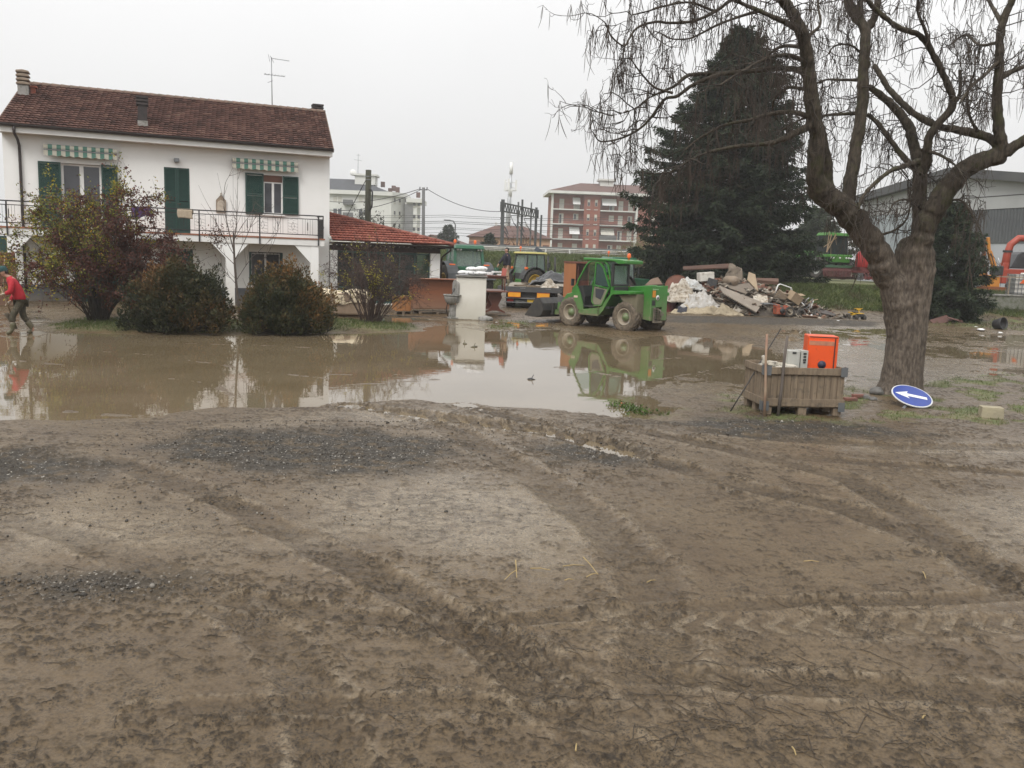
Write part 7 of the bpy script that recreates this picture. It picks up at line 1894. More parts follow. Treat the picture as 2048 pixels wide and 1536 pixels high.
def mast():
    d = 215; b, tp = A(1013, 470, d), A(1019, 338, d); t = thing('telecom_mast', 'tall pale telecom mast with antenna panels behind the gantry', 'mast', (b.x, d, 0)); z1 = tp.z; s = 1740 / d
    m = MB(); m.tube([(0, 0, 0), (.35, 0, z1 * .6), (.62, 0, z1)], [.75, .55, .25], 12); m.build('shaft', M['alu'], t)
    m = MB(); zz = z1 - 26 / s
    z0 = A(1018, 370, d).z
    for k in range(3):
        a = k * 2.1 + .3; m.box((.45 + 1.5 * math.cos(a), 1.5 * math.sin(a), z0), (.5, .5, 2.6)); m.bar((.45, 0, z0 - .6), (.45 + 1.5 * math.cos(a), 1.5 * math.sin(a), z0 - .6), .2); m.bar((.45, 0, z0 + .6), (.45 + 1.5 * math.cos(a), 1.5 * math.sin(a), z0 + .6), .2)
    m.lathe([(1.55, z0 - 1.4), (1.55, z0 - 1.2)], (.45, 0, 0), 'Z', 12); m.build('antenna_panels', M['white_frame'], t)
    m = MB(); m.cyl((.6, 0, z1 - 1.2), (.64, 0, z1 + 1.6), .42, seg=12); m.cyl((.5, 0, z1 - 6.5), (.55, 0, z1 - 4.5), .5, seg=10); m.build('radome', M['white_frame'], t)
mast()
def lamp():
    d = 125; a, b = A(909, 475, d), A(911, 441, d); t = thing('street_lamp', 'slim street lamp beyond the bank beside a dark conifer', 'street lamp', (a.x, d, 0))
    m = MB(); m.tube([(0, 0, 0), (b.x - a.x, 0, b.z - .6), (b.x - a.x - .3, 0, b.z - .1), (b.x - a.x - 1.0, 0, b.z)], .09, 6); m.build('post', M['pole_concrete'], t); m = MB(); m.box((b.x - a.x - 1.2, 0, b.z), (.9, .3, .16)); m.build('lamp_head', M['steel'], t)
lamp()
def guard_rail():
    t = thing('guard_rail', 'long pale steel guard rail along the top of the grass bank', 'guard rail', (0, 0, 0))
    m = MB(); y = 74.0
    for z in (3.42, 3.16): m.prism([(y, z - .12), (y - .07, z - .06), (y, z), (y - .07, z + .06), (y, z + .12), (y + .03, z + .1), (y + .03, z - .1)], -60, 17, 'X')
    m.build('rail', pmat('pale galvanised rail', (.42, .41, .37), (.30, .29, .26), 1.5, .6, dirt=(.16, .14, .10), dirt_amt=.3), t)
    m = MB(); k = -22.0
    while k < 17: m.span((k, y + .06, 2.5), (k + .12, y + .18, 3.5)); k += 4.0
    for dz in (.25, .55): m.bar((-60, y + 6, 3.1 + dz), (17, y + 6, 3.1 + dz), .16, .2)
    m.build('posts', M['steel'], t)
    t.location.z = -.45
guard_rail()
def road_sign():
    a = A(1085, 497, 73.0); t = thing('road_sign', 'tilted blue grey road sign with pale post at the guard rail', 'sign', (a.x, 73.2, 2.15), R(25))
    m = MB(); m.prism([(-.75, .75), (.62, .15), (.68, .38), (-.55, 1.05)], 0, .04); m.build('panel', pmat('blue grey panel', (.09, .105, .13), (.07, .085, .11), 3, .6), t)
    m = MB(); m.bar((.10, -.05, -.3), (.32, -.05, .85), .09); m.build('post', M['white_frame'], t)
road_sign()
m = MB(); a = A(1140, 500, 73.2); m.bar((a.x, 73.2, 2.0), (a.x - .03, 73.2, 3.05), .10); tag(m.build('marker_post', M['white_frame']), 'short white marker post at the guard rail below the brick block', 'post')
# far trees in the haze
BT = leafmat('dark evergreen', [(0, (.014, .022, .012)), (1, (.045, .06, .025))], .8, .1)
a = A(1628, 550, 88); conifer('conifer', 'dark evergreen tree filling the gap behind the green harvester', (a.x, 88, 1.0), 7.2, lambda zf, az: np.interp(zf, [0, .5, 1], [3.6, 3.3, .6]) * (1 + .2 * math.sin(az * 3 + zf * 9)), 170, 51, BT, .8, .08, .7)
FAR = leafmat('far conifer', [(0, (.016, .024, .018)), (1, (.045, .058, .035))], .8, .1)
a = A(896, 470, 128); conifer('conifer', 'dark hazy conifer between the small far house and the street lamp', (a.x, 128, .6), a.z + 1.0, lambda zf, az: np.interp(zf, [0, .5, 1], [2.6, 2.1, .3]) * (1 + .2 * math.sin(az * 5 + zf * 20)), 90, 31, FAR, .5, .12, .8)
a = A(979, 470, 96); conifer('conifer', 'low dark conifer in front of the peach house', (a.x, 96, 1.2), a.z - 1.0, lambda zf, az: np.interp(zf, [0, .5, 1], [1.75, 1.2, .15]) * (1 + .1 * math.sin(az * 5)), 80, 33, FAR, .9, .0, .5)
a = A(745, 455, 92); shrub('bare_tree', 'low dark tree showing above the porch ridge beside the mossy pole', (a.x, 92, .8), 26, 6.2, 2.6, 41, 1600, [(0, (.02, .022, .016)), (1, (.05, .055, .03))], .22, 4, tint_fn=lambda P, rng: rng.rand(len(P)), rs=.05, low=.3)
a = A(700, 455, 96); shrub('bare_tree', 'twiggy leafless tree above the porch ridge next to the white house', (a.x, 96, .8), 40, 6.2, 3.6, 43, 0, None, rs=.045, twign=6)
a = A(1040, 480, 100); shrub('bare_shrub', 'reddish leafless shrub before the peach house wall', (a.x, 100, 1.4), 30, 3.6, 2.0, 44, 900, [(0, (.10, .04, .025)), (1, (.16, .07, .04))], .14, 4, tint_fn=lambda P, rng: rng.rand(len(P)), rs=.03, low=.2)
a = A(1276, 520, 63); shrub('pale_willow', 'pale yellowish weeping tree left of the spruce behind the telehandler', (a.x + .3, 63, .9), 60, 3.4, 1.6, 47, 5200, [(0, (.16, .15, .075)), (1, (.27, .25, .13))], .09, 5, tint_fn=lambda P, rng: rng.rand(len(P)), rs=.018, low=.12, stemmat=pmat('pale twigs', (.20, .18, .11), (.15, .13, .08), 4, .9))
# ================================================================== RIGHT: HALL, MACHINES, WALL
def hall():
    P0_, P1_ = Vector((29.9, 77.0, 0)), Vector((35.2, 57.5, 0)); e = (P1_ - P0_); Ln = e.length; rz = math.atan2(e.y, e.x)
    t = thing('steel_hall', 'large grey steel farm hall with ribbed wall panels behind the bare tree', 'hall', P0_, rz)
    x1 = 34.0; xp = 10.5; zE, zP = 8.55, 10.0
    top = lambda x: zE + (zP - zE) * (1 - abs(x - xp) / xp) if x < 2 * xp else zE
    m = MB(); m.prism([(0, 1.0), (x1, 1.0), (x1, 4.45), (0, 4.45)], 0, .3); m.build('base_wall', pmat('pale hall wall', (.40, .41, .43), (.34, .35, .37), .5, .8, dirt=(.25, .22, .18), dirt_amt=.1), t)
    ribs = pmat('pale ribbed sheet', (.30, .335, .345), (.25, .28, .29), .5, .6); ribd = pmat('dark ribbed sheet', (.060, .066, .070), (.085, .09, .092), .6, .55)
    for xa, xb, mt in ((0, 11.5, ribs), (11.6, x1, ribd)):
        m = MB(); n = int((xb - xa) / .28)
        for k in range(n): m.prism([(xa + k * .28, -.02), (xa + k * .28 + .06, -.08), (xa + k * .28 + .12, -.08), (xa + k * .28 + .18, -.02), (xa + (k + 1) * .28, -.02), (xa + (k + 1) * .28, .1), (xa + k * .28, .1)], 4.46 if xa else 1.9, 6.85, 'Z')
        m.build('ribbed_panel', mt, t)
    m = MB(); m.prism([(0, 6.86), (x1, 6.86), (x1, zE - .5), (2 * xp, zE - .5), (xp, zP - .6), (0, zE - .5)], -.1, .3); m.build('upper_band', pmat('grey white band', (.37, .375, .37), (.32, .325, .32), .5, .7), t)
    m = MB(); m.bar((0, -.11, 7.75), (x1, -.11, 7.75), .03, .05); m.build('seam', M['iron'], t)
    m = MB(); m.prism([(-.6, zE - .62), (xp, zP - .6), (2 * xp, zE - .5), (x1, zE - .5), (x1, zE + .1), (2 * xp, zE + .1), (xp, zP + .05), (-.6, zE)], -.7, 30); m.build('roof', pmat('dark roof sheet', (.055, .056, .058), (.075, .075, .075), .5, .7), t)
    m = MB(); m.span((0, .3, 1), (x1, 30, 7.4)); m.build('rear_wall', M['pole_concrete'], t)
hall()
def gz(x, y): return float(terrain(np.array([x]), np.array([y]))[0])
def harvester():
    d = 72.0; a = A(1655, 558, d); z0 = a.z; t = thing('forage_harvester', 'bright green harvester with wide cab and rake header parked on the bank', 'harvester', (a.x, d, z0), R(-72))
    # local x forward (towards the viewer and right), y left
    for s in (1, -1):
        wheel(t, (.3, s * 1.15, .88), .90, .62, .50, M['rim_grey'], M['rubber'], 18, s); wheel(t, (-2.6, s * 1.0, .6), .6, .4, .33, M['rim_grey'], M['rubber'], 16, s)
    g = pmat('harvester green', (.05, .185, .022), (.04, .15, .02), 2, .45, dirt=(.16, .14, .10), dirt_amt=.15)
    m = MB(); m.span((-.2, -1.0, 1.35), (1.3, 1.0, 1.95)); m.span((-3.4, -.9, 1.1), (-.3, .9, 2.25)); m.span((.4, -1.3, 1.75), (1.2, 1.3, 2.0)); m.build('body', g, t, bevel=.06)
    m = MB()
    for s in (-.85, -.62, .0, .62, .85): m.cyl((1.3, s, 1.72), (1.34, s, 1.72), .08, seg=10)
    m.build('headlights', M['white_frame'], t)
    m = MB(); m.span((-.45, -.95, 1.96), (-.35, .95, 3.5)); 
    for s in (-.97, .90): m.span((-.35, s, 1.96), (.9, s + .07, 2.05)); m.bar((1.0, s + .03, 1.98), (.75, s + .03, 3.5), .08); m.bar((-.35, s + .03, 1.98), (-.35, s + .03, 3.5), .08)
    m.build('cab_frame', M['black_plastic'], t)
    dg = clearglass('dark cab glass', (.25, .34, .33), .6)
    m = MB(); m.quad((1.0, -.94, 1.98), (1.0, .94, 1.98), (.75, .94, 3.5), (.75, -.94, 3.5)); m.build('windscreen', dg, t)
    for s in (-.94, .94): m = MB(); m.quad((-.35, s, 1.98), (1.0, s, 1.98), (.75, s, 3.5), (-.35, s, 3.5)); m.build('side_window', dg, t)
    m = MB(); m.box((.2, 0, 3.6), (1.6, 2.05, .24), taper=(.9, .9)); m.build('roof', g, t, bevel=.04)
    m = MB(); m.box((.0, 0, 2.35), (.5, .5, .7)); m.box((.75, 0, 2.2), (.2, .5, .45)); m.build('seat', M['black_plastic'], t)
    m = MB(); m.span((1.5, -2.0, .95), (1.75, 2.1, 1.13)); m.bar((.8, -.7, 1.2), (1.6, -.7, 1.0), .16); m.bar((.8, .7, 1.2), (1.6, .7, 1.0), .16); m.box((1.55, 2.1, .9), (.4, .3, .6)); m.build('header_bar', GREEN_D, t)
    m = MB(); k = -1.95
    while k < 2.0: m.tube([(1.6, k, .95), (1.95, k, .7), (2.0, k, .25), (1.8, k, .06)], .04, 5); k += .13
    m.build('rake_tines', pmat('dark red tines', (.10, .020, .018), (.07, .018, .016), 3, .6), t)
    m = MB(); m.tube([(-.2, -1.2, 2.0), (-.1, -1.6, 1.6), (.1, -1.7, 1.2)], .05, 6); m.bar((-.1, -1.5, .6), (-.1, -1.5, 1.9), .06); m.bar((.25, -1.5, .6), (.25, -1.5, 1.9), .06)
    for q in range(4): m.bar((-.1, -1.5, .7 + q * .3), (.25, -1.5, .7 + q * .3), .06)
    m.build('ladder', M['steel'], t)
harvester()
def seeder():
    d = 70.0; a = A(1730, 560, d); t = thing('red_seeder', 'red seed hopper machine half hidden behind the bare tree trunk', 'seeder', (a.x, d, a.z), R(10))
    r = pmat('red hopper', (.33, .012, .014), (.26, .012, .013), 2, .4); r2 = pmat('dark red frame', (.13, .02, .018), (.10, .018, .016), 2, .6)
    m = MB(); m.lathe([(0, .02), (.75, 0), (.85, .1), (.85, 1.0), (.6, 1.35), (.2, 1.5), (0, 1.52)], (0, 0, .95), 'Z', 22); m.build('hopper', r, t, smooth=True)
    m = MB(); m.span((-.9, -1.0, .55), (2.4, 1.0, .72)); m.prism([(-.75, .72), (.75, .72), (.9, 1.0), (-.9, 1.0)], -.6, .6); m.span((-.8, -1.2, .1), (2.6, -1.05, .3)); m.build('frame', r2, t)
    m = MB()
    for k in range(12): m.tube([(-.8 + k * .28, -1.0, .6), (-.75 + k * .28, -1.3, .35), (-.8 + k * .28, -1.35, .02)], .04, 5)
    m.build('tines', r2, t); m = MB(); m.span((-.2, -1.08, .6), (.3, -1.03, .76)); m.build('lamp_strip', M['orange_lamp'], t)
    m = MB(); m.box((-.28, -.84, 1.95), (.3, .02, .05)); m.box((-.28, -.84, 1.75), (.25, .02, .06)); m.build('marking', M['sack'], t)
    for s in (-.9, .9): wheel(t, (.8, s, .4), .4, .25, .2, M['rim_grey'], M['rubber'], 12, 1 if s > 0 else -1)
seeder()
# concrete retaining wall and railing
WA, WB = G(1955, 648), G(2300, 660)
wz = math.atan2(WB.y - WA.y, WB.x - WA.x)
def retaining_wall():
    t = thing('retaining_wall', 'mossy grey concrete retaining wall with thin steel railing on the far right', 'wall', (WA.x, WA.y + 3.0, 0), wz)
    m = MB(); m.span((-.6, 0, -.2), (14, .35, 1.28)); m.build('body', pmat('mossy concrete', (.23, .225, .20), (.15, .15, .125), 1.2, .9, bump=.5, dirt=(.075, .085, .045), dirt_amt=.55), t)
    m = MB(); m.span((-.65, -.05, 1.282), (14, .42, 1.35)); m.build('coping', M['concrete'], t)
    m = MB(); k = .9
    while k < 14: m.bar((k, .2, 1.3), (k, .2, 2.25), .045); k += 2.2
    m.bar((.3, .2, 2.22), (14, .2, 2.22), .05); m.build('railing', pmat('rusty pale rail', (.30, .26, .20), (.2, .15, .1), 5, .7), t)
retaining_wall()
def ibc():
    a = A(2026, 594, 44.5); t = thing('plastic_tank', 'white plastic liquid tank in a steel cage above the retaining wall', 'tank', (a.x, a.y, 1.25), R(-8))
    m = MB(); m.box((.55, .5, .62), (1.02, .95, 1.0)); m.cyl((.55, .5, 1.12), (.55, .5, 1.2), .12, seg=12); m.build('bottle', pmat('translucent white plastic', (.56, .54, .50), (.48, .46, .42), 2, .5), t, bevel=.07)
    m = MB()
    for z in (.2, .42, .64, .86, 1.12): m.bar((0, -.02, z), (1.1, -.02, z), .025); m.bar((0, -.02, z), (0, 1.02, z), .025); m.bar((1.1, -.02, z), (1.1, 1.02, z), .025)
    for k in range(7): m.bar((k * .183, -.02, .1), (k * .183, -.02, 1.12), .025); m.bar((0, k * .17 - .02, .1), (0, k * .17 - .02, 1.12), .025)
    m.build('cage', M['steel'], t); m = MB(); m.span((0, 0, 0), (1.1, 1.0, .10)); m.build('base', M['steel'], t)
    m = MB(); m.prism([(.22, .66), (.42, .66), (.58, .86), (.38, .86)], -.035, -.028); m.build('orange_mark', M['orange_lamp'], t)
ibc()
def blower():
    a = A(2004, 572, 51); t = thing('forage_wagon', 'red orange farm machine with a tall bent spout on the far right', 'farm machine', (a.x, a.y, 1.3), R(-4))
    r = pmat('red orange paint', (.33, .045, .020), (.26, .038, .018), 2, .5); s = 34.
    m = MB(); m.tube([(.15, .3, .9), (.22, .3, 2.2), (.35, .3, 2.75), (.75, .3, 3.12), (1.6, .3, 3.15), (2.6, .3, 2.9)], [.24, .21, .20, .20, .19, .16], 12); m.build('spout', r, t)
    m = MB(); m.lathe([(.26, 2.3), (.26, 2.42)], (.23, .3, 0), 'Z', 12); m.build('spout_collar', M['black_plastic'], t)
    m = MB(); m.span((-.05, 0, .5), (3.2, 1.6, 1.35)); m.prism([(-.2, .5), (.2, .5), (.3, 1.7), (0, 1.7)], .05, .6); m.build('body', r, t, bevel=.04)
    m = MB(); m.prism([(.42, 1.4), (3.1, 1.4), (2.9, 2.35), (.95, 2.35), (.75, 2.2)], .1, 1.4); m.build('hood', M['tarp_black'], t, bevel=.05)
    wheel(t, (.5, -.1, .35), .36, .25, .2, M['rim_grey'], M['rubber'], 12, -1); wheel(t, (2.4, -.1, .35), .36, .25, .2, M['rim_grey'], M['rubber'], 12, -1)
blower()
def loader():
    a = A(1974, 586, 49); t = thing('loader_arm', 'yellow orange hydraulic loader arm standing beside the dark conifer', 'loader', (a.x, a.y, 1.28), R(0))
    o = pmat('yellow orange paint', (.50, .205, .025), (.40, .16, .022), 2, .5); o2 = pmat('brown orange paint', (.24, .075, .02), (.18, .06, .02), 2, .6)
    m = MB(); m.bar((.45, 0, .95), (-.15, 0, 2.3), .22, .22, up=(0, 1, 0)); m.bar((-.15, 0, 2.25), (-.30, 0, 3.05), .16, .16, up=(0, 1, 0)); m.build('upper_arm', o, t, bevel=.02)
    m = MB(); m.bar((-.32, .1, .7), (-.42, .1, 2.9), .16, .16, up=(0, 1, 0)); m.bar((-.1, .05, .8), (-.22, .05, 1.5), .1, .1, up=(0, 1, 0)); m.build('lower_arm', o2, t)
    m = MB(); m.prism([(-.15, .35), (.55, .35), (.50, .95), (.0, 1.0)], -.2, .5); m.prism([(-.5, .6), (-.2, .6), (-.2, 1.1), (-.45, 1.1)], .0, .3); m.build('base', o, t, bevel=.02)
    m = MB(); m.span((.12, -.3, .98), (.62, .2, 1.5)); m.bar((.2, -.1, 1.45), (-.1, -.1, 2.2), .07); m.build('motor', M['black_plastic'], t, bevel=.05)
    m = MB(); m.cyl((.30, -.15, 1.95), (.55, -.15, 1.35), .035, seg=8); m.build('ram', M['alu'], t)
    m = MB(); m.span((-.2, -.4, 0), (1.0, .8, .34)); m.build('frame', o2, t)
loader()
m = MB(); m.lathe([(.0, 0), (.17, 0), (.22, .30), (.235, .36), (.21, .36), (.20, .30), (.15, .03), (0, .03)], (0, 0, 0), 'Z', 22)
bq = G(1988, 660); o = m.build('black_bucket', M['black_plastic'], smooth=True); place(o, (bq.x, bq.y, .24), rot=(R(80), R(12), R(25))); o.scale = (1.15,) * 3; tag(o, 'black rubber bucket tipped on its side in the grass', 'bucket')

# ------------------------------------------------------------------ the debris heap
HB = 41.5
def heap_h(x, y):
    u = (x - 10.9) / 4.4; v = (y - 42.6) / 2.6
    return 1.5 * max(0, 1 - (abs(u) ** 2.1 + abs(v) ** 2)) ** .8 * (1 - .45 * max(0, u))
from mathutils import noise as mnoise
m = MB()
def fn(u, v):
    x = 6.3 + 8.6 * u; y = 39.9 + 5.2 * v; z = heap_h(x, y); q = Vector((x, y, 0))
    return (x, y, -.06 + z + .22 * mnoise.noise(q * 1.4) * min(1, z * 2) + .14 * abs(mnoise.noise(q * 4.1)) * min(1, z * 3))
m.grid(fn, 90, 56)
rg = random.Random(11)
for k in range(900):
    x = rg.uniform(6.8, 15.3); y = rg.uniform(40.0, 44); z = heap_h(x, y)
    if z < .10 and (x < 12.5 or y > 42 or rg.random() < .5): continue
    m.mi = rg.choice((0, 0, 1, 2, 3)); m.box((x, y, z + .08), (rg.uniform(.12, .85), rg.uniform(.04, .22), rg.uniform(.012, .05)), (rg.uniform(-.9, .9), rg.uniform(-.6, .6), rg.uniform(0, 3)))
tag(m.build('rubble', [pmat('muddy rubble', (.105, .085, .062), (.05, .042, .033), 2.5, .85, bump=.4, dirt=(.2, .17, .13), dirt_amt=.3), M['pallet'], M['sheet_white'], M['wood_brown']]), 'muddy small rubble forming the core of the debris heap', 'rubble', kind='stuff')
def sheet(c, w_, d_, h_, label, seed, mat=None, group='crumpled sheets on the debris heap', name='plastic_sheet', fr=2.0, amp=.26, rz=0.):
    cr_, sr_ = math.cos(rz), math.sin(rz)
    def f(u, v):
        a, b = (u - .5) * w_, (v - .5) * d_; return (c[0] + a * cr_ - b * sr_, c[1] + a * sr_ + b * cr_, c[2] + h_ * math.sin(PI * u) ** .7 * math.sin(PI * v) ** .7)
    return crumple(name, f, 76, 54, mat or M['sheet_white'], label, 'sheet', amp, seed, fr, group)
def hp(px, py, d): p = A(px, py, d); return p
p = hp(1365, 585, 40.4); sheet((p.x, 40.9, .55), 1.5, 1.3, .95, 'big crumpled white sheet nearest the telehandler', 3)
p = hp(1400, 600, 40.4); sheet((p.x, 40.6, .30), 1.9, 1.2, .75, 'greyish white sheet in the middle of the heap foot', 5, pmat('greyish sheeting', (.44, .43, .41), (.30, .28, .25), 4, .7, dirt=(.2, .16, .11), dirt_amt=.3))
p = hp(1415, 622, 40.0); sheet((p.x, 40.15, .05), 3.3, 1.0, .38, 'long beige tarpaulin lying along the foot of the heap', 6, pmat('beige tarp', (.36, .30, .20), (.22, .18, .12), 3, .7, dirt=(.15, .12, .08), dirt_amt=.3), fr=1.5, amp=.2)
p = hp(1480, 618, 40.2); sheet((p.x, 40.4, .10), 1.3, .9, .45, 'torn white sheet below the slanting grey board', 8)
p = hp(1385, 566, 41.6); sheet((p.x, 41.8, 1.1), 1.4, 1.0, .5, 'bluish white sheet on the upper left of the heap', 9, pmat('bluish sheeting', (.48, .50, .50), (.34, .33, .30), 4, .6, dirt=(.2, .16, .11), dirt_amt=.3))
p = hp(1470, 540, 42.6); sheet((p.x, 42.6, p.z - .5), .75, .7, .75, 'muddy brown rag draped over the top of the heap', 10, pmat('muddy rag', (.20, .165, .125), (.13, .105, .08), 5, .9), name='cloth_rag', fr=3)
p = hp(1455, 565, 41.6); sheet((p.x, 41.6, p.z - .5), .6, .6, .6, 'muddy rag hanging left of the boiler', 14, pmat('muddy rag', (.22, .19, .15), (.14, .115, .09), 5, .9), name='cloth_rag', fr=3)
p = hp(1365, 612, 40.1); sheet((p.x + .1, 40.3, .05), .9, .8, .4, 'dark blue cloth under the white sheets', 15, pmat('dark blue cloth', (.03, .035, .05), (.05, .05, .06), 5, .9), name='cloth_rag', fr=2.4)
def slab(name, label, cat, corners, th, mat, group=None):
    c = [Vector(q) for q in corners]; n = (c[1] - c[0]).cross(c[3] - c[0]).normalized() * th
    m = MB(); m.add(c + [q + n for q in c], [(3, 2, 1, 0), (4, 5, 6, 7), (0, 1, 5, 4), (1, 2, 6, 5), (2, 3, 7, 6), (3, 0, 4, 7)])
    return tag(m.build(name, mat, bevel=.004), label, cat, group)
grey_board = pmat('mud grey board', (.225, .19, .155), (.18, .15, .12), 1.5, .8, dirt=(.28, .25, .20), dirt_amt=.2)
slab('board', 'large mud grey board slanting across the front of the heap', 'board', (hp(1437, 573, 40.9), hp(1446, 588, 40.1), hp(1512, 626, 39.6), hp(1526, 607, 40.3)), .05, grey_board, 'boards on the heap')
slab('board', 'upper mud grey board behind the slanting one, below the boiler', 'board', (hp(1450, 572, 41.3), hp(1460, 578, 40.8), hp(1530, 603, 40.7), hp(1498, 568, 41.3)), .05, pmat('brown grey board', (.19, .155, .12), (.14, .115, .09), 1.5, .8), 'boards on the heap')
slab('board', 'long rusty brown panel lying level on top of the heap', 'board', (hp(1366, 541, 42.8), hp(1464, 537, 42.8), hp(1464, 529, 43.4), hp(1366, 535, 43.6)), .06, pmat('rusty panel', (.085, .042, .026), (.06, .032, .022), 2, .8), 'boards on the heap')
slab('board', 'white panel in the right middle of the heap', 'board', (hp(1506, 605, 40.3), hp(1536, 606, 40.3), hp(1534, 592, 40.6), hp(1506, 592, 40.6)), .03, M['sheet_white'], 'boards on the heap')
slab('board', 'pale panel leaning at the foot of the heap beside the red motor', 'board', (hp(1513, 624, 40.4), hp(1536, 629, 40.4), hp(1541, 616, 40.8), hp(1519, 613, 40.8)), .03, pmat('pale panel', (.42, .39, .33), (.33, .3, .25), 3, .7), 'boards on the heap')
slab('board', 'pale brown board standing on edge near the heap top', 'board', (hp(1494, 560, 41.7), hp(1516, 584, 41.0), hp(1510, 550, 41.7), hp(1497, 545, 42.4)), .04, pmat('pale brown board', (.30, .23, .15), (.24, .18, .12), 3, .8), 'boards on the heap')
slab('board', 'reddish plank stack edge at the right shoulder of the heap', 'board', (hp(1510, 566, 42.4), hp(1556, 570, 42.4), hp(1556, 563, 42.9), hp(1512, 562, 42.9)), .16, pmat('reddish plank', (.11, .06, .04), (.085, .045, .03), 3, .8), 'boards on the heap')
slab('board', 'short dark board at the right foot of the heap', 'board', (hp(1628, 624, 41.0), hp(1668, 633, 40.6), hp(1672, 630, 41.4), hp(1640, 617, 41.8)), .04, pmat('dark board', (.045, .035, .03), (.06, .048, .04), 3, .7), 'boards on the heap')
cb_ = pmat('wet cardboard', (.30, .225, .145), (.24, .175, .11), 3, .85)
def crate_box(name, label, cat, px, py, d, sz, rot, mat, group=None, lid=True):
    p = hp(px, py, d); m = MB(); w_, dp, h_ = sz
    m.box((0, 0, 0), (w_, dp, h_)); m.box((0, -dp / 2 - .006, h_ * .32), (w_ * .96, .01, .03))
    if lid: m.box((w_ * .3, -dp * .1, h_ / 2 + .06), (w_ * .5, dp * .7, .015), (0, R(-30), 0))
    o = m.build(name, mat, bevel=.008); place(o, p, rot=rot); return tag(o, label, cat, group)
crate_box('cardboard_box', 'square tan cardboard box tilted on the right side of the heap', 'cardboard box', 1589, 595, 40.9, (.55, .5, .42), (R(15), R(28), R(20)), cb_, 'cardboard boxes on the heap')
crate_box('cardboard_box', 'darker cardboard box squeezed left of the tilted tan box', 'cardboard box', 1562, 592, 41.2, (.5, .5, .38), (R(5), R(35), R(-15)), pmat('dark cardboard', (.21, .16, .11), (.16, .12, .08), 3, .85), 'cardboard boxes on the heap')
crate_box('white_cabinet', 'white enamel appliance lying on top left of the heap', 'appliance', 1411, 553, 42.2, (.70, .5, .40), (0, R(-6), R(8)), pmat('dirty enamel', (.62, .60, .55), (.50, .47, .41), 3, .4, dirt=(.2, .15, .1), dirt_amt=.2), lid=False)
crate_box('old_television', 'dark old television set on the heap left of the boiler', 'television', 1424, 566, 41.7, (.46, .4, .38), (R(-5), R(14), R(-12)), M['black_plastic'], lid=False)
p = hp(1466, 562, 41.4); m = MB(); m.smooth = True; m.lathe([(0, -.26), (.14, -.25), (.22, -.17), (.235, 0), (.235, .4), (.2, .52), (0, .56)], (0, 0, 0), 'Y', 22); m.smooth = False; m.cyl((.1, -.26, 0), (.1, -.34, 0), .025, seg=8); m.cyl((-.1, -.26, 0), (-.1, -.34, 0), .025, seg=8)
o = m.build('water_boiler', pmat('muddy tan tank', (.235, .18, .125), (.17, .13, .095), 3, .6)); place(o, p, R(25)); tag(o, 'muddy tan water boiler tank near the heap top', 'boiler')
p = hp(1353, 572, 42.0); m = MB(); m.lathe([(.0, .04), (.50, .0), (.56, -.03), (.58, .06), (.55, .35), (0, .35)], (0, 0, 0), 'Y', 28); o = m.build('rusty_drum', pmat('rusty metal', (.17, .06, .035), (.10, .045, .03), 3, .75)); place(o, p, rot=(R(-20), 0, R(-20))); tag(o, 'big round rusty drum end at the left back of the heap', 'drum')
p = hp(1318, 577, 41.5); slab('board', 'brown board leaning behind the telehandler tower', 'board', (hp(1290, 572, 41.6), hp(1325, 570, 41.6), hp(1316, 556, 42.4), hp(1302, 560, 42.4)), .05, pmat('brown board', (.15, .095, .06), (.11, .07, .05), 3, .8), 'boards on the heap')
p = hp(1338, 600, 41.0); m = MB(); m.lathe([(.3, 0), (.36, .05), (.36, .6), (.34, .62), (.33, .05)], (0, 0, 0), 'Z', 20); o = m.build('red_drum', pmat('dark red metal', (.13, .025, .02), (.09, .022, .018), 3, .6)); place(o, (p.x, p.y, .0), 0); tag(o, 'dark red metal drum standing half hidden behind the telehandler tower', 'drum')
# bed frame, chairs, tubes
def tubes_thing(name, label, cat, base, segs, r, mat, group=None, rot=(0, 0, 0)):
    m = MB()
    for s in segs: m.tube(s, r, 6)
    o = m.build(name, mat); place(o, base, rot=rot); return tag(o, label, cat, group)
p = hp(1560, 580, 41.2)
tubes_thing('metal_frame', 'white tubular chair frame sticking up at the right of the heap', 'chair frame', p, [[(-.3, 0, -.4), (-.1, 0, .22), (.0, .02, .28), (.55, .1, .12), (.6, .1, .0)], [(-.2, .4, -.4), (0, .4, .22), (.08, .4, .27), (.6, .45, .12), (.62, .3, 0)], [(-.1, 0, .2), (0, .4, .2)], [(.55, .1, .12), (.6, .45, .12)]], .022, M['white_frame'])
rg = random.Random(3)
for k in range(16):
    px, py = rg.uniform(1572, 1632), rg.uniform(604, 628); p = hp(px, py, rg.uniform(40.2, 41.2)); a = rg.uniform(0, 6.28); ln = rg.uniform(.25, .6); el = rg.uniform(-.3, 1.0)
    d = Vector((math.cos(a) * math.cos(el), math.sin(a) * math.cos(el), math.sin(el))) * ln
    mt = (M['alu'], M['black_plastic'], M['white_frame'], M['steel'], M['wood_stick'])[k % 5]
    tubes_thing('scrap_tube', ('thin bright metal tube', 'thin black tube', 'thin white tube', 'thin grey metal tube', 'thin wooden rod')[k % 5] + ' in the tangle of scrap right of the cardboard boxes', 'scrap tube', p, [[(0, 0, 0), d * .5 + Vector((0, 0, .05)), d]], .022, mt, 'scrap tubes in the heap')
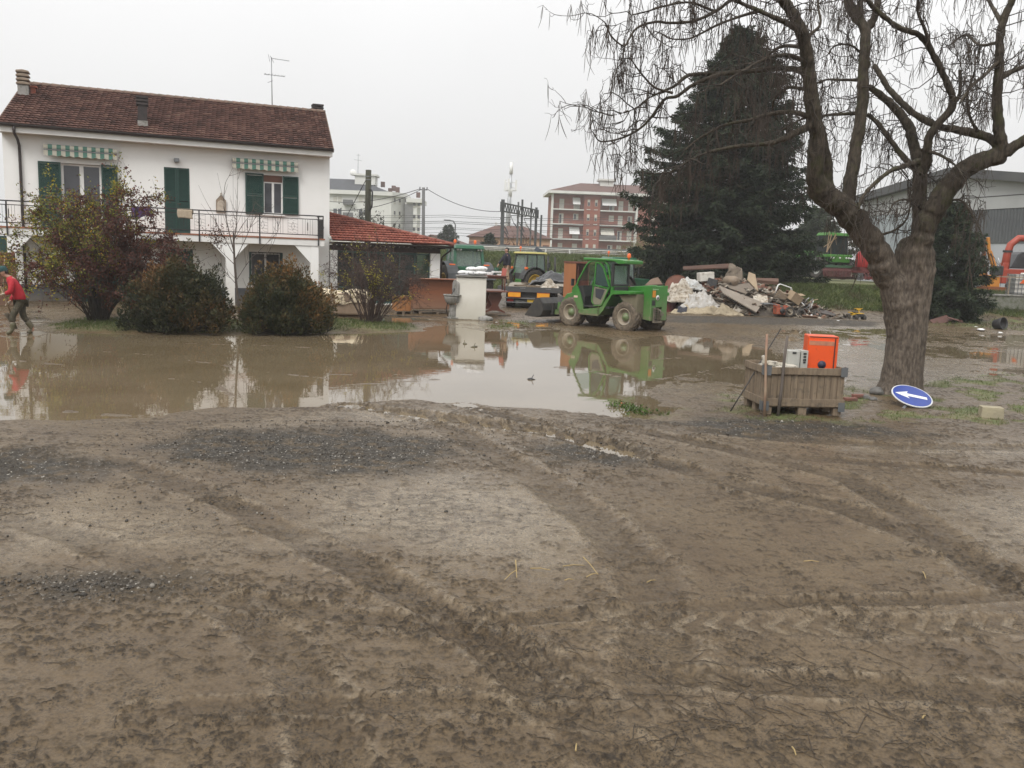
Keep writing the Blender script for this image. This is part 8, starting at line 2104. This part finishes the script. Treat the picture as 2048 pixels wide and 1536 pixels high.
def tiller():
    p = hp(1558, 626, 40.0); t = thing('motor_tiller', 'small orange red garden motor lying at the foot of the heap', 'garden motor', (p.x, p.y, .04), R(15))
    r = pmat('orange red paint', (.36, .075, .03), (.26, .06, .03), 4, .6, dirt=(.16, .12, .08), dirt_amt=.3)
    m = MB(); m.box((0, 0, .28), (.45, .35, .30)); m.box((-.15, 0, .5), (.2, .3, .16)); m.prism([(.15, .1), (.4, .12), (.45, .5), (.25, .56)], -.1, .1); m.build('engine', r, t, bevel=.03)
    m = MB(); m.cyl((.05, -.22, .3), (.05, -.17, .3), .13, seg=16); m.build('recoil_cover', M['black_plastic'], t)
    wheel(t, (.48, -.1, .25), .26, .12, .14, M['rim_mud'], M['rubber'], 12, -1)
    m = MB(); m.tube([(.3, .1, .4), (-.5, .15, .62), (-.9, .15, .60)], .022, 6); m.tube([(.3, -.1, .4), (-.5, -.15, .62), (-.9, -.15, .58)], .022, 6); m.build('handlebar', M['steel'], t)
tiller()
for k, (px, py, r_) in enumerate(((1602, 628, .24), (1634, 632, .20))):
    p = hp(px, py, 40.3); m = MB(); m.smooth = True; m.lathe([(r_ * .55, -.08), (r_ * .8, -.1), (r_, -.06), (r_ * 1.02, .0), (r_, .06), (r_ * .8, .1), (r_ * .55, .08), (r_ * .52, 0), (r_ * .55, -.08)], (0, 0, 0), 'Y', 24)
    o = m.build('old_tyre', M['rubber']); place(o, (p.x, p.y, r_ * .85), rot=(R(-20 - 30 * k), 0, R(20))); tag(o, ('old muddy tyre under the scrap tubes', 'small old tyre at the right foot of the heap')[k], 'tyre', 'old tyres')
for k, (px, py, s_, lb) in enumerate(((1600, 634, .17, 'white plastic bag on the ground below the scrap tubes'), (1625, 637, .20, 'wide white plastic bag lying right of the other by the heap'), (1578, 636, .06, 'scrap of white polystyrene left of the white bags'), (1676, 644, .09, 'flat white scrap between the bags and the toy quad'), (1645, 612, .09, 'white cup on the earth at the foot of the bank'), (1852, 656, .09, 'white scrap just right of the tree trunk'), (1962, 664, .20, 'flat white polystyrene piece left of the bucket'), (1952, 656, .08, 'tiny white scrap above the polystyrene piece'), (2000, 669, .13, 'flat white scrap right of the black bucket'))):
    p = G(px, py); m = MB(); m.blob((0, 0, s_ * .4), (s_, s_ * .7, s_ * (.55 if k in (0, 1, 4) else .25)), 2, .25, 2.2, k, flat=-s_ * .4); o = m.build('white_scrap', M['sack']); place(o, (p.x, p.y, gz(p.x, p.y) + .02), k * 1.3); tag(o, lb, 'litter', 'white litter on the ground')
def toy_quad():
    p = G(1711, 640); t = thing('toy_quad', 'small yellow and black toy quad bike on the ground left of the trunk', 'toy quad bike', (p.x, p.y, gz(p.x, p.y)), R(-75))
    y_ = pmat('toy yellow', (.55, .33, .02), (.45, .27, .02), 4, .5, dirt=(.16, .12, .08), dirt_amt=.3)
    m = MB(); m.box((-.05, 0, .26), (.55, .22, .12), taper=(.9, .8)); m.box((-.25, 0, .33), (.3, .34, .04)); m.box((.25, 0, .32), (.22, .36, .04)); m.build('body', y_, t, bevel=.03)
    m = MB(); m.box((.3, 0, .22), (.12, .3, .14)); m.box((-.1, 0, .36), (.3, .16, .06)); m.build('seat', M['black_plastic'], t, bevel=.02)
    m = MB(); m.bar((.22, 0, .34), (.14, 0, .52), .03); m.bar((.13, -.22, .54), (.13, .22, .54), .03); m.box((.16, 0, .5), (.06, .2, .06)); m.build('handlebar', y_, t)
    for x in (-.28, .28):
        for s in (-1, 1): wheel(t, (x, s * .22, .13), .14, .14, .07, M['black_plastic'], M['rubber'], 10, s)
toy_quad()
p = G(1905, 650); 
for k, (dx, dz, L_, lb) in enumerate(((-.4, .12, 1.0, 'rusty sheet leaning under the dark conifer'), (.25, .18, .9, 'brown plank lying under the dark conifer'))):
    m = MB(); m.box((0, 0, 0), (L_, .4 if k == 0 else .14, .03), (R(35), R(-14 + 25 * k), R(10))); m.box((L_ * .3, .02, -.06), (.1, .2, .1))
    o = m.build('rusty_scrap', pmat('rusty brown', (.10, .045, .035), (.07, .035, .028), 4, .8)); place(o, (p.x + dx, p.y + .3, dz + .05), R(10)); tag(o, lb, 'scrap', 'scrap under the conifer')

# ------------------------------------------------------------------ foreground right: pallet crate, sign, stones
def zground(x, y): return float(ground_fields(np.array([x]), np.array([y]))[0][0])
CR = Vector((3.97, 13.55, 0)); CRZ = R(5); czz = zground(4.5, 13.9) + .0
CM = Matrix.Translation((CR.x, CR.y, czz)) @ Matrix.Rotation(CRZ, 4, 'Z')
def CP(x, y, z): return CM @ Vector((x, y, z))
def crate():
    t = thing('pallet_crate', 'weathered grey wooden pallet crate with steel corner brackets, filled with scrap', 'crate', (CR.x, CR.y, czz), CRZ)
    W, D_, z0, z1 = 1.30, .9, .17, .74
    rg = random.Random(5)
    def wall(f, n, ln):
        m = MB()
        for k in range(n):
            a = ln * k / n; b = ln * (k + 1) / n - .007; m.box(f((a + b) / 2, rg.uniform(-.004, .004), (z0 + z1) / 2), (b - a, .02, z1 - z0 - .02) if f is fx0 or f is fx1 else (.02, b - a, z1 - z0 - .02))
        return m
    fx0 = lambda s, o, z: (s, .02 + o, z); fx1 = lambda s, o, z: (s, D_ - .02 + o, z); fy0 = lambda s, o, z: (.02 + o, s, z); fy1 = lambda s, o, z: (W - .02 + o, s, z)
    for f, n, ln in ((fx0, 12, W), (fx1, 12, W), (fy0, 9, D_), (fy1, 9, D_)): wall(f, n, ln).build('side_boards', M['wood_grey'], t)
    m = MB()
    for z, h in ((.20, .12), (.70, .11)):
        m.span((-.02, -.022, z - h / 2), (W + .02, .008, z + h / 2)); m.span((-.02, D_ - .008, z - h / 2), (W + .02, D_ + .022, z + h / 2)); m.span((-.022, .01, z - h / 2), (.008, D_ - .01, z + h / 2)); m.span((W - .008, .01, z - h / 2), (W + .022, D_ - .01, z + h / 2))
    m.build('rails', M['wood_grey'], t, bevel=.004)
    m = MB(); m.span((.01, .01, .12), (W - .01, D_ - .01, .15)); m.build('floor', M['wood_grey'], t)
    for x in (.08, W / 2, W - .08):
        for y in (.07, D_ / 2, D_ - .07):
            m = MB(); m.box((x, y, .058), (.13, .13, .118)); m.build('foot_block', M['wood_grey'], t)
    bm_ = pmat('dull steel bracket', (.12, .135, .15), (.16, .165, .165), 5, .5, metal=.5)
    for x, s in ((-.026, 1), (W + .026, -1)):
        for z in (.14, .70):
            m = MB(); m.span((min(x, x + s * .11), -.028, z - .075), (max(x, x + s * .11), -.024, z + .075)); m.span((min(x, x + s * .004), -.028, z - .075), (max(x, x + s * .004), .10, z + .075)); m.build('corner_bracket', bm_, t)
crate()
def cabinet():
    t = thing('orange_cabinet', 'dirty bright orange metal cabinet standing in the right of the pallet crate', 'cabinet', CP(1.06, .36, .152), CRZ - R(13))
    o = pmat('bright orange enamel', (.72, .085, .012), (.64, .075, .012), 3, .42, dirt=(.18, .06, .03), dirt_amt=.14)
    m = MB(); m.box((0, .2, .54), (.47, .40, 1.08)); m.build('body', o, t, bevel=.012)
    m = MB(); m.box((-.03, -.008, .52), (.40, .014, .98)); m.build('door', o, t, bevel=.004)
    m = MB(); m.span((.178, -.0175, .04), (.190, -.001, 1.05)); m.span((-.22, -.004, 1.055), (.22, .012, 1.07)); m.build('door_gap', M['black_plastic'], t)
    m = MB(); m.span((-.22, -.018, .93), (.17, -.0155, 1.0)); m.build('grime_strip', pmat('grimy strip', (.33, .14, .09), (.50, .20, .10), 14, .7), t)
    m = MB(); m.lathe([(.065, -.022), (.065, -.016)], (0, 0, .62), 'Y', 20); m.cyl((0, -.022, .62), (0, -.015, .62), .064, seg=20); m.build('badge', pmat('dark blue badge', (.025, .028, .06), (.03, .03, .05), 8, .6), t)
cabinet()
def devbox(x, w_, h_, dp, lb, seed, face):
    t = thing('switch_box', lb, 'switch box', CP(x, .34, .152), CRZ + R(4 * seed), 'grey switch boxes in the crate')
    g = pmat('grey enamel box', (.42, .42, .38), (.34, .34, .31), 4, .6, dirt=(.2, .17, .12), dirt_amt=.2)
    m = MB(); m.box((0, dp / 2, h_ / 2), (w_, dp, h_)); m.build('case', g, t, bevel=.006)
    m = MB()
    for z, s_ in face: m.box((0, -.004, z), (s_, .01, .03))
    m.build('sockets', M['black_plastic'], t)
devbox(.585, .19, .83, .26, 'taller pale grey switch box in the middle of the pallet crate', -1, ((.80, .06),))
devbox(.76, .12, .84, .24, 'narrow grey switch box with a column of sockets beside the orange cabinet', 1, ((.79, .05), (.74, .045), (.69, .05), (.65, .04)))
m = MB(); rg = random.Random(9)
m.box((.05, .06, .0), (.52, .34, .02), (R(4), R(-3), .1))
for k in range(9): m.box((rg.uniform(-.2, .26), rg.uniform(-.06, .18), .03 + rg.uniform(0, .03)), (rg.uniform(.05, .13), rg.uniform(.05, .1), rg.uniform(.02, .07)), (0, rg.uniform(-.3, .3), rg.uniform(0, 3)))
m.box((-.20, .03, .09), (.04, .06, .13), (0, R(-20), 0)); m.span((-.2, -.02, -.58), (.28, .25, -.02))
o = m.build('circuit_panel', pmat('cream electrical panel', (.60, .56, .47), (.42, .39, .33), 9, .7, dirt=(.05, .045, .04), dirt_amt=.35)); o.matrix_world = CM @ Matrix.Translation((.27, .26, .745)); tag(o, 'broken cream electrical panel lying across the left of the pallet crate', 'electrical panel')
m = MB(); m.blob((0, 0, 0), (.10, .12, .13), 2, .35, 3, 5); o = m.build('rope_coil', pmat('brown rope', (.17, .11, .06), (.11, .075, .045), 12, .95)); o.matrix_world = CM @ Matrix.Translation((1.26, .55, .72)); tag(o, 'brown rope bundle at the right corner of the pallet crate', 'rope')
def stick(p0, p1, r, mat, lb, nm, d0, d1):
    a = G(*p0); a.z = zground(a.x, a.y) - .02
    b = A(p1[0], p1[1], d1); m = MB(); m.tube([a, a.lerp(b, .35) + Vector((.006, 0, 0)), a.lerp(b, .7) + Vector((-.005, 0, 0)), b], [r, r * .95, r * .9, r * .85], 8); return tag(m.build(nm, mat), lb, 'stick', 'tools leaning on the crate')
stick((1528, 838), (1534, 668), .022, pmat('two tone handle', (.33, .25, .17), (.20, .085, .06), 1.1, .8, stretch=(.2, .2, 2.5)), 'pale and reddish wooden handle leaning on the left front of the crate', 'wooden_handle', 13.4, 13.50)
stick((1555, 838), (1575, 672), .026, pmat('grey brown handle', (.085, .07, .06), (.12, .10, .085), 3, .85), 'grey brown shovel handle leaning on the crate front', 'wooden_handle', 13.4, 13.52)
stick((1459, 828), (1562, 657), .010, M['iron'], 'long thin dark rod leaning against the left corner of the crate', 'thin_rod', 13.8, 14.3)
def arrow_sign():
    c = A(1824, 792, 15.0); v = ray(1824, 795).normalized(); r_ = _r.normalized(); u_ = _u.normalized()
    e1 = (r_ * math.cos(R(23)) - u_ * math.sin(R(23))); mn = (r_ * math.sin(R(23)) + u_ * math.cos(R(23)))
    n = (-v * .56 + mn * .83).normalized(); e1 = (e1 - n * e1.dot(n)).normalized(); e2 = n.cross(e1)
    t = thing('arrow_sign', 'round blue road sign with white arrow lying tilted at the tree foot', 'road sign', c); t.matrix_world = Matrix.Translation(c) @ Matrix((e1, e2, n)).transposed().to_4x4()
    rr_ = .345
    m = MB(); m.lathe([(0, -.012), (rr_, -.012), (rr_, .0), (rr_ - .002, .004), (0, .004)], (0, 0, 0), 'Z', 48); m.build('disc', pmat('white sign face', (.62, .63, .64), (.52, .53, .53), 5, .45, dirt=(.3, .26, .2), dirt_amt=.1), t)
    m = MB(); m.lathe([(0, .0075), (rr_ - .022, .0075), (rr_ - .022, .0045)], (0, 0, 0), 'Z', 48); m.build('blue_field', pmat('sign blue', (.012, .042, .27), (.010, .035, .22), 5, .35, dirt=(.10, .10, .12), dirt_amt=.1), t)
    s = 1.0
    m = MB(); m.prism([(-.29, 0), (-.06, .115), (-.085, .042), (.25, .030), (.25, -.048), (-.085, -.042), (-.06, -.115)], .008, .0105, 'Z'); m.build('arrow', M['white_frame'], t)
    m = MB(); m.bar((-.12, -.20, -.03), (.15, -.05, -.03), .04, .03); m.bar((-.10, -.25, -.03), (-.02, -.05, -.04), .05, .04); m.bar((-.02, -.05, -.045), (-.22, -.46, -.07), .045); m.build('post_stub', M['steel'], t)
arrow_sign()
def rock(px, py, d, lb, seed, mat, grp, cat='stone', nm='stone'):
    p = G(px, py); m = MB(); m.blob((0, 0, d[2] * .6), d, 3, .14, 1.4, seed, flat=-d[2] * .7); o = m.build(nm, mat); place(o, (p.x, p.y, zground(p.x, p.y) - .01), seed * .9); return tag(o, lb, cat, grp)
M['stone'] = pmat('grey field stone', (.14, .135, .125), (.09, .086, .08), 5, .8, bump=.4)
p = G(1980, 841); m = MB(); m.box((0, 0, .09), (.34, .24, .17), (0, 0, 0), (.95, .93)); m.box((0, 0, .178), (.33, .22, .02)); o = m.build('concrete_block', pmat('pale stone block', (.34, .30, .20), (.26, .23, .16), 5, .9, bump=.5), bevel=.015); place(o, (p.x, p.y, zground(p.x, p.y) - .01), R(-14)); tag(o, 'pale rectangular stone block on the grass on the far right', 'stone block')
rock(1752, 793, (.14, .12, .09), 'largest grey stone at the left foot of the bare tree', 2, M['stone'], 'stones at the tree foot')
rock(1731, 803, (.08, .07, .055), 'smaller grey stone left of the largest one at the tree foot', 3, M['stone'], 'stones at the tree foot')
rock(1746, 806, (.075, .06, .045), 'flat grey stone below the largest one at the tree foot', 4, M['stone'], 'stones at the tree foot')
for k, (px, py, rz_, lb) in enumerate(((1700, 808, .3, 'red brick nearest the pallet crate at the tree foot'), (1717, 802, .1, 'red brick nearer the grey stones at the tree foot'))):
    p = G(px, py); m = MB(); m.box((0, 0, .035), (.24, .11, .06)); o = m.build('brick', pmat('muddy red brick', (.19, .075, .055), (.14, .065, .05), 6, .9, dirt=(.13, .11, .09), dirt_amt=.3), bevel=.008); place(o, (p.x, p.y, zground(p.x, p.y)), rz_); tag(o, lb, 'brick', 'bricks at the tree foot')
# ------------------------------------------------------------------ straw, sticks, pebbles on the mud
straw = pmat('straw', (.34, .25, .11), (.26, .19, .08), 6, .7)
spots = [((1030, 1152), (1033, 1172)), ((1032, 1158), (1008, 1178)), ((1165, 1144), (1195, 1166)), ((1172, 1172), (1194, 1164)), ((1125, 1150), (1168, 1146)), ((1060, 1154), (1100, 1156)), ((1128, 1178), (1146, 1176)), ((1606, 1138), (1636, 1137)), ((1844, 1160), (1850, 1172)), ((1293, 1180), (1310, 1172)), ((1842, 1462), (1848, 1456)), ((1582, 1520), (1590, 1534)), ((1150, 1528), (1152, 1510))]
wherelb = ['short upright', 'left leaning', 'long slanting', 'short level', 'thin level', 'faint level', 'tiny', 'lone right', 'tiny far right', 'bent', 'tiny lower right', 'lower edge', 'lowest upright']
for k, (a, b) in enumerate(spots):
    p, q = G(*a), G(*b); p.z = zground(p.x, p.y) + .02 + (.05 if k in (0, 2) else 0); q.z = zground(q.x, q.y) + .012
    m = MB(); m.tube([p, p.lerp(q, .5) + Vector((0, 0, .008)), q], [.0045, .004, .003], 5); tag(m.build('straw_stalk', straw), f'{wherelb[k]} yellow straw stalk lying on the mud', 'straw', 'straw on the mud')
rngs = np.random.RandomState(14); paths = []
for k in range(420):
    if k < 200: px, py = rngs.normal(1580, 230), rngs.normal(1440, 90)
    else: px, py = rngs.uniform(0, 2048), rngs.uniform(950, 1536)
    if py < 900 or py > 1620: continue
    p = G(px, py); a = rngs.normal(-.35, .7); ln = rngs.uniform(.04, .20) if k < 200 else rngs.uniform(.03, .16); n = 5
    X_ = p.x + np.cos(a) * ln * np.linspace(-.5, .5, n); Y_ = p.y + np.sin(a) * ln * np.linspace(-.5, .5, n) * 1.3 + rngs.normal(size=n) * .004
    z_ = ground_fields(X_, Y_)[0]; paths.append((np.stack([X_, Y_, z_ + .004], -1), np.full(n, rngs.uniform(.0012, .0026))))
V_, F_, I_ = tubes_np(paths, 4); tag(fast_mesh('twig_litter', V_, F_, pmat('wet dark stalks', (.040, .030, .021), (.075, .058, .040), 8, .8)), 'dark wet stalks and twigs trodden into the mud', 'twigs', kind='stuff')
P_ = []
for (cx, cy_, sx_, sy_, n) in ((600, 905, 170, 28, 2600), (1180, 915, 90, 20, 500), (160, 1188, 120, 14, 500), (1500, 855, 180, 14, 500), (800, 880, 300, 40, 900), (300, 1000, 300, 40, 500)):
    for k in range(n): P_.append(G(rngs.normal(cx, sx_), max(850, rngs.normal(cy_, sy_)))[:2])
P_ = np.array(P_); z_ = ground_fields(P_[:, 0], P_[:, 1])[0]
bm = bmesh.new(); bmesh.ops.create_icosphere(bm, subdivisions=1, radius=1); bv = np.array([v.co[:] for v in bm.verts]); bf = np.array([[v.index for v in f.verts] for f in bm.faces]); bm.free()
n = len(P_); s_ = rngs.gamma(2.0, .0026, (n, 1, 1)) + .0025; sh_ = rngs.uniform(.6, 1.2, (n, 1, 3))
V_ = (bv[None] * s_ * sh_ * (1 + .2 * rngs.normal(size=(n, len(bv), 1)))) + np.concatenate([P_, (z_ + .002)[:, None]], 1)[:, None]
F_ = (bf[None] + (np.arange(n) * len(bv))[:, None, None]).reshape(-1, 3)
PEB = leafmat('pebbles', [(0, (.034, .030, .025)), (.6, (.075, .066, .055)), (.96, (.13, .115, .095)), (1, (.34, .32, .28))], .6, 0)
tag(fast_mesh('pebbles', V_.reshape(-1, 3), F_, PEB, smooth=True, attr=np.repeat(rngs.rand(n), len(bv))), 'wet gravel pebbles scattered over the mud', 'gravel', kind='stuff')
# floating bits on the water
for k, (px, py, s_, lb) in enumerate(((1062, 759, .07, 'dark leaf scrap floating in the bright middle of the puddle'), (948, 694, .10, 'dark clod breaking the water below the white pillar'), (930, 688, .08, 'smaller dark clod in the water left of the other'))):
    p = G(px, py); m = MB(); m.blob((0, 0, .005), (s_, s_ * .6, .03), 2, .4, 2.5, k); m.bar((0, 0, .0), (.05, 0, .10), .012); o = m.build('floating_scrap', M['mud_boot'] if k else M['tarp_black']); place(o, (p.x, p.y, 0), k); tag(o, lb, 'floating scrap', 'scraps in the puddle')
# weeds at the puddle edge
wg = []
for k, (px, py) in enumerate(((1240, 813), (1262, 822), (1285, 828))):
    p = G(px, py); rng = np.random.RandomState(k); n = 110; Q = np.stack([p.x + rng.normal(size=n) * .11, p.y + rng.normal(size=n) * .10], -1); z_ = np.maximum(ground_fields(Q[:, 0], Q[:, 1])[0], 0); B = np.concatenate([Q, z_[:, None] + rng.rand(n, 1) * .07], 1)
    wg.append(leaf_cards(B, rng.normal(size=(n, 3)) + np.array([0, 0, .5]), .05, .03, rng, rng.rand(n)))
nv = np.cumsum([0] + [len(w_[0]) for w_ in wg])
tag(fast_mesh('weeds', np.concatenate([w_[0] for w_ in wg]), np.concatenate([w_[1] + nv[k] for k, w_ in enumerate(wg)]), leafmat('weed leaves', [(0, (.035, .055, .015)), (1, (.085, .14, .03))], .6, .25), attr=np.concatenate([w_[2] for w_ in wg])), 'low green weeds at the puddle edge', 'weeds', kind='stuff')

# ------------------------------------------------------------------ the misty air
m = MB(); m.span((-260, -40, -3.0), (260, 300, 34)); hz = m.build('haze', None or bpy.data.materials.new('mist'))
hm = hz.data.materials[0]; hm.use_nodes = True; N_ = hm.node_tree.nodes; N_.clear()
ho = N_.new('ShaderNodeOutputMaterial'); pv = N_.new('ShaderNodeVolumePrincipled'); pv.inputs['Color'].default_value = (.97, .98, 1.0, 1); pv.inputs['Density'].default_value = HAZE = .00065; pv.inputs['Anisotropy'].default_value = .2
hm.node_tree.links.new(pv.outputs[0], ho.inputs['Volume'])
tag(hz, 'thin even mist over the yard', 'haze', kind='stuff')
